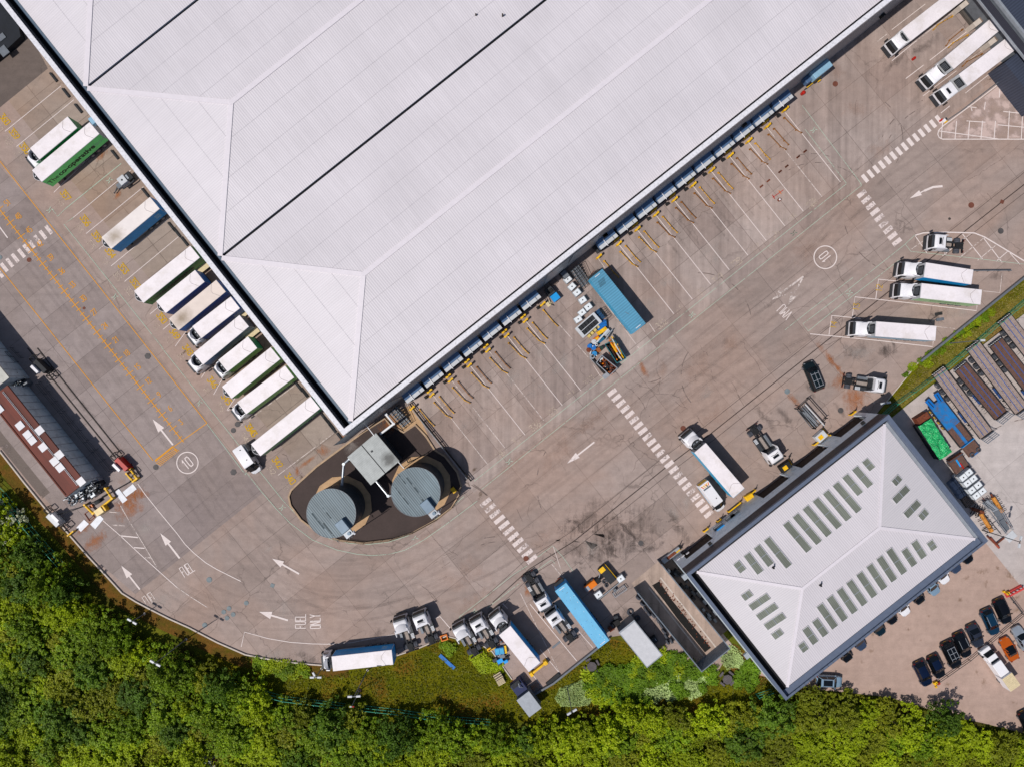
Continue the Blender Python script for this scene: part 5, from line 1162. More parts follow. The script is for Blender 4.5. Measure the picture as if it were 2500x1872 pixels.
lorry('shortest white lorry on the left docks, with light green side and dark green rear doors', qE(530, 1080, 3.9), qE(797, 868, 3.9), side=LEAFGREEN, rear=DGREEN, gap=.2, cl=2.0, group=GL, recess=1.0)
lorry('white lorry with light green side next to two empty bays', qE(698, 1458, 3.9), qE(1130, 1130, 3.9), side=LEAFGREEN, gap=.2, cl=2.1, group=GL, recess=1.1)
GT = 'white lorries at the upper right docks'
lorry('white lorry with cyan-edged cab and sooty exhaust mark, backed in at the top edge', qL(1150, 318, 3.9), qL(1700, -110, 3.9), side=M('navy_side', (24, 36, 62), .4), gap=.1, cl=2.1, group=GT, spoiler=True, other=GREYW)
lorry('white articulated lorry in the middle of the three upper right docks, smooth-roofed cab', qL(1540, 568, 4.0), qL(1985, 192, 4.0), gap=1.5, cl=2.4, group=GT, recess=.5)
lorry('white articulated lorry nearest the hatched corner, black hatch on its cab roof', qL(1668, 718, 4.0), qL(2130, 367, 4.0), gap=1.2, cl=2.6, group=GT, hatch=True, spoiler=False)
GR = 'white lorries in the angled right-hand bays'
lorry('white lorry with blue lower side, uppermost of those in the angled bays', qK(1318, 770, 3.9), qK(1745, 835, 3.9), side=BLUE, gap=.75, cl=2.6, group=GR)
lorry('white lorry with pale green side, tight beside the blue-sided one', qK(1283, 957, 3.9), qK(1825, 1015, 3.9), side=M('pale_green_side', (164, 204, 150), .45, var=.12), gap=.75, cl=2.6, group=GR, text=([('co-operative', 1.0, 0, 2.5, INK, .02)], 1))
lorry('white lorry with pale blue side standing alone in the angled bays', qK(877, 1300, 3.9), qK(1417, 1340, 3.9), side=PALEBLUE, gap=.75, cl=2.6, group=GR)
lorry('white lorry with cyan side strip, parked beside the white van near the workshop', qQ(1138, 523, 3.9), qQ(1487, 930, 3.9), side=CYAN, gap=.75, cl=2.4, group='white lorries in the yard')
lorry('white lorry with blue side at the lower lot, yellow barrier at its tail', qG(1222, 692, 3.9), qG(1490, 1022, 3.9), side=BLUE, gap=.75, cl=2.4, group='white lorries in the yard')
lorry('white lorry with logo on its blue side, parked on the curved kerb by the grass', a4(375, 880, 3.9), a4(1458, 760, 3.9), side=BLUE, other=BLUE, gap=.65, cl=1.6, group='white lorries in the yard', text=([('co', .9, -3.6, 2.85, INKW, .03), ('op', .9, -3.6, 2.2, INKW, .03)], -1))

# ------------------------------------------------------------ tractor units without trailers
def tractor(label, Rr, Ff, spoiler=True, axle2=False, wing=True):
    d = Ff - Rr; d.z = 0; L = d.length; c = (Ff + Rr) / 2
    t = thing('tractor_unit', label, 'tractor unit', (c.x, c.y, 0), ang(d), 'white tractor units parked without trailers')
    xr, xf = -L / 2, L / 2; xb = xf - 2.35
    cab_parts(t, xb, spoiler=spoiler and wing, hatch=not (spoiler and wing), wing=wing, recess=.12)
    if not (spoiler and wing):
        for s in (-1, 1):
            m = MB(); m.loft([[(xb + .1, s * 1.08, .9), (xb + .1, s * 1.2, .9), (xb + .1, s * 1.14, 3.0), (xb + .1, s * 1.0, 3.0)], [(xb - .65, s * 1.12, .9), (xb - .65, s * 1.2, .9), (xb - .45, s * 1.18, 2.9), (xb - .45, s * 1.1, 2.9)]], WHITE); m.build('side_fairing', t)
        m = MB(); m.beam((xf - 1.9, -.7, 3.07), (xf - 1.75, .0, 3.09), .07, .05, DGREY); m.beam((xf - 1.9, .7, 3.07), (xf - 1.75, .0, 3.09), .07, .05, DGREY); m.build('roof_bar', t)
    m = MB()
    for s in (-.42, .42): m.box(xr + .1, xf - .6, s - .09, s + .09, .7, .98, DARKIN)
    m.box(xr + .05, xr + .2, -1.15, 1.15, .55, .8, BLACK)
    for x in (xr + .4, xr + 1.9, xr + 2.4): m.box(x - .07, x + .07, -.42, .42, .75, .95, BLACK)
    m.build('chassis', t)
    for x in ((xr + 1.05,) if not axle2 else (xr + .75, xr + 1.95)):
        for s in (-1, 1): wheel('wheel', t, x, s * 1.06, .5, .3, twin=True)
        m = MB(); m.cyl((x, -.7, .5), (x, .7, .5), .16, DARKIN, n=10); m.cyl((x, 0, .5), (x, 0, .75), .28, DARKIN, n=10); m.build('axle', t)
    m = MB(); x = xr + 1.1; m.cyl((x, 0, 1.02), (x, 0, 1.14), .5, BLACK, n=18); m.box(x - .9, x - .3, -.35, .35, 1.0, 1.1, BLACK, .1, .1); m.build('fifth_wheel', t)
    m = MB(); m.box(xr + 2.3, xb - .4, -.28, .28, .99, 1.04, M('worn_tread_plate', (150, 138, 130), .7, var=.25, sc=4)); m.build('catwalk', t)
    m = MB(); m.box(xr + 2.4, xb - .3, .66, 1.2, .45, 1.0, MGREY, .03, .04); m.build('fuel_tank', t, bevel=.05)
    m = MB(); m.box(xr + 2.15, xb - .1, -1.22, -.62, .45, .95, DGREY)
    for i in range(4): m.box(xr + 2.2 + i * .22, xr + 2.36 + i * .22, -1.2, -.65, .95, 1.02, GREYW)
    m.build('step_box', t)
    m = MB(); m.tube([(xb - .35, -.6, 1.0), (xb - .35, -.6, 2.6), (xb - .35, .6, 2.6)], .05, BLACK, 6); m.box(xb - .3, xb - .05, -.9, .9, 1.0, 2.3, DGREY); m.build('air_lines', t)
    rear_lights(t, xr + .06)
    return t
def fr(q, rear, front): return q(*rear, .8), q(*front, 1.6)
tractor('white tractor unit with swept white roof deflector, beside the logo lorry on the kerb', *fr(qG, (395, 880), (275, 555)), True)
tractor('white tractor unit with roof hatch beside the small orange metal frame', *fr(qG, (585, 815), (445, 510)), True, False, False)
tractor('white tractor unit with swept deflector standing half on the grass', *fr(qG, (975, 915), (795, 615)), True)
tractor('white tractor unit with hatch, between a swept-roofed one and the blue-sided lorry', *fr(qG, (1130, 850), (950, 555)), True, False, False)
tractor('white tractor unit with its black rear wheels on the mint line, facing the grass', *fr(qG, (1420, 175), (1605, 500)), False, True)
tractor('white tractor unit standing close beside the sky-blue trailer', *fr(qG, (1840, 790), (1620, 500)), True, False, False)
tractor('white tractor unit with low cab by the rust-stained ground and dry bank', *fr(qJ, (578, 290), (955, 345)), False)
tractor('white tractor unit nosing towards the workshop doors', *fr(qQ, (1600, 330), (1835, 655)), False)
tractor('white tractor unit parked on the white cross-hatching at the right', *fr(qK, (1665, 560), (1335, 520)), False)

# ------------------------------------------------------------ blue container trailers
RIBB = roof_mat('ribbed_blue_roof', (92, 156, 188), 0, .42, .2, var=.14)
SKYB = M('sky_blue_roof', (110, 182, 220), .5, var=.08, sc=.6)
def blue_trailer(label, cs, hr, roofm, wallm, kinds):
    q = [Vector(p) for p in cs]; c = sum(q, Vector()) / 4; d = ((q[0] + q[1]) - (q[2] + q[3])) / 2; L = d.length; w = ((q[0] - q[1]).length + (q[2] - q[3]).length) / 2
    t = thing('container_trailer', label, 'trailer', (c.x, c.y, 0), ang(d))
    m = MB(); m.box(-L / 2, L / 2, -w / 2 + .02, w / 2 - .02, 1.2, hr - .08, wallm); body_ = m
    m = MB(); m.box(-L / 2 - .02, L / 2 + .02, -w / 2, w / 2, hr - .08, hr, roofm, .02, .04); ro = m.build('roof', t)
    m = MB()
    for x in (-L / 2 + .35, L / 2 - .35): m.box(x - .05, x + .05, -.5, .5, hr, hr + .02, WHITE)
    if kinds == 'rib':
        for k in range(9): m.box(L / 2 - 1.3 - .12 * k, L / 2 - 1.26 - .12 * k, -.7 + .05 * k, .6 + .04 * k, hr, hr + .015, BLACK)
        m.beam((-2.2, .2, hr + .01), (-2.9, -.1, hr + .01), .07, .02, MGREY)
    else:
        for k in range(26): x = rng.uniform(-L / 2 + .4, L / 2 - .4); y = rng.uniform(-w / 2 + .1, w / 2 - .1); m.box(x - .05, x + .05, y - .04, y + .04, hr, hr + .02, [WHITE, MGREY, DBLUE][k % 3])
    m.build('roof_marking', ro); m = body_
    for x in np.arange(-L / 2 + .3, L / 2 - .3, .45):
        for s in (-1, 1): m.box(x - .08, x + .08, s * (w / 2) - .03, s * (w / 2) + .03, 1.25, hr - .15, wallm)
    m.build('container_body', t)
    for s in (-1, 1):
        m = MB(); m.box(-L / 2 - .05, -L / 2 - .001, min(s * .02, s * (w / 2 - .05)), max(s * .02, s * (w / 2 - .05)), 1.25, hr - .15, wallm)
        m.box(-L / 2 - .1, -L / 2 - .051, s * .4 - .03, s * .4 + .03, 1.3, hr - .2, LGREY); m.build('rear_door', t)
    running_gear(t, -L / 2, 3, 1.3); rear_lights(t, -L / 2)
    m = MB(); m.box(L / 2 + .03, L / 2 + .5, -.9, .9, 1.3, 2.2, DARKIN); m.tube([(L / 2 + .3, -1.0, 1.4), (L / 2 + .7, -.4, 1.6), (L / 2 + .5, .5, 1.5)], .06, RUST, 6); m.build('head_gear', t)
    for s in (-.8, .8):
        m = MB(); m.box(L / 2 - 2.3, L / 2 - 2.1, s - .08, s + .08, 0, 1.2, DGREY); m.build('landing_leg', t)
blue_trailer('ribbed blue container trailer standing among the empty dock bays', (qN(515, 482, 4), qN(628, 392, 4), qN(1020, 880, 4), qN(903, 972, 4)), 4.0, RIBB, CYAN, 'rib')
blue_trailer('plain sky-blue roofed container trailer in the lower lot beside a tractor unit', (qG(1675, 340, 4), qG(1775, 262, 4), qG(2165, 780, 4), qG(2062, 855, 4)), 4.0, SKYB, BLUE, 'flat')

# ------------------------------------------------------------ cars
def car(label, c, d, L=4.5, w=1.85, h=1.48, col=None, roofcol=None, kind='hatch', rails=False, group=None, name='car', cat='car', glassroof=False):
    a = ang(d) if hasattr(d, 'x') else d
    t = thing(name, label, cat, (c.x, c.y, 0), a, group)
    hw = w / 2; f = L / 2
    def ringx(x, hw_, z0, z1, r=.0):
        return [(x, -hw_ * .93, z0), (x, -hw_, z0 + .18), (x, -hw_ * .99, z1 - .16), (x, -hw_ * .86, z1), (x, hw_ * .86, z1), (x, hw_ * .99, z1 - .16), (x, hw_, z0 + .18), (x, hw_ * .93, z0)]
    bl = .95 if kind != 'suv' else 1.08
    b = MB(); b.loft([ringx(-f, hw * .70, .35, .72), ringx(-f + .1, hw * .86, .28, .88), ringx(-f + .45, hw * .98, .24, bl), ringx(-f + 1.2, hw, .22, bl + .02), ringx(0, hw, .22, bl), ringx(f - 1.5, hw, .22, bl - .02), ringx(f - .7, hw * .97, .24, bl - .12), ringx(f - .25, hw * .86, .28, bl - .22), ringx(f - .03, hw * .66, .34, .62)], col)
    b.build('body', t, smooth=True)
    # greenhouse
    if kind == 'saloon': xr0, xr1, xf0, xf1 = -f + .75, -f + 1.45, f - 1.45, f - 2.15
    elif kind == 'conv': xr0, xr1, xf0, xf1 = -f + .9, -f + 1.5, f - 1.55, f - 2.1
    elif kind == 'suv': xr0, xr1, xf0, xf1 = -f + .12, -f + .5, f - 1.2, f - 1.85
    else: xr0, xr1, xf0, xf1 = -f + .15, -f + .65, f - 1.2, f - 1.95
    zt = h if kind != 'suv' else h + .2
    wb_, wt = hw * .88, hw * .68
    b = MB(); b.quad([(xf0, -wb_, bl - .03), (xf0 + .1, 0, bl - .05), (xf0, wb_, bl - .03), (xf1, wt, zt - .04), (xf1 + .06, 0, zt - .02), (xf1, -wt, zt - .04)], GLASS); b.build('windscreen', t, recalc=False)
    b = MB(); b.quad([(xr0, wb_ * .95, bl - .02), (xr0, -wb_ * .95, bl - .02), (xr1, -wt, zt - .05), (xr1, wt, zt - .05)], GLASS); b.build('rear_window', t, recalc=False)
    pil = []
    for s in (-1, 1):
        b = MB(); b.quad([(xr0, s * wb_ * .95, bl - .02), (xf0, s * wb_, bl - .03), (xf1, s * wt, zt - .04), (xr1, s * wt, zt - .05)], GLASS); b.build('side_window', t, recalc=False)
        for p, q in (((xf0, s * wb_, bl - .02), (xf1, s * wt, zt - .03)), ((xr0, s * wb_ * .95, bl - .02), (xr1, s * wt, zt - .04)), (((xf1 + xr1) / 2, s * (wb_ + .005), bl), ((xf1 + xr1) / 2, s * wt, zt - .03))): pil.append((p, q))
    b = MB(); xm = (xr1 + xf1) / 2
    b.loft([[(xr1 - .02, -wt, zt - .06), (xr1 - .02, wt, zt - .06), (xr1 - .02, wt * .8, zt - .02), (xr1 - .02, -wt * .8, zt - .02)], [(xm, -wt - .03, zt - .03), (xm, wt + .03, zt - .03), (xm, wt * .8, zt + .02), (xm, -wt * .8, zt + .02)], [(xf1 + .02, -wt, zt - .06), (xf1 + .02, wt, zt - .06), (xf1 + .02, wt * .8, zt - .02), (xf1 + .02, -wt * .8, zt - .02)]], roofcol or col)
    for p, q in pil: b.beam(p, q, .09, .05, col)
    ro = b.build('roof', t, smooth=True)
    if rails:
        b = MB()
        for s in (-1, 1): b.tube([(xr1 + .2, s * wt * .92, zt + .05), (xf1 - .1, s * wt * .92, zt + .05)], .035, LGREY, 6)
        if rails == 2:
            for x in np.linspace(xr1 + .3, xf1 - .4, 3): b.beam((x, -wt * .92, zt + .07), (x, wt * .92, zt + .07), .07, .04, LGREY)
            b.beam((xr1 + .2, 0, zt + .1), (xf1 - .2, 0, zt + .1), .06, .04, LGREY)
        b.build('roof_rail', ro)
    if glassroof:
        b = MB(); b.quad([(xr1 + .35, -wt * .72, zt + .022), (xf1 - .25, -wt * .72, zt + .022), (xf1 - .25, wt * .72, zt + .022), (xr1 + .35, wt * .72, zt + .022)], GLASS); b.build('glass_roof', ro, recalc=False)
    for s in (-1, 1):
        b = MB(); b.box(xf0 - .35, xf0 - .15, s * (hw + .1) - .1, s * (hw + .1) + .1, bl - .02, bl + .14, col, .02, .02); b.build('mirror', t)
        b = MB(); b.box(f - .38, f - .1, s * hw * .62 - .16, s * hw * .62 + .16, .6, bl - .24, LAMP, .05, .03); b.build('headlight', t)
        b = MB(); b.box(-f + .0, -f + .2, s * hw * .72 - .14, s * hw * .72 + .14, .66, bl - .04, TAIL, .02, .02); b.build('tail_light', t)
        for x in (-f + .85, f - .9): wheel('wheel', t, x, s * (hw - .11), .33, .22)
    b = MB(); b.box(-f - .012, -f + .1, -.26, .26, .42, .54, YELLOW); b.build('number_plate', t)
    return t
CARK = M('black_car_paint', (16, 18, 24), .18, .3, .6, var=.08)
CNAVY = M('navy_car_paint', (14, 28, 56), .18, .3, .6, var=.08)
CTEAL = M('teal_car_paint', (20, 56, 82), .18, .3, .6, var=.08)
CGREY = M('charcoal_car_paint', (50, 56, 70), .2, .35, .6, var=.08)
CORG = M('orange_car_paint', (206, 96, 24), .2, .3, .6, var=.08)
CSIL = M('silver_car_paint', (176, 184, 194), .22, .5, .6, var=.08)
CPBL = M('powder_blue_car_paint', (150, 178, 200), .22, .4, .6, var=.08)
CSLATE = M('slate_car_paint', (66, 80, 106), .2, .4, .6, var=.08)
CWHT = M('white_car_paint', (232, 230, 234), .25, 0, .5, var=.04)
def cdir(q, a, b): d = q(*b) - q(*a); d.z = 0; return d
GC = 'cars in the gravel car park row'
kw = dict(group=GC)
car('navy car with glossy roof at the lower left end of the gravel row', qI(1280, 1250), cdir(qI, (1225, 1135), (1335, 1365)), 4.5, 2.0, col=CNAVY, **kw)
car('black car with navy roof, second from the lower left end of the gravel row', qI(1400, 1188), cdir(qI, (1350, 1090), (1450, 1290)), 4.15, 1.95, col=CARK, roofcol=CNAVY, **kw)
car('largest black car in the gravel row, with a rear cross bar', qI(1532, 1082), cdir(qI, (1475, 965), (1590, 1200)), 4.9, 2.1, col=CARK, kind='suv', rails=2, **kw)
car('black estate car touching the largest car in the gravel row', qI(1632, 994), cdir(qI, (1580, 885), (1685, 1105)), 4.5, 1.95, col=CARK, rails=1, **kw)
car('charcoal car with grey roof standing between gaps in the gravel row', qI(1748, 910), cdir(qI, (1700, 810), (1792, 1012)), 4.2, 2.0, col=CGREY, kind='saloon', **kw)
car('teal blue car with pale roof rails in the gravel row', qI(1882, 787), cdir(qI, (1830, 672), (1935, 902)), 4.7, 2.0, col=CTEAL, rails=1, **kw)
car('black car at the upper right end of the gravel row', qI(1992, 692), cdir(qI, (1940, 580), (2045, 805)), 4.5, 2.0, col=CARK, **kw)
car('orange soft-top car with black roof behind the fence line', qI(2050, 1028), cdir(qI, (2105, 1130), (1995, 922)), 4.25, 1.9, 1.35, col=CORG, roofcol=CARK, kind='conv')
car('silver car cut by the right edge of the car park', qI(2160, 930), cdir(qI, (2215, 1035), (2100, 820)), 4.4, 1.9, col=CSIL, kind='saloon')
car('powder blue car with dark glass roof beside the workshop corner and the hedge', qI(442, 1315), cdir(qI, (330, 1318), (560, 1330)), 4.5, 2.0, col=CPBL, glassroof=True, rails=1, kind='suv')
car('dark car cut by the right edge next to the trees', qI(2215, 1690), cdir(qI, (2170, 1600), (2270, 1800)), 4.4, 1.95, col=CARK)
car('dark green-black estate car with silver roof bars on the drain line of the yard', qJ(298, 250), cdir(qJ, (350, 388), (238, 110)), 5.3, 2.15, col=M('green_black_car_paint', (22, 34, 38), .18, .3, .6), rails=2, kind='suv')
# cars half hidden under the overhang of the workshop
wdn = Vector((WU.y, -WU.x, 0))
for x, y, colr, ln, lab, kd, rl in ((612, 1105, CARK, 4.2, 'black car with two pale roof bars poking out from under the workshop eave', 'suv', 1), (740, 1000, CSLATE, 3.9, 'slate blue car bonnet under the workshop eave', 'hatch', 0), (912, 868, M('dark_teal_car', (16, 40, 52), .2, .3, .6), 4.1, 'dark teal car under the middle of the workshop eave', 'hatch', 0), (1018, 765, CARK, 4.0, 'black car under the eave, left of the white black-roofed one', 'hatch', 0),
                                    (1132, 690, CWHT, 3.7, 'white car with black roof under the workshop eave', 'hatch', 0), (1262, 585, CARK, 4.2, 'black car with pale roof rails under the eave beside the powder blue one', 'suv', 1), (1400, 505, CPBL, 4.3, 'powder blue hatchback standing well out from the workshop eave', 'hatch', 0), (1488, 402, CWHT, 3.9, 'plain white car nose under the upper workshop eave', 'hatch', 0), (1592, 305, CSLATE, 3.4, 'slate car nose barely showing under the upper eave', 'hatch', 0), (1700, 220, CARK, 3.4, 'black car nose barely showing nearest the eave corner', 'hatch', 0)):
    p = qI(x, y, .9); p.z = 0
    car(lab, p + wdn * (1.1 - ln / 2 if False else -.9), wdn, 4.2, 1.85, col=colr, roofcol=CARK if 'black roof' in lab else None, kind=kd, rails=rl, group='cars parked under the workshop eave', glassroof=('powder' in lab))

# ------------------------------------------------------------ vans and the pick-up
def van(label, rear, front, w=2.0, h=2.5, col=None, chevron=False, side=None):
    d = front - rear; d.z = 0; L = d.length; c = (rear + front) / 2
    t = thing('van', label, 'van', (c.x, c.y, 0), ang(d)); f = L / 2; hw = w / 2; col = col or WHITE
    def rg(x, hw_, z0, z1, tp): return [(x, -hw_, z0), (x, -hw_, z1 * .55), (x, -hw_ * tp, z1), (x, hw_ * tp, z1), (x, hw_, z1 * .55), (x, hw_, z0)]
    b = MB(); b.loft([rg(-f, hw * .96, .35, h - .05, .86), rg(-f + .15, hw, .3, h, .9), rg(f - 1.75, hw, .3, h, .9), rg(f - 1.55, hw, .3, h - .06, .88)], col); b.loft([rg(f - 1.55, hw, .3, 1.35, .9), rg(f - .75, hw * .97, .3, 1.18, .9), rg(f - .25, hw * .86, .35, .98, .88), rg(f, hw * .62, .4, .75, .85)], col); b.build('body', t, smooth=True)
    b = MB(); b.quad([(f - .62, -hw * .86, 1.2), (f - .45, 0, 1.2), (f - .62, hw * .86, 1.2), (f - 1.56, hw * .82, h - .12), (f - 1.5, 0, h - .08), (f - 1.56, -hw * .82, h - .12)], GLASS); b.build('windscreen', t, recalc=False)
    for s in (-1, 1):
        b = MB(); b.quad([(f - .75, s * hw * .97, 1.25), (f - 1.75, s * (hw + .012), 1.25), (f - 1.75, s * hw * .95, 2.05), (f - 1.4, s * hw * .94, 2.05)], GLASS); b.build('side_window', t, recalc=False)
        b = MB(); b.box(f - 1.1, f - .95, s * (hw + .14) - .12, s * (hw + .14) + .12, 1.2, 1.5, BLACK); b.build('mirror', t)
        b = MB(); b.box(f - .4, f - .1, s * hw * .66 - .16, s * hw * .66 + .16, .7, .92, LAMP, .05, .03); b.build('headlight', t)
        b = MB(); b.box(-f - .015, -f + .05, s * hw * .86 - .07, s * hw * .86 + .07, .9, 1.6, TAIL); b.build('tail_light', t)
        for x in (-f + 1.0, f - .95): wheel('wheel', t, x, s * (hw - .12), .36, .24)
        if side:
            b = MB(); b.box(-f + .4, f - 2.0, s * (hw + .003) - .008, s * (hw + .003) + .008, .55, .9, side); b.build('side_stripe', t)
    b = MB()
    for x in (-f + .7, f - 2.6): b.cyl((x, .25, h - .01), (x, .25, h + .07), .09, BLACK, n=10)
    b.build('roof_vent', t)
    if chevron:
        b = MB()
        for i in range(5):
            y0 = -hw * .8 + i * hw * .36
            b.add([(-f + .22, y0, h + .004), (-f + .22, y0 + .2, h + .004), (-f + .75, y0 + (.2 if i > 2 else .45) - (.25 if i > 2 else 0), h + .006), (-f + .75, y0 + (.25 if i <= 2 else -.25), h + .006)], [(0, 1, 2, 3)], ORANGE if i % 2 == 0 else YELLOW)
        b.box(-f + .85, -f + 1.1, -hw * .7, hw * .7, h, h + .05, MGREY); b.build('chevron_panel', t, recalc=False)
        b = MB(); b.box(-f - .02, -f + .04, -hw * .8, hw * .8, .6, 1.9, YELLOW); b.build('rear_door', t)
    else:
        b = MB(); b.box(-f - .03, -f - .001, -hw * .85, hw * .85, .5, 2.2, col); b.build('rear_door', t)
        b = MB(); b.box(-f + 1.5, -f + 2.7, hw - .0, hw + .05, .5, 2.1, DARKIN); b.build('open_doorway', t); b = MB(); b.box(-f + .3, -f + 1.5, hw + .06, hw + .14, .45, 2.15, LGREY); b.build('sliding_door', t)
    return t
van('white panel van with its dark side door open at the nose of the long trailer', a3(470, 560, 1.6), a3(990, 1235, .8), 2.05, 2.5)
van('white van with orange chevrons across its tail beside the cyan-striped lorry', qQ(1158, 838, 1.6), qQ(1330, 1080, .8), 2.0, 2.4, chevron=True, side=CYAN)
# pick-up with a boarded tan load bed
pa_, pb_ = qI(1838, 1030, .8), qI(2115, 1385, 2.0); d = pa_ - pb_; d.z = 0; L = d.length; c = (pa_ + pb_) / 2
pk = thing('pickup_truck', 'white box-backed pickup with a tan boarded roof over its load bed', 'truck', (c.x, c.y, 0), ang(d)); f = L / 2
b = MB(); b.box(f - 2.3, f - .05, -.98, .98, .4, 1.2, CWHT, .06, .04); b.box(f - 2.4, f - 1.0, -.95, .95, 1.2, 1.95, CWHT, .12, .1); b.build('cab_body', pk, bevel=.12)
b = MB(); b.quad([(f - .7, -.82, 1.23), (f - .7, .82, 1.23), (f - 1.12, .76, 1.97), (f - 1.12, -.76, 1.97)], GLASS); b.build('windscreen', pk, recalc=False)
b = MB(); b.box(f - 2.35, f - 2.0, -.75, .75, 1.93, 2.0, GLASS); b.build('roof_window', pk)
b = MB(); b.box(-f + 2.6, f - 2.42, -.95, .95, .5, 2.2, CWHT, .05, .1); b.build('box_body', pk, bevel=.08)
b = MB(); b.box(-f, -f + 2.58, -1.0, 1.0, .6, 2.45, CWHT); b.build('load_bed', pk)
b = MB()
for i in range(9): b.box(-f + .02 + i * .285, -f + .29 + i * .285, -1.0, 1.0, 2.45, 2.5, TAN)
b.build('boarded_roof', pk)
for s in (-1, 1):
    for x in (-f + 1.1, f - 1.0): wheel('wheel', pk, x, s * .9, .37, .24)
    b = MB(); b.box(f - 1.1, f - .9, s * 1.1 - .12, s * 1.1 + .12, 1.1, 1.4, BLACK); b.build('mirror', pk)
    b = MB(); b.box(f - .1, f + .0, s * .7 - .18, s * .7 + .18, .7, .9, LAMP); b.build('headlight', pk)
    b = MB(); b.box(-f - .03, -f, s * .85 - .1, s * .85 + .1, .8, 1.1, TAIL); b.build('tail_light', pk)
# ================================================================== DOCK FURNITURE
# yellow wheel guides: one bent rail per side of each bay line
def guide(name, mat, flip):
    t = MB()
    if flip: pts = [(0, 0), (2.9, .05), (3.9, .42)]
    else: pts = [(0, 0), (2.7, -.12), (3.7, -.05)]
    P3 = [Vector((x, y, .28)) for x, y in pts]
    t.tube(P3, .07, mat, 8)
    for p in P3: t.cyl(p - Vector((0, 0, .28)), p + Vector((0, 0, .09)), .1, mat, n=8)
    t.box(-.15, .15, -.15, .15, 0, .03, mat)
    return t.build(name, smooth=True)
GG = 'bent yellow wheel guides on the dock bays'
gl_y, gl_b = guide('wheel_guide', RAILY, True), guide('wheel_guide', RAILB, True)
gr_y, gr_b = guide('wheel_guide', RAILY, False), guide('wheel_guide', RAILB, False)
LAB = {0: 'chipped bright yellow wheel guide with its foot kinked towards the white bay line', 1: 'rust-browned wheel guide with its foot kinked towards the white bay line', 2: 'chipped yellow wheel guide, nearly straight, right of a white bay line', 3: 'rust-browned wheel guide, nearly straight, right of a white bay line'}
first = {}
def put_guide(kind, p):
    base = (gl_y, gl_b, gr_y, gr_b)[kind]
    if kind not in first: o = base; first[kind] = 1
    else: o = base.copy(); COL.objects.link(o)
    o.location = (p.x, p.y, .03); o.rotation_euler = (0, 0, ang(V) + .07)
    tag(o, LAB[kind], 'wheel guide', GG)
for i, b in enumerate(BOLL):
    old = i >= 9 and i % 2 == 0 or i in (13, 15)
    left_p, right_p = b + V * 1.55 - U * .62, b + V * 1.35 + U * .72
    if i in (7,): put_guide(2, qN(97, 765)); continue
    if i == 8: put_guide(2, qO(275, 1430)); continue
    if i == 0: put_guide(2, qP(460, 1285)); continue
    if i == len(BOLL) - 1: put_guide(1, qO(1890, 145)); continue
    put_guide(1 if (i >= 9 and i not in (9, 10)) else 0, left_p); put_guide(3 if i in (2, 3, 4, 12, 15, 17) else 2, right_p)
for k, (pa, pb, r) in enumerate(((b4(905, 310), b4(670, 475), 0), (b4(1090, 545), b4(880, 750), 0), (b4(1185, 645), b4(930, 808), 0), (b4(1440, 985), b4(1180, 1145), 0))):
    o = (gl_b if k % 2 else gl_y).copy(); COL.objects.link(o); o.location = (pa.x, pa.y, .03); o.rotation_euler = (0, 0, ang(pb - pa) - .1)
    tag(o, ('rusty bent wheel guide in the empty upper right dock, alone near its left line', 'bent wheel guide beside the middle upper right lorry, curving inward', 'rusty wheel guide tight against the side of the middle upper right lorry', 'dark rusty wheel guide between the two lower upper-right lorries')[k], 'wheel guide', GG)
# pairs of short yellow bollards at the head of each line
def bollard_mb():
    m = MB()
    for x in (-.4, .4): m.cyl((x, 0, 0), (x, 0, 1.1), .15, YELLOW, n=10)
    m.beam((-.45, -.1, 1.05), (.55, .12, 1.05), .26, .2, YELLOW); return m.build('bollard')
b0 = bollard_mb(); used = False
GB = 'yellow bollards along the dock wall'
for i, b in enumerate(BOLL):
    if i == 7: offs = [Vector((0, 0, 0)) + (qN(90, 715) - b)]
    elif i in (0, 8, len(BOLL) - 1): offs = [Vector((0, 0, 0))]
    else: offs = [V * .35 - U * .1, V * -.45 + U * .05]
    for q in offs:
        o = b0 if not used else b0.copy()
        if used: COL.objects.link(o)
        used = True; p = b + q; o.location = (p.x, p.y, 0); o.rotation_euler = (0, 0, TH)
        tag(o, 'short yellow twin bollard at the head of a white dock bay line', 'bollard', GB)
# dark dock buffers on the ground between bays
m0 = MB(); m0.box(-.2, .2, -.25, .25, 0, .7, BLACK); bf = m0.build('dock_buffer'); used = False
for i in range(7):
    for p in ([qP(850 - 167 * 1 + 0 + 167.3 * (i - 1), 910 + 133 - 133 * (i - 1))] if i < 7 else []):
        o = bf if not used else bf.copy()
        if used: COL.objects.link(o)
        used = True; o.location = (p.x, p.y, 0); o.rotation_euler = (0, 0, TH); tag(o, 'small black buffer block on the ground between the lower run of docks', 'buffer', 'dock buffers of the lower run')
for i in range(9):
    o = bf.copy(); COL.objects.link(o); p = qO(505 + 166.3 * i, 1185 - 132 * i); o.location = (p.x, p.y, 0); o.rotation_euler = (0, 0, TH); tag(o, 'small black buffer block on the ground between the upper run of docks', 'buffer', 'dock buffers of the upper run')
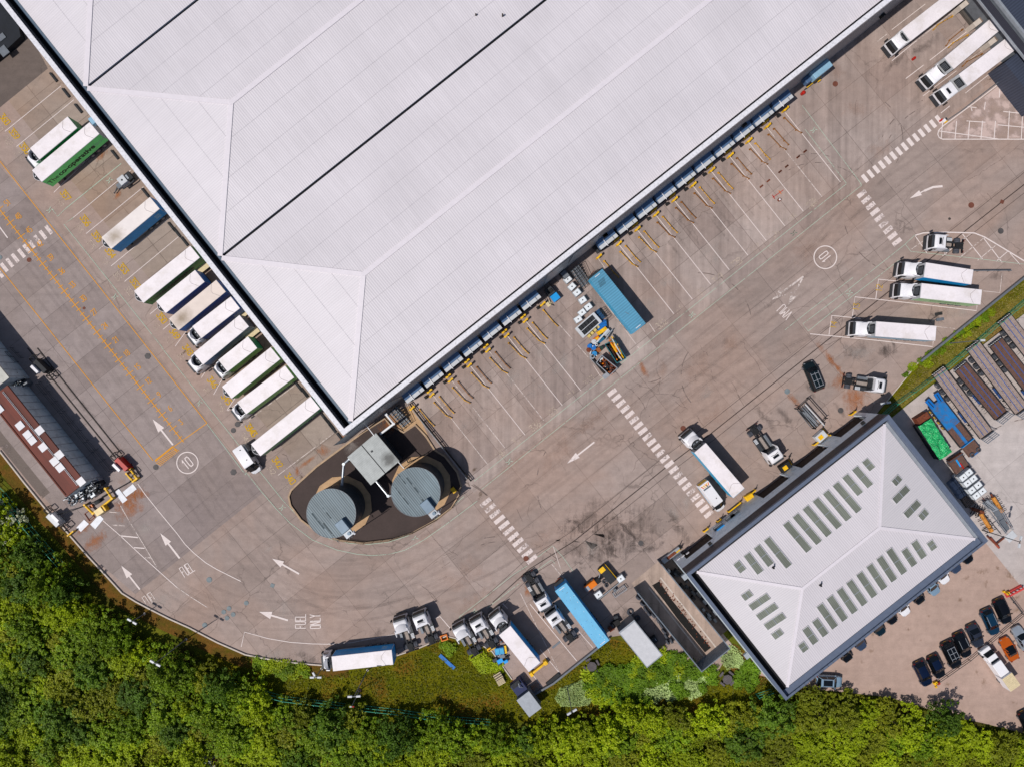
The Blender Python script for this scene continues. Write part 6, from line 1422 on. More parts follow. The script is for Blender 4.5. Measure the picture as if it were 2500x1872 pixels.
# dark wheel stops at the left dock
m0 = MB(); m0.box(-.16, .16, -.95, .95, 0, .28, DARKIN); ws_ = m0.build('wheel_stop'); used = False
for p in (qA(485, 700), qA(597, 840), qA(708, 980), qA(1035, 1395), qB(1310, 265), qB(1545, 570), qB(1590, 620), qB(1660, 700), qE(1215, 1270), qE(1265, 1320), qE(1440, 1540), qE(1500, 1610), qF(525, 30), qF(735, 290), qF(780, 350), qF(850, 430)):
    o = ws_ if not used else ws_.copy()
    if used: COL.objects.link(o)
    used = True; o.location = (p.x, p.y, 0); o.rotation_euler = (0, 0, TH); tag(o, 'dark low wheel stop at the back of an empty left dock bay', 'wheel stop', 'wheel stops of the left docks')
# pale dock ramps seen in the gaps behind short vehicles
for lab, p in (('tan dock plate behind the short blue-sided trailer', qE(370, 212)), ('tan dock plate behind the stand-off lorry with grey doors', qE(815, 790)), ('small tan dock plate behind the deep-blue-sided lorry', qE(730, 620))):
    m = MB(); m.box(-1.4, 1.2, -.55, .55, .9, 1.0, TAN); m.box(.6, 1.2, -.5, .5, 0, .9, DGREY); m.xf(Matrix.Translation(p) @ Matrix.Rotation(TH, 4, 'Z')); tag(m.build('dock_plate'), lab, 'dock plate')
# generator trailer at the left dock
g = qB(1150, 165); t = thing('generator_trailer', 'small grey two-wheeled generator trailer with drawbar on the left dock', 'generator', (g.x, g.y, 0), TH)
m = MB(); m.box(-.9, .5, -.75, .75, .55, 1.6, GREYW, .05, .05); m.cyl((-.2, 0, 1.6), (-.2, 0, 1.66), .16, BLACK); m.build('housing', t, bevel=.04)
m = MB(); m.box(-1.7, -.95, -.55, .3, .5, 1.1, MGREY); m.box(.55, 1.5, -.7, .7, .5, 1.3, DARKIN); m.box(.6, .9, -.4, .4, 1.3, 1.4, LGREY); m.build('engine', t)
m = MB(); m.beam((-1.6, 0, .5), (-2.9, -.3, .45), .12, .1, DGREY); m.beam((-1.2, .6, .5), (-2.6, -.2, .45), .09, .08, DGREY); m.cyl((-2.9, -.3, .35), (-2.9, -.3, .55), .1, DGREY); m.build('drawbar', t)
m = MB(); m.tube([(-1.2, -.95, 1.0), (1.0, -1.05, 1.0), (1.3, -.9, 1.0)], .12, DGREY); m.build('hose_roll', t)
for s in (-.85, .85): wheel('wheel', t, -.2, s, .35, .22)
# traffic cone / hydrant / fallen red stand / blue machine bits on the docks
def small(name, cat, lab, p, parts, rot=TH, group=None):
    m = MB()
    for f in parts: f(m)
    m.xf(Matrix.Translation(Vector((p.x, p.y, 0))) @ Matrix.Rotation(rot, 4, 'Z')); return tag(m.build(name), lab, cat, group)
small('fallen_stand', 'stand', 'red metal stand lying across an empty dock bay', qO(1850, 850), [lambda m: m.beam((-1.0, .6, .1), (1.2, .5, .12), .1, .08, RED), lambda m: m.beam((-.9, .2, .1), (-.8, 1.0, .1), .08, .08, RED), lambda m: m.beam((.5, .2, .12), (.5, .9, .12), .07, .07, ORANGE), lambda m: m.cyl((-.4, -.4, 0), (-.4, -.4, .3), .3, RUST), lambda m: m.cyl((-.4, -.4, .3), (-.4, -.4, .4), .16, WHITE)])
small('fire_hydrant', 'hydrant', 'red hydrant post standing before the middle upper right lorry', qL(1207, 537), [lambda m: m.cyl((0, 0, 0), (0, 0, .7), .22, RED), lambda m: m.cyl((0, 0, .7), (0, 0, .95), .14, RED, r1=.05), lambda m: m.cyl((-.3, 0, .5), (.35, 0, .5), .09, RED)])
small('fire_hydrant', 'hydrant', 'red hydrant post at the end of the dock wall under the yellow barrier', qL(212, 848), [lambda m: m.cyl((0, 0, 0), (0, 0, .8), .3, RED), lambda m: m.cyl((0, 0, .8), (0, 0, 1.0), .2, RED, r1=.05), lambda m: m.cyl((-.35, 0, .5), (.35, 0, .5), .1, RED)])
small('lift_barrier', 'barrier', 'yellow and white lifting barrier against the dock wall near the upper right', qL(300, 760), [lambda m: m.beam((-1.6, 0, .9), (1.8, 0, .9), .14, .14, YELLOW), lambda m: m.box(1.5, 2.0, -.25, .25, 0, 1.1, LGREY), lambda m: m.box(.6, 1.1, -.5, -.3, .7, 1.0, YELLOW), lambda m: m.cyl((-1.6, 0, 0), (-1.6, 0, .9), .08, DGREY)])
small('barrier_end', 'barrier', 'red and white barrier foot at the corner of the hatched area', qL(1475, 1095), [lambda m: m.box(-.25, .25, -.25, .25, 0, .6, WHITE), lambda m: m.box(-.45, .0, .2, .5, 0, .5, RED), lambda m: m.box(.1, .5, -.5, -.2, 0, .45, YELLOW), lambda m: m.box(.3, .8, -.2, .2, 0, .3, DGREY)])
railing('long grey crash rail along the edge of the hatched corner', [qL(1500, 1095), qL(1640, 1000), qL(1760, 905), qL(2050, 680)], .7, MGREY, .07, 3)
for lab, p, r in (('brown dried mark', None, 0),): pass
# manhole covers
MHB, MHR, MHG = M('manhole_blue_paint', (118, 128, 132), .7, var=.2), M('manhole_rust', (112, 66, 52), .8, var=.2), M('manhole_iron', (86, 82, 82), .7, .2, var=.2)
for lab, p, r, mt in (('round rusty manhole cover on the upper right yard', qK(1733, 190), .62, MHR), ('round dark manhole cover by the hatched island', qK(1998, 422), .62, MHG), ('small black drain cover above the curved arrow line', qK(1538, 312), .28, DARKK), ('square rusty grating on the drain line at the right', qK(2010, 160), .55, MHR), ('square grating on the drain line near the lone angled lorry', qK(627, 1258), .42, DARKK),
                      ('round rusty manhole cover near the end of the docks', qL(512, 757), .58, MHR), ('round blue-painted manhole cover by the rust trail', qJ(80, 388), .6, MHB), ('round grey manhole cover between the lorry racks', qJ(560, 557), .6, MHG), ('round rusty manhole cover beyond the lorry nose by the crossing', qQ(985, 350), .58, MHR), ('round dark manhole cover on the oily ground', qQ(605, 1380), .58, MHG),
                      ('round rusty manhole cover at the lower end of the zebra crossing', c4(1230, 965), .58, MHR), ('round blue manhole cover beside the curved fuel line', qD(1880, 788), .6, MHB), ('round blue cover, topmost of the cluster of four', qD(2058, 1045), .5, MHB), ('round blue cover, left of the cluster of four', qD(2010, 1078), .5, MHB), ('round blue cover, right of the cluster of four', qD(2095, 1100), .5, MHB), ('round blue cover, lowest of the cluster of four', qD(2040, 1132), .5, MHB), ('round blue cover alone by the lamp shadow on the kerb side', qD(1840, 1195), .55, MHB),
                      ('round dark cover above the left speed circle bays', qC(2135, 865), .6, MHG), ('round dark cover just below the other by the bay lines', qC(2097, 920), .55, MHG), ('six-sided dark cover right of the speed circle', qC(2098, 1295), .7, MHG), ('grey angular cover on the yellow lane edge', qC(1328, 257), .7, MHG), ('round grey cover at the lane corner by the yellow hatching', qC(1400, 1250), .58, MHG), ('round blue cover in the pale square above the fuel arrow', c2(240, 22), .58, MHB), ('blue cover on the left zebra crossing', qB(0, 842), .5, MHB), ('rusty round cover below the left zebra crossing', qB(262, 865), .5, MHR), ('rusty round cover in the left lane beside the scale', qB(755, 1298), .3, MHR), ('blue round cover at the left of the cluster in the bend', c2(5, 180), .5, MHB)):
    m = MB(); sq = 'square' in lab; r *= .8; m.cyl((0, 0, .01), (0, 0, .05), r, mt, n=4 if sq else (6 if ('six' in lab or 'angular' in lab) else 20)); m.cyl((0, 0, .05), (0, 0, .058), r * .8, mt, n=4 if sq else 18)
    m.xf(Matrix.Translation(p) @ Matrix.Rotation(.4, 4, 'Z')); tag(m.build('manhole_cover'), lab, 'manhole cover')
# brown anchor plates
m0 = MB(); m0.box(-.34, .34, -.14, .14, 0, .06, RUST); ap = m0.build('anchor_plate'); used = False
for p in (qO(2080, 443), qO(2017, 493), qO(1915, 577), qO(1855, 625), qO(1750, 707), qO(1688, 757), qL(240, 1362), qL(178, 1413), qL(75, 1497), qL(15, 1545)):
    o = ap if not used else ap.copy()
    if used: COL.objects.link(o)
    used = True; o.location = (p.x, p.y, .03); o.rotation_euler = (0, 0, TH); tag(o, 'small rusty anchor plate set in the concrete of an empty upper bay', 'anchor plate', 'rusty anchor plates across the upper bays')

# ================================================================== CONTAINERS, SKIPS AND CLUTTER BY THE DOCKS
def ibc(p, rot, lab, group, z=0.0):
    t = thing('water_cube', lab, 'tank', (p.x, p.y, z), rot, group)
    m = MB(); m.box(-.6, .6, -.5, .5, .16, 1.12, M('ibc_plastic', (226, 230, 234), .4, var=.06), .03, .03); m.cyl((0, 0, 1.12), (0, 0, 1.17), .12, BLACK, n=12); m.build('tank_body', t, bevel=.06)
    m = MB()
    for z_ in (.3, .6, .9, 1.12):
        for a, b_ in (((-.62, -.52), (.62, -.52)), ((.62, -.52), (.62, .52)), ((.62, .52), (-.62, .52)), ((-.62, .52), (-.62, -.52))): m.beam((*a, z_), (*b_, z_), .03, .03, LGREY)
    for x in (-.62, -.2, .2, .62):
        for y in (-.52, .52): m.beam((x, y, .15), (x, y, 1.13), .03, .03, LGREY)
    m.build('cage', t)
    m = MB(); m.box(-.6, .6, -.5, .5, 0, .05, WOOD)
    for x in (-.5, 0, .5): m.box(x - .07, x + .07, -.5, .5, .05, .15, WOOD)
    m.build('pallet', t)
    return t
first_i = None
IB = [(qN(312, 495), 'white caged water cube nearest the dock wall, beside the dark bin'), (qN(350, 560), 'second white water cube from the dock wall'), (qN(395, 612), 'white water cube with red cap just below the second one'), (qN(445, 680), 'white water cube with tilted handle marks in the middle of the row'), (qN(495, 740), 'white water cube with red cap nearest the blue container'), (qN(440, 790), 'white water cube touching the red-capped one, left of it'), (qN(405, 850), 'lowest white water cube, with black scrawl, above the white frame')]
p0 = ibc(IB[0][0], TH + .03, IB[0][1], 'white water cubes by the dock wall')
for k, (p, lab) in enumerate(IB[1:]): dup(p0, (p.x, p.y, 0), TH + rng.uniform(-.12, .12), lab)
m = MB(); m.box(-.6, .6, -.7, .7, 0, 1.4, DGREY, .04, .04); m.box(-.5, .5, -.6, .6, 1.4, 1.44, MGREY); m.xf(Matrix.Translation(qN(285, 455)) @ Matrix.Rotation(TH, 4, 'Z')); tag(m.build('waste_bin'), 'dark grey bin beside the topmost water cube', 'bin')
m = MB(); m.box(-.6, .6, -.5, .5, 0, .4, WOOD); m.xf(Matrix.Translation(qN(188, 515)) @ Matrix.Rotation(TH, 4, 'Z')); tag(m.build('wooden_crate'), 'brown wooden crate in the shade of the dock wall', 'crate')
t = thing('tipping_hopper', 'small machine with a bright blue hopper tray at the end of the lower docks', 'hopper', qN(190, 640), TH)
m = MB(); m.box(-.7, .7, -1.0, .3, .7, 1.2, BLUE, .06, .06); m.build('tray', t); m = MB(); m.box(-.8, .5, .35, 1.6, 0, 1.5, DGREY); m.box(-.5, .3, .6, 1.3, 1.5, 1.7, BLACK); m.build('body', t); m = MB(); m.tube([(-.9, -1.3, .05), (-1.4, -.6, .6), (-1.2, .5, .8)], .06, BLACK, 6); m.box(-1.9, -.95, -.9, -.1, 0, .15, TAN); m.build('chute', t)
# white-framed rack trailer
t = thing('rack_frame', 'white metal frame with dark slatted panels below the water cubes', 'rack', b3(995, 700), ang(b3(1110, 600) - b3(880, 800))); t.scale = (.86, .82, 1)
m = MB()
for y in (-1.2, 1.2): m.box(-2.4, 2.4, y - .12, y + .12, .3, .9, GREYW)
m.box(-2.5, -1.9, -1.25, 1.25, .3, .95, GREYW); m.box(1.95, 2.5, -1.25, 1.25, .3, .95, GREYW); m.box(-1.9, 1.95, -.05, .05, .8, .95, GREYW); m.build('frame', t)
m = MB()
for i in range(5): m.box(-1.8 + i * .75, -1.15 + i * .75, -1.05, -.08, .4, .7, DARKIN); m.box(-1.8 + i * .75, -1.15 + i * .75, .08, 1.05, .4, .7, DARKIN)
m.build('slat_panel', t)
for lab, p, sx, sy, r, mt in (('dark blue wire crate behind the white rack', b3(1160, 545), 1.2, .9, TH, M('dusk_blue_paint', (22, 70, 110), .5)), ('blue slatted tray beside the white rack', b3(1240, 695), .95, .85, .1, DBLUE), ('teal blue tray under the grey beams', b3(1200, 945), .8, .6, TH, M('dusk_teal', (24, 96, 130), .5))):
    m = MB(); m.box(-sx, sx, -sy, sy, 0, .25, mt)
    for i in range(3): m.box(-sx + .1, sx - .1, -sy + .15 + i * sy * .6, -sy + .45 + i * sy * .6, .25, .4, mt)
    m.box(-sx, -sx + .08, -sy, sy, .25, .6, BLACK); m.box(sx - .08, sx, -sy, sy, .25, .6, BLACK); m.xf(Matrix.Translation(p) @ Matrix.Rotation(r, 4, 'Z')); tag(m.build('crate'), lab, 'crate')
m = MB()
for i in range(6): m.beam((-.9, -1.0 + i * .4, .5), (.9, -1.0 + i * .4, .5), .06, .05, BLACK)
for x in (-.9, 0, .9): m.beam((x, -1.0, .5), (x, 1.0, .5), .06, .05, BLACK)
m.xf(Matrix.Translation(b3(1265, 510)) @ Matrix.Rotation(TH, 4, 'Z')); tag(m.build('wire_grid'), 'black wire grid panel behind the blue crate, near the blue container', 'grid')
small('stacked_sacks', 'sacks', 'pale yellow sacks in a row beside the white rack', b3(1100, 805), [lambda m: [m.box(-1.4 + i * .7, -.8 + i * .7, -.3, .3, 0, .45, M('sack_cream', (206, 184, 110), .8), .08, .08) for i in range(4)]], R(45))
small('plastic_barrier', 'barrier', 'bright yellow plastic barrier beside the grey beams', b3(1245, 800), [lambda m: m.box(-.95, .95, -.4, .4, 0, .7, YELLOW, .1, .1), lambda m: m.box(-.6, .6, -.15, .15, .7, .8, YELLOW)], R(35))
small('plastic_barrier', 'barrier', 'small orange-yellow barrier above the white drum', b3(1150, 940), [lambda m: m.box(-.55, .55, -.4, .4, 0, .7, ORANGE, .08, .08), lambda m: m.box(-.3, .3, -.15, .15, .7, .8, YELLOW)], R(35))
for lab, a, b_, mt, w in (('long white steel beam leaning over the crates', (1140, 1010), (1350, 770), GREYW, .25), ('grey steel beam beside the long white one', (1290, 890), (1370, 790), LGREY, .4), ('thin black-edged beam nearest the skips', (1290, 970), (1420, 780), LGREY, .16), ('dark beam among the steel lengths', (1320, 960), (1400, 830), DGREY, .18)):
    m = MB(); m.beam(b3(*a) + Vector((0, 0, .75)), b3(*b_) + Vector((0, 0, .9)), w, .2, mt); tag(m.build('steel_beam'), lab, 'beam')
for lab, p, r, mt in (('white-topped drum at the head of the drum cluster', (1098, 995), .42, GREYW), ('deep blue drum at the left of the cluster', (1025, 1075), .42, DBLUE), ('deep blue drum in the middle of the cluster', (1087, 1100), .42, DBLUE), ('rust-brown drum at the lower left of the cluster', (1008, 1138), .4, RUST), ('small pale drum with dark ring near the white one', (1140, 1052), .26, GREYW), ('orange-brown drum on the right of the cluster', (1182, 1142), .4, M('orange_brown', (150, 84, 36), .7, var=.2)), ('dark green drum at the far right of the cluster', (1228, 1110), .34, M('bottle_green', (24, 54, 46), .6)), ('light blue drum at the lower end of the cluster', (1105, 1207), .42, M('light_blue_drum', (44, 136, 196), .5)), ('grey ring-topped drum at the corner of the lower skip', (1068, 1258), .42, LGREY)):
    m = MB(); h = .9; m.cyl((0, 0, 0), (0, 0, h), r, mt, n=18); m.cyl((0, 0, h * .33), (0, 0, h * .36), r * 1.04, mt, n=18); m.cyl((0, 0, h * .66), (0, 0, h * .69), r * 1.04, mt, n=18); m.cyl((0, 0, h), (0, 0, h + .03), r * .88, mt, n=18); m.cyl((r * .5, 0, h + .03), (r * .5, 0, h + .06), .06, DGREY, n=8)
    if 'ring' in lab: m.cyl((0, 0, h + .03), (0, 0, h + .04), r * .5, BLACK, n=14)
    m.xf(Matrix.Translation(b3(*p))); tag(m.build('drum', smooth=True), lab, 'drum', 'drums beside the skips')
for lab, a, b_, mt in (('short pale pipe between the blue drums', (1078, 1060), (1030, 1220), GREYW), ('short pale pipe by the lower skip', (1140, 1245), (1180, 1215), GREYW)):
    m = MB(); m.cyl(b3(*a) + Vector((0, 0, .95)), b3(*b_) + Vector((0, 0, .3)), .1, mt, n=8); tag(m.build('offcut_pipe'), lab, 'pipe')
def skip(lab, cs, h, outer, inner):
    """open-topped tapered skip from its four rim corners"""
    q = [Vector(p) for p in cs]; c = sum(q, Vector()) / 4; a = ang(q[0] - q[3]); ks = Matrix.Rotation(-a, 3, 'Z'); lp = [ks @ (p - c) for p in q]
    t = thing('skip', lab, 'skip', (c.x, c.y, 0), a)
    rim = [(p.x, p.y) for p in lp]; base = [(p.x * .82, p.y * .84) for p in lp]; inn = [(p.x * .95, p.y * .9) for p in lp]; inb = [(p.x * .8, p.y * .8) for p in lp]
    m = MB(); n = 4
    vs = [(*p, .1) for p in base] + [(*p, h) for p in rim] + [(*p, h) for p in inn] + [(*p, .3) for p in inb]
    fs = []
    for i in range(4):
        j = (i + 1) % 4; fs += [(i, j, 4 + j, 4 + i), (4 + i, 4 + j, 8 + j, 8 + i), (8 + i, 8 + j, 12 + j, 12 + i)]
    fs += [(3, 2, 1, 0), (12, 13, 14, 15)]
    m.add(vs, fs, inner)
    m.build('skip_body', t)
    m = MB()
    for i in range(4): a_, b_ = rim[i], rim[(i + 1) % 4]; m.beam((*a_, h + .03), (*b_, h + .03), .13, .1, outer)
    m.build('rim', t)
    m = MB()
    for s in (-.35, .35): m.cyl((lp[0].x * s * 1.6, lp[1].y * 1.02 if False else (lp[1].y + lp[2].y) / 2 * 1.02, h * .6), (lp[0].x * s * 1.6, (lp[1].y + lp[2].y) / 2 * 1.12, h * .6), .09, DGREY, n=8)
    m.build('lifting_lug', t)
    return t, c, a, lp
t1, c1_, an1, lp1 = skip('teal-rimmed skip full of yellow rails, nearer the blue container', (b3(1300, 1035, 1.8), b3(1475, 965, 1.8), b3(1680, 1285, 1.8), b3(1515, 1375, 1.8)), 1.8, M('teal_rim', (40, 104, 112), .5), DARKIN)
m = MB()
for i in range(15):
    y = rng.uniform(-.85, .85); x = rng.uniform(-.8, 1.6); ln = rng.uniform(1.6, 3.0); aa = rng.normal() * .16 + .08
    m.beam((x - ln / 2 * math.cos(aa) - .3, y - ln / 2 * math.sin(aa), 1.0 + rng.uniform(0, .9)), (x + ln / 2 * math.cos(aa) - .3, y + ln / 2 * math.sin(aa), 1.1 + rng.uniform(0, .9)), .16, .14, [YELLOW, YELLOW, RAILB, ORANGE, GREYW, BLACK][i % 6])
for i in range(26): x, y = rng.uniform(-1.7, 1.7), rng.uniform(-.8, .8); s = rng.uniform(.08, .3); m.box(x - s, x + s, y - .15, y + .15, .35, 1.0 + rng.uniform(0, .3), [RUST, BLACK, RUST, ORANGE, DGREY][i % 5])
m.xf(Matrix.Translation(Vector((c1_.x, c1_.y, 0))) @ Matrix.Rotation(an1, 4, 'Z')); tag(m.build('scrap_rails'), 'yellow and rusty scrap rails heaped inside the teal-rimmed skip', 'scrap')
t2, c2_, an2, lp2 = skip('grey-rimmed skip of rusty scrap beside the drums', (b3(1145, 1365, 1.7), b3(1245, 1238, 1.7), b3(1525, 1462, 1.7), b3(1388, 1592, 1.7)), 1.7, LGREY, RUST)
m = MB()
for i in range(60):
    x, y = rng.uniform(-1.7, 1.6), rng.uniform(-.75, .75); s = rng.uniform(.06, .35); k = Matrix.Translation((x, y, rng.uniform(.7, 1.5))) @ Matrix.Rotation(rng.uniform(0, 3), 4, 'Z') @ Matrix.Rotation(rng.normal() * .4, 4, 'Y')
    n0 = len(m.v); m.box(-s, s, -.12, .12, -.1, .1, [RUST, BLACK, DGREY, ORANGE, RUST, BLACK, GREYW][i % 7]); m.xf(k, n0)
m.xf(Matrix.Translation(Vector((c2_.x, c2_.y, 0))) @ Matrix.Rotation(an2, 4, 'Z')); tag(m.build('scrap_metal'), 'rust-brown and black scrap heaped inside the grey-rimmed skip', 'scrap')
m = MB(); m.beam(b3(1035, 1290) + Vector((0, 0, .2)), b3(1330, 1590) + Vector((0, 0, .2)), .16, .14, LGREY); m.beam(b3(1060, 1285) + Vector((0, 0, .3)), b3(1300, 1575) + Vector((0, 0, .3)), .3, .3, BLACK); m.box(0, 0, 0, 0, 0, 0, LGREY); tag(m.build('long_channel'), 'long black and grey steel channel along the left side of the lower skip', 'steel')
m = MB(); m.box(-.5, .5, -.4, .4, 0, .6, LGREY); m.xf(Matrix.Translation(b3(1310, 1600)) @ Matrix.Rotation(TH, 4, 'Z')); tag(m.build('metal_box'), 'pale metal box at the foot of the long steel channel', 'box')

# ================================================================== WORKSHOP YARD
# pipe rack near the workshop
t = thing('pipe_rack', 'black open rack stacked with grey scaffold tubes near the workshop door', 'rack', qJ(275, 590), R(-48))
m = MB()
for a, b_ in (((-2.3, 1.5), (2.2, 1.5)), ((-2.3, -1.2), (2.2, -1.2)), ((-2.3, -1.2), (-2.3, 1.5)), ((2.2, -1.2), (2.2, 1.5))): m.beam((*a, 1.0), (*b_, 1.0), .12, .12, BLACK)
for x, y in ((-2.3, -1.2), (-2.3, 1.5), (2.2, -1.2), (2.2, 1.5)): m.beam((x, y, 0), (x, y, 1.5), .12, .12, BLACK)
m.beam((-2.3, -1.2, 1.45), (-2.9, -1.6, 1.4), .1, .1, BLACK); m.build('frame', t)
m = MB()
for i in range(26): y = rng.uniform(-1.5, .1); x = rng.uniform(-.5, .8); m.cyl((x - 1.7, y + rng.normal() * .12, .5 + rng.uniform(0, .6)), (x + 1.6, y + rng.normal() * .12, .5 + rng.uniform(0, .6)), .05, [LGREY, MGREY, DGREY][i % 3], n=6)
m.beam((-2.0, .35, 1.0), (2.9, .35, 1.0), .18, .14, GREYW); m.build('tube_stack', t)
def gen(lab, p, r, cols):
    t = thing('barrier_machine', lab, 'machine', p, r); c1__, c2__ = cols
    m = MB(); m.box(-1.0, 1.0, -.7, .7, .25, 1.3, c1__, .06, .06); m.build('housing', t, bevel=.04)
    m = MB(); m.box(-.6, .2, -.35, .35, 1.3, 1.36, c2__); m.build('panel', t)
    m = MB(); m.tube([(-1.2, -.95, .1), (1.3, -.95, .1), (1.4, .6, .1)], .12, YELLOW, 8); m.cyl((1.3, -.95, 0), (1.3, -.95, 1.1), .12, YELLOW, n=10); m.build('guard', t)
    m = MB(); m.beam((1.1, .8, .9), (1.9, 1.1, 1.0), .16, .1, BLACK); m.build('arm', t)
gen('white and amber machine cabinet with yellow guard beside the pipe rack', qJ(360, 785), R(42), (GREYW, YELLOW))
gen('amber and black machine with yellow guard at the workshop door pier', qQ(1885, 690), R(35), (BLACK, YELLOW))
small('grit_bin', 'bin', 'bright yellow grit bin by the workshop wall, behind the cyan-striped lorry', qQ(1570, 965), [lambda m: m.box(-.7, .7, -.6, .6, 0, 1.0, YELLOW, .05, .05), lambda m: m.box(-.74, .74, -.64, .64, 1.0, 1.12, YELLOW, .1, .1)], R(30))
def hoop(lab, p, r, w=1.4):
    m = MB(); m.tube([(-w / 2, 0, 0), (-w / 2, 0, .9), (w / 2, 0, .9), (w / 2, 0, 0)], .13, YELLOW, 10); m.beam((w / 2, .0, .8), (w / 2 + .5, .35, .85), .1, .1, BLACK); m.xf(Matrix.Translation(p) @ Matrix.Rotation(r, 4, 'Z')); tag(m.build('hoop_barrier', smooth=True), lab, 'hoop barrier', 'yellow hoop barriers along the workshop')
for lab, p, w in (('long yellow hoop barrier by the van with chevrons', qQ(1435, 1050), 2.6), ('yellow hoop barrier left of the blue wall sign', qQ(1180, 1255), .9), ('yellow hoop barrier behind the cyan-striped lorry', qQ(1600, 915), 1.0), ('yellow hoop barrier at the second door pier', qJ(65, 1060), 1.6), ('yellow hoop barrier near the grey scaffold tubes', qJ(330, 845), 1.2), ('yellow hoop barrier at the first door pier by the dry bank', qJ(655, 580), 1.0), ('yellow hoop barrier at the lowest workshop door', qQ(930, 1440), .8), ('small yellow hoop by the wall cabinets', qQ(1300, 1170), .7)): hoop(lab, p, WT, w)
m = MB(); m.box(-2.1, 1.6, -.4, .4, .3, .9, LGREY); m.box(-1.2, .6, -.25, .25, .9, 1.0, RUST); m.beam((1.6, .3, .8), (2.3, .7, .9), .12, .1, BLACK); m.beam((1.6, -.2, .8), (2.2, .1, .9), .12, .1, BLACK); m.cyl((-2.1, 0, 0), (-2.1, 0, .9), .1, LGREY); m.xf(Matrix.Translation(qQ(880, 1470)) @ Matrix.Rotation(R(38), 4, 'Z')); tag(m.build('towing_dolly'), 'grey wheeled towing dolly at the lowest workshop door', 'frame')
small('gas_bottle', 'bottle', 'white gas bottle standing at the top of the wash bay', qH(1030, 330), [lambda m: m.cyl((0, 0, 0), (0, 0, 1.1), .25, GREYW, n=14), lambda m: m.cyl((0, 0, 1.1), (0, 0, 1.25), .12, LGREY)])
# yellow and black plant items
t = thing('tow_tractor', 'small orange tow tractor with grey bonnet left of the black machine', 'tow tractor', qH(345, 455), R(38))
m = MB(); m.box(-1.4, .9, -.55, .55, .35, 1.0, ORANGE, .06, .06); m.build('body', t, bevel=.05); m = MB(); m.box(-1.35, -.6, -.4, .4, 1.0, 1.06, LGREY); m.build('bonnet', t); m = MB(); m.box(.9, 1.7, -.4, .4, .4, 1.3, BLACK); m.beam((1.5, .2, 1.2), (2.2, .7, 1.2), .1, .1, LGREY); m.tube([(-1.0, .7, .4), (.5, .75, .5)], .12, BLACK); m.build('engine', t)
for x in (-.9, .5):
    for s in (-1, 1): wheel('wheel', t, x, s * .55, .28, .2)
t = thing('skid_machine', 'black plant machine edged in yellow with a bright yellow cover', 'machine', qH(478, 355), R(-50))
m = MB(); m.box(-1.6, 1.7, -.75, .75, .4, 1.4, DARKIN, .06, .06); m.build('body', t, bevel=.05); m = MB(); m.box(-1.6, -.8, -.7, .35, 1.4, 1.5, YELLOW); m.build('cover', t); m = MB(); m.box(-1.5, 1.6, .76, .86, .4, 1.2, YELLOW); m.build('side_rail', t)
for x in (-1.0, 1.0):
    for s in (-1, 1): wheel('wheel', t, x, s * .75, .4, .25)
dup(p0, tuple(qH(600, 395)), R(35), 'white caged water cube standing right of the black plant machine', 'white water cubes in the oily yard')
dup(p0, tuple(qH(402, 537)), R(35), 'white caged water cube standing below the orange tow tractor', 'white water cubes in the oily yard')
m = MB(); m.tube([qH(400, 605, .3), qH(520, 510, .35), qH(650, 405, .3)], .1, LGREY, 8); m.tube([qH(430, 590, .3), qH(560, 480, .35)], .06, BLACK, 6); tag(m.build('long_pipe', smooth=True), 'long grey pipe lying between the two lone water cubes', 'pipe')
t = thing('cage_trolley', 'grey wire cage trolley lying beside the long pipe', 'trolley', qH(595, 515), R(35))
m = MB()
for z in (.1, .7):
    for a, b_ in (((-1.2, -.4), (1.2, -.4)), ((1.2, -.4), (1.2, .4)), ((1.2, .4), (-1.2, .4)), ((-1.2, .4), (-1.2, -.4))): m.beam((*a, z), (*b_, z), .08, .08, LGREY)
for i in range(9): m.beam((-1.2 + .3 * i, -.4, .7), (-1.2 + .3 * i, .4, .7), .04, .04, LGREY)
for x in (-1.2, 1.2):
    for y in (-.4, .4): m.beam((x, y, 0), (x, y, .75), .08, .08, LGREY)
m.build('cage', t); m = MB(); m.cyl((-.8, .6, .5), (-.3, .7, .5), .25, MGREY); m.build('motor', t)
def tyre_mb(m, p, r, w, tilt=0, az=0):
    n0 = len(m.v)
    ns = 18; prof = [(r * .55, -w / 2), (r * .92, -w / 2), (r, -w * .3), (r, w * .3), (r * .92, w / 2), (r * .55, w / 2)]
    vs = []; fs = []
    for i in range(ns):
        a = 2 * PI * i / ns
        for pr_, z in prof: vs.append((pr_ * math.cos(a), pr_ * math.sin(a), z))
    k = len(prof)
    for i in range(ns):
        j = (i + 1) % ns
        for q in range(k): fs.append((i * k + q, i * k + (q + 1) % k, j * k + (q + 1) % k, j * k + q))
    m.add(vs, fs, TYRE); m.xf(Matrix.Translation(p) @ Matrix.Rotation(az, 4, 'Z') @ Matrix.Rotation(tilt, 4, 'Y'), n0)
for lab, p, tl, r in (('loose lorry tyre lying near the grey cabin corner', qH(695, 710, .2), .25, .6), ('second loose tyre beside the first at the cabin corner', qH(760, 765, .2), 0, .5), ('small tyre lying by the orange tow tractor', qH(460, 435, .15), .2, .36), ('small dark tyre by the black machine', qH(480, 470, .15), .5, .34)):
    m = MB(); tyre_mb(m, p, r, .32, tl, .5); tag(m.build('tyre', smooth=True), lab, 'tyre', 'loose tyres lying on the oily ground')
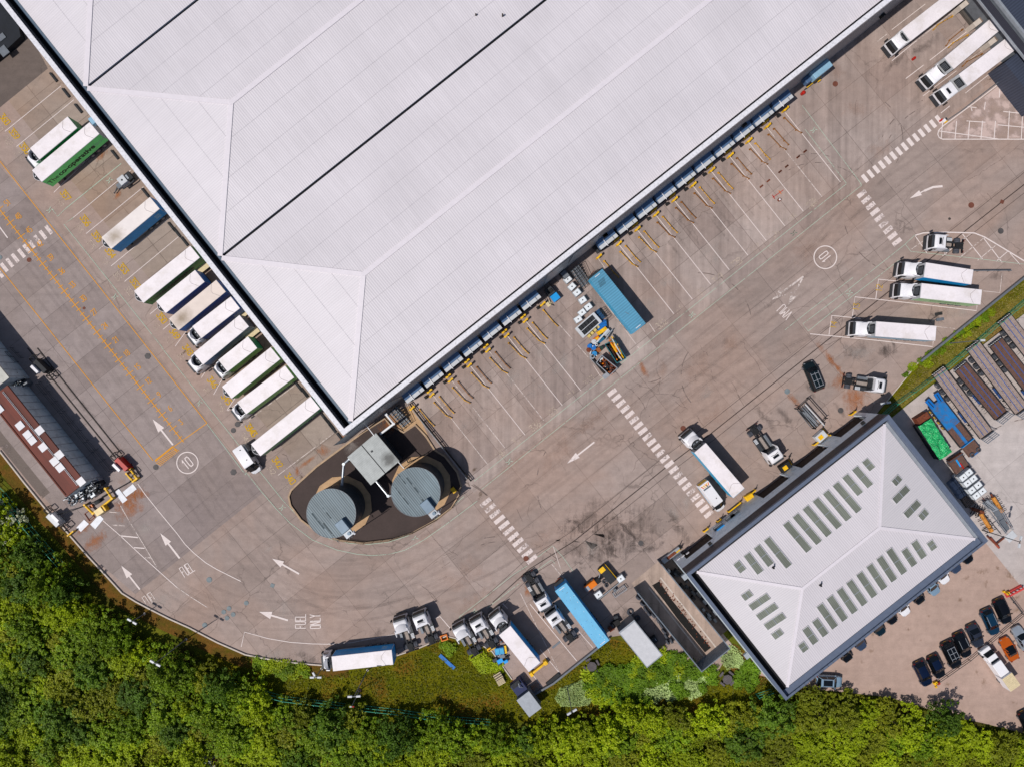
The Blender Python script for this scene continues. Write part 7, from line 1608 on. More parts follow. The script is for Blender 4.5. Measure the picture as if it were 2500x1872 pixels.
for k, (x, y) in enumerate(((768, 580), (805, 635), (832, 682), (862, 722), (905, 740), (945, 785), (975, 830), (998, 880), (1015, 920), (1030, 975), (1065, 965))):
    m = MB(); tyre_mb(m, qH(x, y, .5) , .52, .34, R(72), TH + rng.normal() * .15); m.cyl(qH(x, y, .5) + U * .05, qH(x, y, .5) - U * .1, .26, RIM, n=12); tag(m.build('wheel_assembly', smooth=True), 'lorry wheel leaning in the row along the wash bay wall', 'wheel', 'spare lorry wheels along the wash bay wall')
small('compressor', 'machine', 'black engine block on a stand between the sky-blue trailer and the grey cabin', qH(560, 800), [lambda m: m.box(-.6, .7, -.4, .5, .2, 1.0, BLACK), lambda m: m.cyl((.2, .9, .4), (.9, .7, .4), .35, DGREY), lambda m: m.box(-.9, -.5, -.2, .4, 0, 1.3, DGREY)], .6)
small('rusty_plate', 'plate', 'rust-red plate leaning by the end of the sky-blue trailer', qH(520, 852), [lambda m: m.box(-.5, .5, -.45, .45, .3, .36, RUST), lambda m: m.box(-.4, .4, -.35, .35, 0, .3, DGREY)], .6)
small('small_stand', 'stand', 'dark square stand beside the engine block', qH(905, 945), [lambda m: m.box(-.45, .45, -.5, .5, 0, .9, DGREY), lambda m: m.box(.15, .22, -.2, .2, .9, .95, WHITE)], .6)
# clutter at the lower lot
t = thing('dock_barrier', 'bright yellow dumbbell-shaped trailer barrier behind the blue-sided lorry', 'barrier', qG(1525, 1020), TH)
m = MB(); m.box(-1.3, 1.3, -.18, .18, .2, .75, YELLOW); m.box(-1.9, -1.2, -.45, .4, 0, .9, YELLOW, .08, .08); m.box(1.2, 1.95, -.4, .45, 0, .9, YELLOW, .08, .08); m.build('barrier_body', t, bevel=.05)
t = thing('waste_compactor', 'navy waste compactor with a pale grey container on its end', 'compactor', qG(1385, 1220), ang(qG(1465, 1335) - qG(1310, 1130)))
m = MB(); m.box(-2.2, -.1, -1.1, 1.1, .2, 1.6, M('navy_compactor', (34, 44, 84), .5, var=.2), .05, .05); m.box(-2.4, -1.6, -.8, .8, 1.6, 1.9, DARKIN); m.build('compactor', t); m = MB(); m.box(-.05, 3.4, -1.25, 1.25, .2, 2.6, MGREY); m.box(-.1, 3.45, -1.3, 1.3, 2.6, 2.68, LGREY); m.build('container', t)
m = MB(); m.tube([(-1.9, .5, 1.9), (-1.4, .3, 2.1), (-.9, .6, 1.7)], .08, LGREY, 6); m.build('hydraulic_pipe', t)
small('pallet_stack', 'pallets', 'stack of broken timber pallets on the grass by the paved lot', qG(1165, 1090), [lambda m: [m.box(-.7 + .04 * i, .7, -.6, .55 - .03 * i, .15 * i, .15 * i + .05, WOOD) for i in range(5)], lambda m: [m.beam((-.7, -.5 + .2 * i, .8), (.7, -.5 + .2 * i, .8), .13, .03, TAN if i % 2 else WOOD) for i in range(6)]], .55)
small('pallet_stack', 'pallets', 'second pale pallet stack just below the timber one on the grass', qG(1190, 1140), [lambda m: [m.box(-.7, .65, -.5, .5, .15 * i, .15 * i + .05, WOOD) for i in range(4)], lambda m: [m.beam((-.7, -.4 + .2 * i, .62), (.65, -.4 + .2 * i, .62), .12, .03, TAN) for i in range(5)]], .5)
small('blue_plank', 'plank', 'bright blue plank lying on the grass', qG(705, 970), [lambda m: m.box(-1.7, 1.7, -.3, .3, .05, .16, DBLUE)], R(-42))
small('spare_wheel_frame', 'frame', 'small orange metal frame on the kerb beside the tractor units', qG(680, 750), [lambda m: m.box(-.6, .6, -.5, -.35, 0, .5, ORANGE), lambda m: m.box(-.6, .6, .35, .5, 0, .5, ORANGE), lambda m: m.box(-.6, -.45, -.35, .35, 0, .5, ORANGE), lambda m: m.box(.45, .6, -.35, .35, 0, .5, ORANGE)], .3)
small('yellow_drum_rack', 'rack', 'yellow tray at the edge of the clutter by the tractor units', qG(1102, 842), [lambda m: m.box(-.8, .8, -.35, .35, .2, .7, YELLOW, .08, .08), lambda m: m.box(-.6, .6, -.2, .2, .7, .78, YELLOW)], .5)
small('blue_crate', 'crate', 'light blue crate edged with yellow beside the blue-sided lorry', qG(1183, 862), [lambda m: m.box(-.95, .7, -.6, .6, 0, .8, M('light_blue_drum', 0), .04, .04), lambda m: m.box(.72, 1.1, -.6, .7, 0, .6, YELLOW), lambda m: m.box(-.8, -.15, -.45, .45, .8, .86, CYAN), lambda m: m.box(-.05, .6, -.45, .45, .8, .86, CYAN)], .15)
small('scrap_pile', 'scrap', 'grey-blue heap of parts beside the light blue crate', qG(1190, 935), [lambda m: [m.box(a - s, a + s, b - s * .7, b + s * .7, 0, .3 + s, [DGREY, BLUE, MGREY, BLACK, LGREY][int(k) % 5]) for k, (a, b, s) in enumerate(((-1, .3, .4), (-.3, -.2, .5), (.4, .3, .45), (.9, -.3, .3), (0, .7, .3), (-.8, -.6, .3), (.5, -.8, .35)))]], .5)
for k, (x, y) in enumerate(((1060, 690), (1085, 800), (1150, 780), (1165, 905), (1200, 780), (1095, 760))):
    small('engine_part', 'parts', 'dark engine part among the clutter between tractor unit and blue-sided lorry', qG(x, y), [lambda m: m.box(-.4, .4, -.25, .25, 0, .5, [DARKIN, RUST, BLACK][k % 3]), lambda m: m.cyl((0, 0, .5), (.2, 0, .8), .16, MGREY)], k * .8, 'engine parts among the clutter')
small('drain_grate', 'grate', 'long grey drain grate set in the lower lot', qG(1685, 820), [lambda m: m.box(-.85, .85, -.18, .18, .0, .06, MGREY)], R(40))
small('dark_ramp', 'ramp', 'dark low ramp along the lower barrier of the lot', qG(1655, 1125), [lambda m: m.box(-1.4, 1.4, -.3, .3, 0, .35, DARKIN)], R(40))
# picnic tables made of round timber
def picnic(lab, p, r):
    t = thing('picnic_table', lab, 'picnic table', p, r, 'round picnic tables on the grass'); mt = M('weathered_dark_timber', (92, 86, 88), .85, var=.2)
    m = MB(); m.cyl((0, 0, .7), (0, 0, .78), .85, mt, n=8)
    for i in range(5): m.beam((-.8, -.6 + .3 * i, .785), (.8, -.6 + .3 * i, .785), .02, .01, DARKK)
    m.build('tabletop', t); m = MB(); m.cyl((0, 0, 0), (0, 0, .7), .15, mt); m.build('pedestal', t)
    for i in range(4):
        a = i * PI / 2 + .2; m = MB(); n0 = len(m.v); m.box(1.0, 1.38, -.5, .5, .4, .47, mt, .03, .1); m.box(1.1, 1.25, -.08, .08, 0, .4, mt); m.beam((.1, 0, .3), (1.15, 0, .35), .1, .08, mt); m.xf(Matrix.Rotation(a, 4, 'Z'), n0); m.build('bench', t)
picnic('dark round picnic table with four benches on the grass by the lot barrier', qH(345, 1185), .3); picnic('dark round picnic table with four benches on the grass right of the wash bay', qH(1557, 1300), .7)

# ================================================================== FUEL AREA
SPL = M('steel_plate', (176, 178, 186), .5, .2, var=.1)
for lab, cs in (('upper right pale steel plate bridging the fuel trench', ((1470, 885), (1655, 738), (1725, 830), (1532, 972))), ('pale steel plate touching the upper right one, set lengthwise', ((1330, 892), (1400, 822), (1557, 1022), (1470, 1088))), ('lower left pale steel plate near the kerb', ((640, 1522), (778, 1378), (865, 1455), (720, 1598))), ('pale steel plate right of the lower left one', ((888, 1465), (1050, 1288), (1130, 1365), (978, 1550)))):
    m = MB(); q = [b2(*p) for p in cs]; m.prism([(p.x, p.y) for p in q], .02, .06, SPL); tag(m.build('steel_plate'), lab, 'steel plate')
def ytube(lab, pts, r=.2):
    m = MB(); P3 = [p + Vector((0, 0, .75)) for p in pts]; m.tube(P3, r, YELLOW, 10)
    for p in P3: m.cyl(p - Vector((0, 0, .75)), p + Vector((0, 0, r)), r, YELLOW, n=10)
    tag(m.build('tube_barrier', smooth=True), lab, 'tube barrier')
ytube('long yellow tube barrier bent round the end of the rusty plant building', [b2(1205, 810), b2(1325, 985), b2(985, 1255), b2(835, 1105)])
ytube('yellow V-shaped tube barrier beside the red fuel pump', [b2(1655, 470), b2(1765, 630), b2(1700, 680), b2(1585, 545)])
ytube('short bent yellow tube barrier by the kerb at the left', [b2(535, 1650), b2(625, 1575)], .14)
def pump(lab, p, r, col):
    t = thing('fuel_pump', lab, 'fuel pump', p, r)
    m = MB(); m.box(-1.3, 1.3, -.45, .45, 0, 1.7, col, .05, .05); m.build('cabinet', t); m = MB(); m.box(-.7, .9, .55, 1.0, 1.4, 2.15, WHITE) ; m.build('display_head', t)
    for x0_, x1_ in ((-2.5, -1.55), (1.55, 2.5)):
        m = MB()
        for a, b_ in (((x0_, -.3), (x1_, -.3)), ((x1_, -.3), (x1_, .7)), ((x1_, .7), (x0_, .7)), ((x0_, .7), (x0_, -.3))): m.beam((*a, 1.0), (*b_, 1.0), .12, .12, BLACK)
        for x in (x0_, x1_): m.beam((x, -.3, 0), (x, -.3, 1.0), .1, .1, BLACK); m.beam((x, .7, 0), (x, .7, 1.0), .1, .1, BLACK)
        m.build('guard_frame', t)
    m = MB(); m.tube([(-.9, -.5, 1.6), (-1.2, -.8, .8), (-.6, -.7, .2)], .05, BLACK, 6); m.build('hose', t); m = MB(); m.tube([(.9, -.5, 1.6), (1.2, -.8, .8)], .05, BLACK, 6); m.build('hose', t)
FA = ang(b2(1640, 430) - b2(1440, 230)) + PI
pump('red fuel pump with white display head and black guard frames', b2(1540, 370), FA, RED)
pump('black fuel pump with white head on the kerb strip above the red one', b1(625, 250), FA, DARKIN)
pump('white-capped fuel pump on the grass side at the lower left', b2(325, 1360), FA + PI, GREYW)
m = MB(); m.tube([b2(350, 1275, 1.0), b2(560, 1220, .9), b2(880, 1100, .9), b2(1240, 900, .9), b2(1650, 670, 1.0)], .07, BLACK, 6)
for p in (b2(350, 1275), b2(880, 1100), b2(1240, 900), b2(1650, 670)): m.cyl(p, p + Vector((0, 0, 1.0)), .06, BLACK, n=6)
tag(m.build('fuel_line'), 'thin black overhead pipe crossing the fuel lanes', 'pipe')
small('hose_reel', 'reel', 'black hose gear with an orange cap lying in the yellow barrier', b2(1040, 1060), [lambda m: m.cyl((.4, -.2, .3), (.4, .3, .3), .4, BLACK), lambda m: m.box(-.5, .3, -.25, .25, 0, .5, DARKIN), lambda m: m.box(-1.6, -1.1, -.3, .2, 0, .4, ORANGE), lambda m: m.box(1.0, 1.9, .2, .5, 0, .3, BLACK)], R(30))
small('timber_box', 'box', 'cream timber box with yellow end by the long tube barrier', b2(1140, 1200), [lambda m: m.box(-.85, .6, -.55, .55, .2, 1.5, M('cream_box', (238, 214, 160), .6), .03, .03), lambda m: m.box(.62, .95, -.5, .5, .2, 1.3, YELLOW)], R(35))
# pipework at the ends of the plant buildings
def manifold(lab, c, ax, n, seed, rx, ry):
    g = np.random.default_rng(seed); t = thing('pipework', lab, 'pipework', c, ax); mats = [DARKIN, BLACK, MGREY, DGREY, LGREY, M('slate_machine', (70, 84, 96), .5, .2)]
    m = MB()
    for i in range(n):
        x, y = g.uniform(-rx, rx), g.uniform(-ry, ry); z = g.uniform(.5, 2.6); d_ = g.uniform(.4, 1.1)
        dirv = [Vector((1, 0, 0)), Vector((0, 1, 0)), Vector((0, 0, 1)), Vector((.7, .7, 0))][i % 4]
        a = Vector((x, y, z)); m.cyl(a - dirv * d_ * .5, a + dirv * d_ * .5, g.uniform(.08, .2), mats[i % 6], n=10)
        m.cyl(a - dirv * .06, a + dirv * .06, .3, mats[(i + 2) % 6], n=10)
    m.build('valve_pipe', t, smooth=True)
    m = MB()
    for i in range(8): x, y = g.uniform(-rx, rx), g.uniform(-ry, ry); s = g.uniform(.25, .5); m.box(x - s, x + s, y - s * .8, y + s * .8, 0, g.uniform(1, 2.4), mats[(i * 2 + 2) % 6], .03, .03)
    for i in range(5): x, y = g.uniform(-rx, rx), g.uniform(-ry, ry); m.box(x - .35, x + .35, y - .06, y + .06, 2.4, 2.5, GREYW)
    m.build('machine_box', t)
manifold('tangle of dark and silver pipework at the yard end of the rusty plant building', b2(860, 890), R(35), 44, 3, 2.6, 1.1)
manifold('small dark tangle of pipes near the rusty plant building corner', b2(1000, 770), R(35), 26, 8, 1.3, .9)
manifold('dark pipework between the pale and rusty plant buildings', b1(290, 490), R(35), 34, 5, 1.6, 1.0)
small('yellow_gear', 'machine', 'yellow lifting gear at the end of the pale plant building', b1(45, 465), [lambda m: m.beam((-.9, .3, 3.2), (.9, -.3, 3.2), .35, .3, YELLOW), lambda m: m.beam((-.2, .6, 3.2), (.4, -1.0, 3.0), .3, .3, YELLOW), lambda m: m.box(-1.0, 1.0, -.6, .6, 0, 2.9, DARKIN)], .5)
small('grid_walkway', 'walkway', 'pale grated walkway beside the top of the rusty roof', b1(50, 640), [lambda m: m.box(-1.6, 1.6, -.5, .5, 3.6, 3.7, LGREY), lambda m: m.beam((-1.6, .5, 4.2), (1.6, .5, 4.2), .07, .07, GREYW), lambda m: m.beam((-1.6, -.5, 4.2), (1.6, -.5, 4.2), .07, .07, GREYW), lambda m: [m.beam((-1.5 + .75 * i, -.5, 0 if i % 2 else 3.6), (-1.5 + .75 * i, -.5, 4.2), .06, .06, MGREY) for i in range(5)]], .6)
# ground frames in the fuel trench
m = MB()
for a, b_ in (((790, 1275), (870, 1220)), ((870, 1220), (975, 1335)), ((975, 1335), (880, 1405)), ((880, 1405), (790, 1275)), ((860, 1385), (960, 1300))): m.beam(b2(*a) + Vector((0, 0, .08)), b2(*b_) + Vector((0, 0, .08)), .1, .1, RUST)
tag(m.build('trench_frame'), 'rusty rectangular frame in the ground beside the pale steel plates', 'frame')

# ================================================================== STORAGE YARD ON THE RIGHT
FB1, FB2 = M('weathered_bed_timber', (158, 140, 132), .85, var=.16, sc=2.5, dirt=(116, 94, 84), dirt_amt=.6), M('rusty_bed_timber', (106, 78, 68), .85, var=.22, sc=2.5, dirt=(66, 50, 46), dirt_amt=.6)
STRIPB = M('bed_stripe_blue', (50, 86, 150), .5, var=.15)
GRILL = M('headboard_slats', (116, 128, 142), .5, .2)
def flatbed(label, tail, head, w, bed, stanch=True, hb=True):
    d = head - tail; d.z = 0; L = d.length; c = (head + tail) / 2
    t = thing('flatbed_trailer', label, 'flatbed trailer', (c.x, c.y, 0), ang(d), 'blue-striped flatbed trailers'); hw = w / 2; xr, xf = -L / 2, L / 2
    m = MB()
    for i in range(10): y0 = -hw + .02 + i * (w - .04) / 10; m.box(xr, xf, y0, y0 + (w - .04) / 10 - .025, 1.28, 1.4, bed)
    m.build('deck', t)
    m = MB()
    for y in (-hw * .36, hw * .36): m.box(xr + .1, xf - .1, y - .06, y + .06, 1.4, 1.415, STRIPB)
    m.build('deck_stripe', t)
    m = MB()
    for s in (-1, 1): m.box(xr, xf, s * hw - .05, s * hw + .05, 1.2, 1.41, DARKIN)
    m.box(xr - .12, xr, -hw, hw, .9, 1.42, BLACK); m.build('side_raves', t)
    m = MB()
    for i in range(7): m.box(xr - .2, xr - .12, -hw + .15 + i * (w - .3) / 6 - .07, -hw + .15 + i * (w - .3) / 6 + .07, 1.05, 1.3, WHITE)
    m.build('reflector_board', t)
    if stanch:
        m = MB()
        for i in range(9):
            x = xr + 2 + i * (L - 3) / 9
            for s in (-1, 1): m.beam((x, s * (hw + .02), 1.2), (x + .1, s * (hw + .5), .95), .05, .05, BLACK); m.box(x - .06, x + .06, s * hw * .55 - .05, s * hw * .55 + .05, 1.41, 1.47, DARKIN)
        m.build('lashing_bar', t)
    if hb:
        m = MB()
        for i in range(5): m.box(xf + .02 + i * .2, xf + .1 + i * .2, -hw, hw, 1.4 + .25 * i, 1.5 + .25 * i, GRILL)
        m.box(xf, xf + .06, -hw, hw, 1.3, 1.9, DGREY)
        for y in (-hw + .05, 0, hw - .05): m.beam((xf, y, 1.4), (xf + .95, y, 2.5), .07, .07, GRILL)
        m.build('headboard', t)
    m = MB()
    for s in (-.42, .42): m.box(xr + .1, xf - .3, s - .1, s + .1, .8, 1.26, DARKIN)
    m.build('chassis', t)
    for i in range(3):
        for s in (-1, 1): wheel('wheel', t, xr + 2.1 + i * 1.35, s * (hw - .02), .52, .38)
    for s in (-.9, .9):
        m = MB(); m.box(xf - 2.6, xf - 2.4, s - .08, s + .08, 0, 1.2, DGREY); m.build('landing_leg', t)
    m = MB(); m.box(xf - 5.5, xf - 3.4, -hw - .02, -hw + .35, .5, 1.0, STRIPB); m.build('tool_rack', t)
    return t
z = 1.4
flatbed('grey-timbered flatbed trailer nearest the blue low loader', (a1(985, 985, z) + a1(1140, 860, z)) / 2, qJ(1868, 772, z), 2.5, FB1)
flatbed('brown-decked flatbed trailer second from the blue low loader', (a1(1280, 925, z) + a1(1440, 800, z)) / 2, (qJ(1945, 640, z) + qJ(2052, 558, z)) / 2, 2.5, FB2)
flatbed('long grey-timbered flatbed trailer in the middle of the row', (a1(1450, 640, z) + a1(1600, 515, z)) / 2, (a1(2105, 1490, z) + a1(2240, 1380, z)) / 2, 2.6, FB1)
flatbed('rust-brown decked flatbed trailer with blue centre stripes', (a1(1750, 600, z) + a1(1920, 470, z)) / 2, (a1(1750, 600, z) + a1(1920, 470, z)) / 2 + (a1(720, 920) - a1(0, 0)) * 1.0, 2.6, FB2, False)
flatbed('flatbed trailer cut by the right edge of the frame', (a1(1875, 275, z) + a1(2030, 155, z)) / 2, (a1(1875, 275, z) + a1(2030, 155, z)) / 2 + (a1(750, 960) - a1(0, 0)), 2.6, FB1)
# blue low loader
tl, hd = qJ(1395, 465, 1.0), qJ(1775, 950, 1.0); d = hd - tl; d.z = 0; L = d.length; c = (tl + hd) / 2
LLB = M('low_loader_blue', (32, 116, 182), .55, var=.15, sc=.8, dirt=(100, 80, 74), dirt_amt=.8)
t = thing('low_loader', 'bright blue low loader trailer with rusty deck and yellow wheel hubs', 'low loader', (c.x, c.y, 0), ang(d)); xr, xf = -L / 2, L / 2
m = MB(); m.box(xr + .6, xr + 5.6, -1.3, 1.3, .75, 1.05, LLB); m.build('rear_deck', t)
m = MB(); m.box(xr + 5.6, xr + 9.2, -1.3, 1.3, .5, .8, FB2); m.box(xr + 5.6, xf - .6, -.25, .25, .8, 1.0, LLB); m.build('bed', t)
m = MB(); m.box(xr + 9.3, xf - .3, -1.25, 1.25, .9, 1.25, FB2, .05, .12); m.box(xr + 9.2, xr + 9.3, -1.3, 1.3, .6, 1.4, BLUE); m.box(xf - .3, xf, -.9, .9, .9, 1.2, LLB); m.build('gooseneck', t)
m = MB()
for s in (-1, 1): m.box(xr + .4, xr + 9.2, s * 1.36 - .05, s * 1.36 + .05, .7, 1.0, DARKIN)
m.build('side_rail', t)
for s in (-1, 1):
    m = MB(); n0 = len(m.v); m.box(-1.2, .5, s * .85 - .42, s * .85 + .42, 1.0, 1.2, DBLUE); m.beam((-1.0, s * .85, 1.2), (.4, s * .85, 1.2), .12, .1, BLACK); m.xf(Matrix.Translation((xr + .4, 0, 0)) @ Matrix.Rotation(-.1 * s, 4, 'Z'), n0); m.build('loading_ramp', t)
for i in range(4):
    for s in (-1, 1): o = wheel('wheel', t, xr + 1.5 + i * 1.15, s * 1.3, .42, .35); o.data.materials[1] = YELLOW
for s in (-.7, .7):
    m = MB(); tyre_mb(m, Vector((xf - .5, s, 1.35)), .42, .25); m.build('spare_tyre', t, smooth=True)
# green-sheeted container and rusty flat wagon next to the workshop
t = NT('green_tarpaulin'); p = t.pos(); nn = t.noise(p, .7, 3, .5, 1.2)
cc2 = t.mix(t.ramp(nn, .3, .7), lin((24, 150, 84)), lin((60, 204, 122))); t.bsdf(cc2, .22, 0, .6, bump=t.noise(p, 1.5, 4, .55, 1.5), bstr=1.0, bdist=.5); TARP = t.m
tl, hd = qJ(1315, 668, 1.9), qJ(1500, 960, 1.9); d = hd - tl; d.z = 0; L = d.length; c = (tl + hd) / 2
tt = thing('sheeted_container', 'open container under a glossy bright green tarpaulin in the shade of the workshop', 'container', (c.x, c.y, 0), ang(d))
m = MB(); m.box(-L / 2 - .1, L / 2 + .1, -1.25, 1.25, .3, 1.7, DARKIN); m.build('container_body', tt)
bm = bmesh.new(); bmesh.ops.create_grid(bm, x_segments=26, y_segments=14, size=1)
for v in bm.verts: x, y = v.co.x, v.co.y; v.co = Vector((x * (L / 2 + .1), y * 1.28, 2.1 + .14 * math.sin(x * 9 + y * 4) * (1 - abs(y)) + .1 * math.sin(x * 15 - y * 6) * .6 - .12 * abs(y) ** 4 + rng.normal() * .03 - .25 * math.exp(-((x - .35) ** 2 * 18 + (y - .2) ** 2 * 6))))
me = bpy.data.meshes.new('tarpaulin'); bm.to_mesh(me); bm.free(); me.materials.append(TARP); me.polygons.foreach_set('use_smooth', [True] * len(me.polygons)); o = bpy.data.objects.new('tarpaulin', me); COL.objects.link(o); o.parent = tt
m = MB(); m.box(-.9, .9, -1.1, 1.1, 0, 1.5, RUST); m.box(.3, .6, .1, .5, 1.5, 1.6, LGREY); m.xf(Matrix.Translation(qJ(1268, 635)) @ Matrix.Rotation(ang(d), 4, 'Z')); tag(m.build('rusty_bin', bevel=.03), 'square rust-red bin at the upper end of the green tarpaulin', 'bin')
tt = thing('rusty_wagon', 'rusty flat wagon with red and blue paint flakes below the green tarpaulin', 'wagon', a2(985, 250), ang(a2(1080, 400) - a2(900, 130)))
m = MB(); m.box(-1.6, 2.6, -1.3, 1.3, .6, 1.1, FB2); m.build('deck', tt); m = MB(); m.box(-1.2, .2, -.15, .15, 1.1, 1.14, BLUE); m.box(-.4, 1.4, .1, .35, 1.1, 1.15, RED); m.build('paint_strip', tt)
m = MB(); tyre_mb(m, Vector((2.0, .3, 1.25)), .42, .25); m.build('spare_tyre', tt, smooth=True); m = MB(); m.box(-1.8, -1.6, -1.35, 1.35, .6, 1.7, M('slate_machine', 0)); m.box(-1.9, -1.81, -1.3, 1.3, .9, 1.7, RUST); m.build('end_board', tt); m = MB(); m.box(1.9, 2.3, -.8, -.3, 1.1, 1.2, GREYW); m.build('block', tt)
for x in (-.9, 1.7):
    for s in (-1, 1): wheel('wheel', tt, x, s * 1.1, .4, .3)
IB2 = [((1220, 390), 'white water cube at the upper right of the yard stack'), ((1120, 475), 'white water cube with black scrawl at the upper left of the yard stack'), ((1300, 500), 'white water cube with crossed lid marks, second down on the right'), ((1195, 580), 'white water cube second down on the left of the yard stack'), ((1385, 615), 'white water cube third down on the right, small lid'), ((1272, 705), 'white water cube third down on the left of the yard stack'), ((1462, 725), 'white water cube lowest on the right of the yard stack'), ((1355, 805), 'white water cube lowest on the left, nearest the ramp')]
for (x, y), lab in IB2:
    q = a2(x, y, 2.3); u = dup(p0, (q.x, q.y, 1.2), TH, lab, 'water cubes stacked in the storage yard, top layer'); u['label'] = lab
    dup(p0, (q.x, q.y, 0), TH, 'lower white water cube carrying another one in the yard stack', 'water cubes stacked in the storage yard, bottom layer')
for k, (x, y) in enumerate(((935, 520), (985, 590), (1040, 660), (1085, 740), (865, 580), (915, 645), (965, 715), (1010, 790))):
    small('grey_tote', 'tote', 'slate grey tote in the double row in the shade of the workshop', a2(x, y), [lambda m: m.box(-.42, .42, -.42, .42, 0, 1.0, M('slate_tote', (112, 122, 142), .5, var=.1), .03, .03), lambda m: m.box(-.36, .36, -.36, .36, 1.0, 1.03, M('slate_tote', 0))], TH, 'grey totes in the shade')
small('timber_rack', 'rack', 'dark slatted timber rack below the grey totes', a2(1160, 880), [lambda m: [m.box(-1.0, 1.0, -.7 + .25 * i, -.55 + .25 * i, .2, .9, WOOD) for i in range(6)], lambda m: m.box(-1.1, 1.1, -.8, .8, 0, .2, DARKIN)], R(-55))
tt = thing('loading_ramp', 'long grey mesh-decked loading ramp with a kink, near the water cubes', 'ramp', a2(1650, 1140), ang(a2(1900, 1420) - a2(1600, 1080)))
kr = Matrix.Rotation(-tt.rotation_euler.z, 3, 'Z')
def rl(x, y): return kr @ (a2(x, y) - tt.location)
m = MB(); q = [rl(1385, 915), rl(1480, 870), rl(1690, 1040), rl(1580, 1075)]; m.prism([(p.x, p.y) for p in q], .9, 1.0, LGREY)
q = [rl(1580, 1080), rl(1690, 1045), rl(1945, 1395), rl(1870, 1460)]; m.add([(q[0].x, q[0].y, 1.0), (q[1].x, q[1].y, 1.0), (q[2].x, q[2].y, .1), (q[3].x, q[3].y, .1)], [(0, 1, 2, 3)], MGREY); m.build('deck', tt)
m = MB()
for i in range(8): a_, b_ = rl(1405 + i * 22, 930 + i * 17), rl(1450 + i * 24, 890 + i * 20); m.beam((a_.x, a_.y, 1.02), (b_.x, b_.y, 1.02), .1, .04, DGREY)
m.build('tread', tt)
for (x, y), (x2, y2) in (((1380, 915), (1860, 1480)), ((1470, 855), (1690, 1025)), ((1690, 1025), (1960, 1395))):
    m = MB(); a_, b_ = rl(x, y), rl(x2, y2); m.beam((a_.x, a_.y, 1.6), (b_.x, b_.y, .8), .07, .07, LGREY); m.beam((a_.x, a_.y, 1.1), (b_.x, b_.y, .3), .07, .07, LGREY)
    for i in range(5): p = a_.lerp(b_, i / 4); m.beam((p.x, p.y, 0), (p.x, p.y, 1.6 - .8 * i / 4), .06, .06, LGREY)
    m.build('side_rail', tt)
m = MB(); a_, b_ = rl(1930, 1500), rl(1880, 1560); m.box(-.1, 1.2, -.9, .9, 0, .08, GREYW); m.xf(Matrix.Translation(rl(1930, 1490))); m.build('toe_plate', tt)
def orange_gear(lab, p, r, ln, mt):
    t = thing('farm_implement', lab, 'implement', p, r); m = MB(); m.box(-ln / 2, ln / 2, -.28, .28, .5, .95, mt, .05, .05); m.cyl((-ln / 2, 0, .7), (ln / 2, 0, .7), .3, mt, n=10); m.build('body', t)
    m = MB()
    for x in np.linspace(-ln * .45, ln * .45, 5): m.beam((x, -1.0, .5), (x + .3, 1.0, .5), .1, .1, BLACK)
    m.beam((-ln * .7, 0, .6), (-ln * .4, .1, .6), .25, .2, RUST); m.beam((ln * .3, -.9, .4), (ln * .3, -.2, .8), .08, .08, RUST); m.build('tine', t)
GEARO = M('ochre_machine', (206, 138, 58), .5, var=.25, sc=2, dirt=(96, 54, 28), dirt_amt=.9)
orange_gear('ochre farm implement with black tines close under the workshop eave', a2(1480, 1270), R(-58), 3.6, GEARO); orange_gear('slim ochre roller standing beyond the loading ramp', a2(1680, 950), R(-58), 3.0, GEARO); orange_gear('rusty brown harrow between the timber rack and the ochre implement', a2(1330, 1060), R(-20), 2.0, RUST)
m = MB(); m.tube([a2(1460, 840, .3), a2(1980, 1370, .3)], .05, RUST, 6); m.tube([a2(1430, 1060, .3), a2(1800, 1500, .3)], .05, DGREY, 6); tag(m.build('loose_rods'), 'thin rusty rods lying beside the loading ramp', 'rods')
m = MB(); m.tube([a2(1545, 1530, .4), a2(1700, 1680, .4), a2(1850, 1560, .4)], .14, RUST, 8); m.tube([a2(1600, 1560, .3), a2(1760, 1740, .3)], .2, M('red_brown_rail', (150, 66, 46), .6), 8); tag(m.build('rusty_girder'), 'rusty red girders lying by the workshop corner', 'girder')
small('red_barrier', 'barrier', 'red plastic water-filled barrier at the upper edge of the car park', qI(2110, 520), [lambda m: m.box(-1.6, 1.6, -.45, .45, 0, .35, M('faded_red', (206, 74, 70), .5), .05, .1), lambda m: m.box(-1.5, 1.5, -.2, .2, .35, .9, M('faded_red', 0), .05, .05), lambda m: [m.box(-1.2 + .7 * i, -.9 + .7 * i, -.22, .22, .5, .8, WHITE) for i in range(4)]], R(28))
small('marker_post', 'marker', 'yellow and red marker blocks at the lower end of the car park fence', qI(1400, 1340), [lambda m: m.box(-.3, .3, -.25, .25, 0, .6, YELLOW), lambda m: m.box(.2, .7, -.5, -.1, 0, .5, RED), lambda m: m.box(-.3, .0, -.9, -.6, 0, .3, YELLOW)], .5)
small('marker_post', 'marker', 'yellow marker blocks at the upper end of the car park fence beside the red barrier', qI(2045, 535), [lambda m: m.box(-.25, .25, -.25, .25, 0, .7, YELLOW), lambda m: m.box(.2, .6, -.6, -.2, 0, .4, RED), lambda m: m.box(-.5, -.2, .3, .6, 0, .4, YELLOW)], .5)
railing('low dark rail dividing the gravel car park behind the parked row', [qI(1400, 1340), qI(1700, 1130), qI(2180, 720), qI(2035, 530)], .9, DGREY, .05, 2.4)

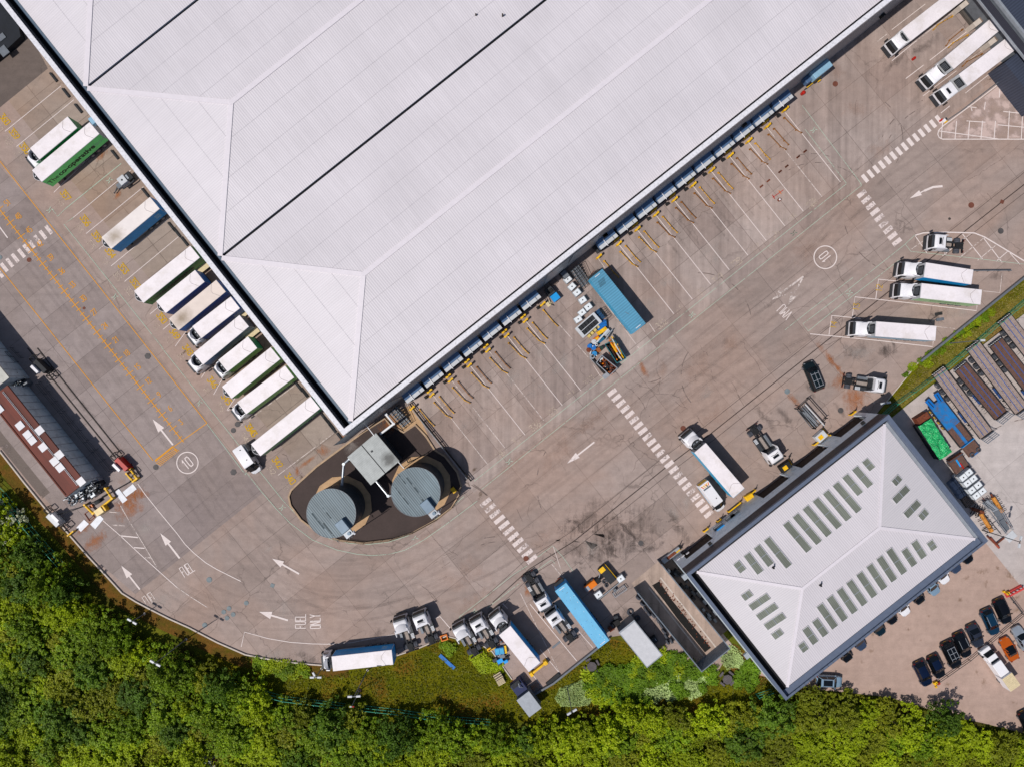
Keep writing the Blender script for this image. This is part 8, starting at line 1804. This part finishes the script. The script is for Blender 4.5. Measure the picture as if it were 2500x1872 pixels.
# ================================================================== LAMPS AND FENCES
def lamp(label, base, h, heads, rot, armlen=.7, col=None, r=.09, name='lamp_post'):
    t = thing(name, label, 'lamp post', base, rot, 'lamp posts round the yard'); col = col or MGREY
    m = MB(); m.cyl((0, 0, 0), (0, 0, h), r, col, r1=r * .6, n=10); m.cyl((0, 0, 0), (0, 0, .1), r * 2.4, KERB, n=10); m.build('pole', t)
    m = MB()
    for a in heads: m.beam((0, 0, h), (armlen * math.cos(a), armlen * math.sin(a), h + .02), .08, .08, col)
    m.build('arm', t)
    for a in heads:
        m = MB(); n0 = len(m.v); m.box(armlen - .1, armlen + .65, -.18, .18, h - .06, h + .1, GREYW, .04, .04); m.xf(Matrix.Rotation(a, 4, 'Z'), n0); m.build('lamp_head', t)
lamp('short lamp post with twin white heads by the kerb below the fuel lettering', qD(1300, 1092), 4.0, (R(-30), R(150)), R(0), .25)
lamp('tall lamp post with twin heads leaning over the trees beside the kerb', c1(1672, 505), 10.4, (R(-28), R(150)), 0, .3)
lamp('tall lamp post with two grey heads on the grass behind the kerb lorry', a4(1010, 990), 10.2, (R(5), R(180)), 0, .4)
lamp('lamp post with three white heads at the nose of the lorry on the curved kerb', a4(185, 965), 3.6, (R(0), R(120), R(180)), 0, .35)
lamp('lamp post with twin heads beside the patch of pale weeds', qG(1785, 1198), 9.2, (R(30), R(210)), 0, .25)
lamp('thin lamp post leaning across the dry bank above the flatbeds', a1(1190, 543), 8.2, (R(0),), 0, .1)
lamp('lamp post with two white heads in the workshop shadow', qJ(860, 486), 3.8, (R(10), R(190)), 0, .2)
lamp('dark lamp post with two black heads beyond the rusty girders', a2(1450, 1420), 9.0, (R(75), R(-100)), 0, .35, DARKIN)
t = thing('camera_mast', 'slim grey camera mast with a red cap on the grass verge below the kerb lorry', 'mast', a4(868, 1352), 0)
m = MB(); m.cyl((0, 0, 0), (0, 0, 6.2), .08, LGREY, r1=.05, n=8); m.cyl((0, 0, 0), (0, 0, .15), .3, M('mast_foot', (150, 110, 100), .8), n=10); m.build('pole', t); m = MB(); m.cyl((.15, 0, 6.1), (.45, 0, 6.1), .12, RED, n=10); m.box(-.3, .1, -.06, .06, 6.1, 6.2, WHITE); m.build('camera', t)
t = thing('camera_mast', 'grey camera post standing by the lone angled lorry', 'mast', qK(1358, 1228), R(-80))
m = MB(); m.cyl((0, 0, 0), (0, 0, 3.6), .07, MGREY, n=8); m.build('pole', t); m = MB(); m.box(-.25, .25, -1.0, .2, 3.5, 3.75, MGREY); m.build('camera', t)
m = MB(); m.beam(qK(1690, 785) + Vector((0, 0, .8)), qK(2065, 782) + Vector((0, 0, .8)), .12, .3, MGREY)
for k in range(5): p = qK(1690, 785).lerp(qK(2065, 782), k / 4); m.cyl(p, p + Vector((0, 0, .8)), .08, DGREY, n=8)
tag(m.build('crash_rail'), 'thin grey crash rail behind the upper angled lorries', 'railing')
def mesh_fence(label, pts, h, col, top=True):
    t = thing('mesh_fence', label, 'fence', pts[0], 0); o0 = pts[0]
    m = MB(); P = [p - o0 for p in pts]
    for z in (.2, h * .5, h - .05): m.tube([Vector((p.x, p.y, z)) for p in P], .045, col, 6)
    for a, b_ in zip(P, P[1:]):
        n = max(1, int((b_ - a).length / .7))
        for i in range(n): p = a.lerp(b_, i / n); m.beam((p.x, p.y, .1), (p.x, p.y, h), .02, .02, col)
    m.build('mesh_panel', t)
    for a, b_ in zip(P, P[1:]):
        n = max(1, int(round((b_ - a).length / 3)))
        for i in range(n): p = a.lerp(b_, i / n); q = MB(); q.cyl((p.x, p.y, 0), (p.x, p.y, h + .15), .06, col, n=8); q.build('post', t)
FGREEN = M('fence_green', (60, 160, 130), .5, .1, var=.15)
mesh_fence('green mesh fence in front of the trees on the left', P2((-60, 1130), (16, 1203), (80, 1285), (160, 1376)), 2.2, FGREEN)
mesh_fence('green mesh fence along the woodland edge below the grass verge', P2((560, 1662), (700, 1698), (850, 1716), (960, 1728), (1080, 1745), (1200, 1754)), 2.2, FGREEN)
mesh_fence('green mesh fence between the dry bank and the yard barrier', P2((2125, 1035), (2180, 985), (2300, 900), (2400, 815), (2560, 680)), 1.9, FGREEN)
mesh_fence('short green fence by the lower workshop corner', P2((1845, 1692), (1880, 1680)), 1.8, FGREEN)
# ================================================================== TREES, SHRUBS, GRASS
LF = [leaf_mat('leaf_bright', (134, 160, 14), (178, 190, 30), (150, 168, 20)), leaf_mat('leaf_mid', (100, 134, 16), (146, 168, 30), (98, 126, 20)), leaf_mat('leaf_dark', (76, 108, 24), (112, 140, 36), (72, 102, 26)), leaf_mat('leaf_olive', (116, 128, 20), (156, 158, 36), (110, 120, 24))]
LFP = leaf_mat('leaf_blossom', (150, 164, 90), (232, 230, 214), (150, 164, 90))
LFW = leaf_mat('weed_leaf', (88, 124, 18), (120, 150, 34), (100, 132, 24))
LFPALE = leaf_mat('pale_weed_leaf', (170, 196, 118), (196, 212, 146), (176, 196, 122))
BARK = M('bark', (78, 66, 54), .9, var=.3, sc=4)
def leaf_cloud(centres, radii, n_each, size, g, flat=.75):
    """arrays of small bent leaf faces filling a set of clumps"""
    vs = []; fs = []; k = 0
    for (cx, cy, cz), rr in zip(centres, radii):
        n = int(n_each * (rr / .8) ** 2)
        d = g.normal(size=(n, 3)); d /= np.linalg.norm(d, axis=1)[:, None]
        rad = rr * g.uniform(.35, 1.0, n) ** .45
        p = d * rad[:, None]; p[:, 2] *= flat; p += (cx, cy, cz)
        nrm = d * .55 + g.normal(size=(n, 3)) * .7 + (0, 0, .6); nrm /= np.linalg.norm(nrm, axis=1)[:, None]
        t = np.cross(nrm, g.normal(size=(n, 3))); t /= np.linalg.norm(t, axis=1)[:, None]
        b = np.cross(nrm, t); s = size * g.uniform(.6, 1.35, n)[:, None]
        q = np.stack([p - t * s - b * s * .5 + nrm * s * -.15, p + t * s * .15 - b * s * .7, p + t * s + b * s * .15 - nrm * s * .2, p - t * s * .1 + b * s * .7], 1)
        vs.append(q.reshape(-1, 3)); fs.append(np.arange(4 * n).reshape(-1, 4) + k); k += 4 * n
    return np.concatenate(vs), np.concatenate(fs)
def np_mesh(name, v, f, mat):
    me = bpy.data.meshes.new(name); nv, nf = len(v), len(f)
    me.vertices.add(nv); me.vertices.foreach_set('co', v.astype(np.float32).ravel())
    me.loops.add(nf * 4); me.loops.foreach_set('vertex_index', f.astype(np.int32).ravel())
    me.polygons.add(nf); me.polygons.foreach_set('loop_start', np.arange(0, nf * 4, 4, dtype=np.int32)); me.polygons.foreach_set('loop_total', np.full(nf, 4, dtype=np.int32))
    me.materials.append(mat); me.update(calc_edges=True); return me
def crown_mesh(seed, mat, rx=2.1, hgt=6.5, low=.8, clumps=230, n_each=165, size=.14, cr=.3):
    g = np.random.default_rng(seed); C_ = []; Rr = []
    lob = [(g.uniform(-.45, .45) * rx, g.uniform(-.45, .45) * rx, g.uniform(.7, 1.0)) for _ in range(4)]
    for i in range(clumps):
        lx, ly, lh = lob[i % 4]
        a = g.uniform(0, 2 * PI); e = g.uniform(-.25, 1.0); rr = rx * g.uniform(.3, .95) ** .7
        z = low + (hgt * lh - low) * (.35 + .6 * e if e > 0 else .35 + e * .8)
        k = math.sqrt(max(.05, 1 - max(0, e) ** 2)) * rr
        C_.append((lx + k * math.cos(a), ly + k * math.sin(a), z * g.uniform(.82, 1.05))); Rr.append(cr * g.uniform(.45, 1.5))
    v, f = leaf_cloud(C_, Rr, n_each, size, g)
    return np_mesh('crown', v, f, mat)
def trunk_mesh(seed, h):
    g = np.random.default_rng(seed); m = MB()
    m.cyl((0, 0, -.1), (.1, .05, h * .5), .16, BARK, r1=.1, n=7)
    for i in range(4):
        a = i * 1.6 + g.uniform(0, 1); m.cyl((.08, .04, h * (.3 + .06 * i)), (math.cos(a) * 1.1, math.sin(a) * 1.1, h * (.6 + .06 * i)), .08, BARK, r1=.03, n=6)
    o = m.build('trunk'); me = o.data; bpy.data.objects.remove(o); return me
VAR = []
for i in range(12):
    mat = [LF[0], LF[1], LF[2], LF[3], LF[0], LF[1], LF[1], LF[3], LF[2], LF[0], LF[1], LF[3]][i]
    h = [6.3, 6.8, 7.2, 5.6, 5.9, 6.5, 7.0, 5.2, 6.6, 5.6, 6.0, 6.1][i]
    VAR.append((crown_mesh(100 + i, mat, rx=[2.7, 2.9, 3.0, 2.5, 2.6, 2.8, 3.1, 2.4, 2.7, 2.5, 2.8, 2.6][i], hgt=h), trunk_mesh(i, h), mat))
KL = {LF[0].name: 'bright yellow-green leafy tree in the woodland below the yard', LF[1].name: 'mid-green leafy tree in the woodland below the yard', LF[2].name: 'dark green leafy tree in the woodland below the yard', LF[3].name: 'olive-toned leafy tree in the woodland below the yard', LFP.name: 'white-blossomed bush behind the green fence on the left'}
def put_tree(p, var, s, rz, label=None, zs=1.0):
    cm, tm, mat = var
    t = thing('broadleaf_tree', label or KL[mat.name], 'tree', (p.x, p.y, -.03), rz, 'woodland trees below the yard')
    t.scale = (s, s, s * zs)
    for nm, me in (('crown', cm), ('trunk', tm)):
        o = bpy.data.objects.new(nm, me); COL.objects.link(o); o.parent = t
def inside(p, poly):
    x, y = p; c = False; n = len(poly)
    for i in range(n):
        x1, y1 = poly[i]; x2, y2 = poly[(i + 1) % n]
        if (y1 > y) != (y2 > y) and x < (x2 - x1) * (y - y1) / (y2 - y1) + x1: c = not c
    return c
edge = [(-160, 1075), (0, 1215), (70, 1290), (140, 1378), (190, 1425), (250, 1490), (330, 1545), (420, 1590), (520, 1640), (600, 1672), (700, 1708), (800, 1722), (900, 1737), (1000, 1745), (1100, 1755), (1200, 1766), (1300, 1764), (1400, 1745), (1500, 1728), (1600, 1722), (1700, 1716), (1800, 1708), (1900, 1712), (1990, 1702), (2100, 1712), (2200, 1726), (2300, 1752), (2400, 1778), (2500, 1798), (2620, 1830)]
wood = edge + [(2620, 1960), (-160, 1960)]
clear = [(0, 1790), (180, 1800), (330, 1830), (420, 1800), (560, 1800), (620, 1960), (-160, 1960), (-160, 1800)]
pts = []
g = np.random.default_rng(5); cand = 0
while cand < 26000 and len(pts) < 292:
    cand += 1; x, y = g.uniform(-120, 2600), g.uniform(1060, 1930)
    if not inside((x, y), wood): continue
    if inside((x, y), clear) and g.uniform() > .04: continue
    md = 43 if y > 1500 or True else 40
    if all((x - a) ** 2 + (y - b) ** 2 > md * md for a, b in pts): pts.append((x, y))
print('trees', len(pts))
def edge_dist(x, y):
    return min(math.hypot(x - (a[0] + (b[0] - a[0]) * t), y - (a[1] + (b[1] - a[1]) * t)) for a, b in zip(edge, edge[1:]) for t in (0, .25, .5, .75, 1))
for x, y in pts:
    e = edge_dist(x, y)
    r = g.uniform()
    if y > 1795 and (x < 700 or x > 900): k = int(g.choice([0, 0, 3, 4, 9, 11]))
    elif x > 1300: k = int(g.choice([0, 3, 4, 9, 11, 0, 5, 10, 2]))
    else: k = int(g.choice([0, 1, 2, 3, 4, 5, 6, 7, 8, 9, 10, 11, 2, 6]))
    s = g.uniform(.85, 1.2); 
    if y > 1810 and x > 500: s *= .85
    zs = g.uniform(.85, 1.1)
    zs *= .85 if e < 30 else .64
    if x > 1750: zs *= .8
    put_tree(W(x, y + 4 if y < 1690 else y + 14) + (Vector((-.3, 0, 0)) if x < 520 and y < 1640 else Vector()), VAR[k], s, g.uniform(0, 6.28), zs=zs)
bl = (crown_mesh(300, LFP, rx=2.2, hgt=5.2, clumps=50), trunk_mesh(30, 5.0), LFP)
for x, y, s in ((10, 1245, 1.0), (55, 1262, .8), (40, 1310, .9), (85, 1330, .7), (5, 1300, .8)): put_tree(W(x, y), bl, s, x, zs=.9)
# lone purple-shadowed tree at the edge of the car park
put_tree(c3(1420, 600), VAR[2], .9, 1.0, 'tree standing forward of the hedge, throwing its shadow on the gravel', zs=.9)
# shrubs on the grass
SH = [crown_mesh(400 + i, m, rx=1.0, hgt=1.5, low=.25, clumps=22, n_each=90, size=.13, cr=.4) for i, m in enumerate((LFW, LF[1], LFW, LFPALE, LF[0]))]
def shrub(p, k, s, label, group):
    o = bpy.data.objects.new('shrub', SH[k]); COL.objects.link(o); o.location = (p.x, p.y, -.02); o.scale = (s, s, s * g.uniform(.35, .6)); o.rotation_euler = (0, 0, g.uniform(0, 6.28)); tag(o, label, 'shrub', group)
lush = [(300, 1270), (500, 1215), (740, 1165), (960, 1060), (1130, 1060), (1300, 1225), (1440, 1200), (1440, 1320), (1250, 1430), (900, 1490), (560, 1510), (365, 1520)]
n = 0; sp_ = []
for _ in range(4000):
    x, y = g.uniform(280, 1450), g.uniform(1050, 1530)
    if inside((x, y), lush) and all((x - a) ** 2 + (y - b) ** 2 > 50 ** 2 for a, b in sp_): sp_.append((x, y))
for x, y in sp_: shrub(qH(x, y), int(g.choice([0, 0, 2, 0, 4] if not (x > 1100 and y > 1280 or x > 800 and y > 1400) else [3, 3, 0])), g.uniform(.8, 1.3), 'lush low green shrub in the thicket between the cabin and the woodland', 'thicket shrubs by the cabin')
for x, y in ((1560, 1110), (1620, 1100), (1680, 1130), (1740, 1160), (1790, 1220), (1640, 1170), (1700, 1210), (1580, 1150), (1680, 1270), (1760, 1290), (1660, 1330), (1740, 1350), (1800, 1300)): shrub(qH(x, y), 3 if x < 1690 and y < 1260 else 0, g.uniform(.9, 1.3), 'low green shrub in the clump between the wash bay and the workshop corner', 'clump shrubs by the workshop corner')
for x, y in ((90, 690), (150, 700), (215, 720), (280, 740), (340, 735), (410, 750), (470, 745), (130, 745), (200, 770), (270, 785), (350, 790), (430, 800), (510, 760), (560, 800)): shrub(c2(x, y), int(g.choice([1, 4, 1])), g.uniform(.7, 1.1), 'low scrubby green shrub on the verge behind the curved kerb', 'verge shrubs by the kerb')
for x, y in ((700, 800), (740, 830), (690, 850), (950, 920), (1010, 940), (1060, 970), (1100, 1000), (1150, 1020), (980, 980), (1040, 1010)): shrub(qG(x, y), 1 if x < 800 else 4, g.uniform(.7, 1.2), 'low shrub on the grass among the tractor units', 'shrubs by the tractor units')
for x in np.arange(620, 1800, 52): shrub(a1(x + g.normal() * 20, 930 - (x - 620) * .72 + g.normal() * 22 + 10), int(g.choice([4, 0, 1])), g.uniform(.4, .75), 'small leafy weed tuft along the ditch of the dry bank', 'ditch weeds on the dry bank')
# grass and undergrowth: uncountable blades
def tufts(name, poly_px, n, size, mats, z=0, hgt=.5, seed=1):
    gg = np.random.default_rng(seed); xs = [p[0] for p in poly_px]; ys = [p[1] for p in poly_px]; P_ = []
    while len(P_) < n:
        X = gg.uniform(min(xs), max(xs), 4000); Y = gg.uniform(min(ys), max(ys), 4000)
        P_ += [(x, y) for x, y in zip(X, Y) if inside((x, y), poly_px)]
    P_ = np.array(P_[:n]); c = np.stack([(P_[:, 0] - 1250) / S, (936 - P_[:, 1]) / S, np.full(n, z)], 1)
    nrm = gg.normal(size=(n, 3)) * .5 + (0, 0, .8); nrm /= np.linalg.norm(nrm, axis=1)[:, None]
    t = np.cross(nrm, gg.normal(size=(n, 3))); t /= np.linalg.norm(t, axis=1)[:, None]; b = np.cross(nrm, t); s = size * gg.uniform(.5, 1.5, n)[:, None]
    c[:, 2] += gg.uniform(.02, hgt, n)
    q = np.stack([c - t * s - b * s * .3, c - b * s * .5, c + t * s + b * s * .3, c + b * s * .5], 1).reshape(-1, 3)
    me = np_mesh(name, q, np.arange(4 * n).reshape(-1, 4), mats); o = bpy.data.objects.new(name, me); COL.objects.link(o); o['kind'] = 'stuff'; return o
GL1 = leaf_mat('grass_blade', (92, 100, 8), (126, 122, 18), (104, 106, 12)); GL2 = leaf_mat('dry_blade', (126, 124, 50), (156, 140, 76), (116, 112, 44)); GL3 = leaf_mat('undergrowth_blade', (110, 132, 14), (164, 174, 34), (120, 132, 20))
tufts('grass', [(560, 1640), (620, 1608), (692, 1622), (800, 1650), (968, 1610), (1090, 1562), (1177, 1585), (1250, 1668), (1290, 1710), (1488, 1562), (1600, 1590), (1730, 1670), (1860, 1650), (1980, 1695), (1500, 1735), (1100, 1760), (800, 1720)], 16000, .15, GL1, hgt=.2)
tufts('dry_grass', [(2115, 1060), (2165, 992), (2250, 888), (2520, 670), (2560, 720), (2368, 860), (2208, 985)], 6000, .12, GL2, hgt=.18, seed=2)
tufts('undergrowth', [(x, y + 14) for x, y in wood], 90000, .17, GL3, hgt=2.2, seed=3)
tufts('pale_weed_tufts', [(1354, 1702), (1368, 1678), (1412, 1662), (1420, 1658), (1446, 1700), (1438, 1718), (1412, 1722), (1370, 1722)], 2600, .13, LFPALE, hgt=.35, seed=4)
# rubble heap at the lower left
m = MB()
for i in range(90):
    x, y = g.uniform(1760, 1960), g.uniform(1400, 1660); p = c1(x, y); s = g.uniform(.12, .4); m.box(p.x - s, p.x + s, p.y - s * .7, p.y + s * .7, 0, g.uniform(.1, .6), [WOOD, KERB, LGREY, RUST][i % 4], .05, .05)
tag(m.build('rubble_heap'), 'heap of grey rubble lying in a clearing at the bottom edge of the woodland', 'rubble')

# ================================================================== LIGHT, SKY, CAMERA
SUN_AZ, SUN_EL = R(33), R(57)       # shadows fall towards +31 degrees
sl_ = bpy.data.lights.new('sun', 'SUN'); sl_.energy = 3.6; sl_.angle = R(.5); sl_.color = (1, .955, .90)
so_ = bpy.data.objects.new('sun', sl_); COL.objects.link(so_)
dvec = Vector((math.cos(SUN_AZ) * math.cos(SUN_EL), math.sin(SUN_AZ) * math.cos(SUN_EL), -math.sin(SUN_EL)))
so_.rotation_euler = dvec.to_track_quat('-Z', 'Y').to_euler()
w = bpy.data.worlds.new('World'); SC.world = w; w.use_nodes = True
nt = w.node_tree; sky = nt.nodes.new('ShaderNodeTexSky'); sky.sky_type = 'NISHITA'; sky.sun_disc = False; sky.sun_elevation = SUN_EL
sky.sun_rotation = math.atan2(-math.cos(SUN_AZ), -math.sin(SUN_AZ))
bg = nt.nodes['Background']; bg.inputs['Strength'].default_value = .065; nt.links.new(sky.outputs[0], bg.inputs['Color'])
cam = bpy.data.cameras.new('camera'); co = bpy.data.objects.new('camera', cam); COL.objects.link(co)
co.location = (0, 0, HC); co.rotation_euler = (0, 0, 0); cam.sensor_fit = 'HORIZONTAL'; cam.angle = 2 * math.atan(1250 / S / HC); cam.clip_end = 3000; cam.clip_start = 1
SC.camera = co
SC.view_settings.view_transform = 'Standard'; SC.view_settings.look = 'None'; SC.view_settings.exposure = 0; SC.view_settings.gamma = 1; SC.view_settings.use_curve_mapping = False
SC.cycles.max_bounces = 6; SC.cycles.transparent_max_bounces = 12; SC.cycles.diffuse_bounces = 2
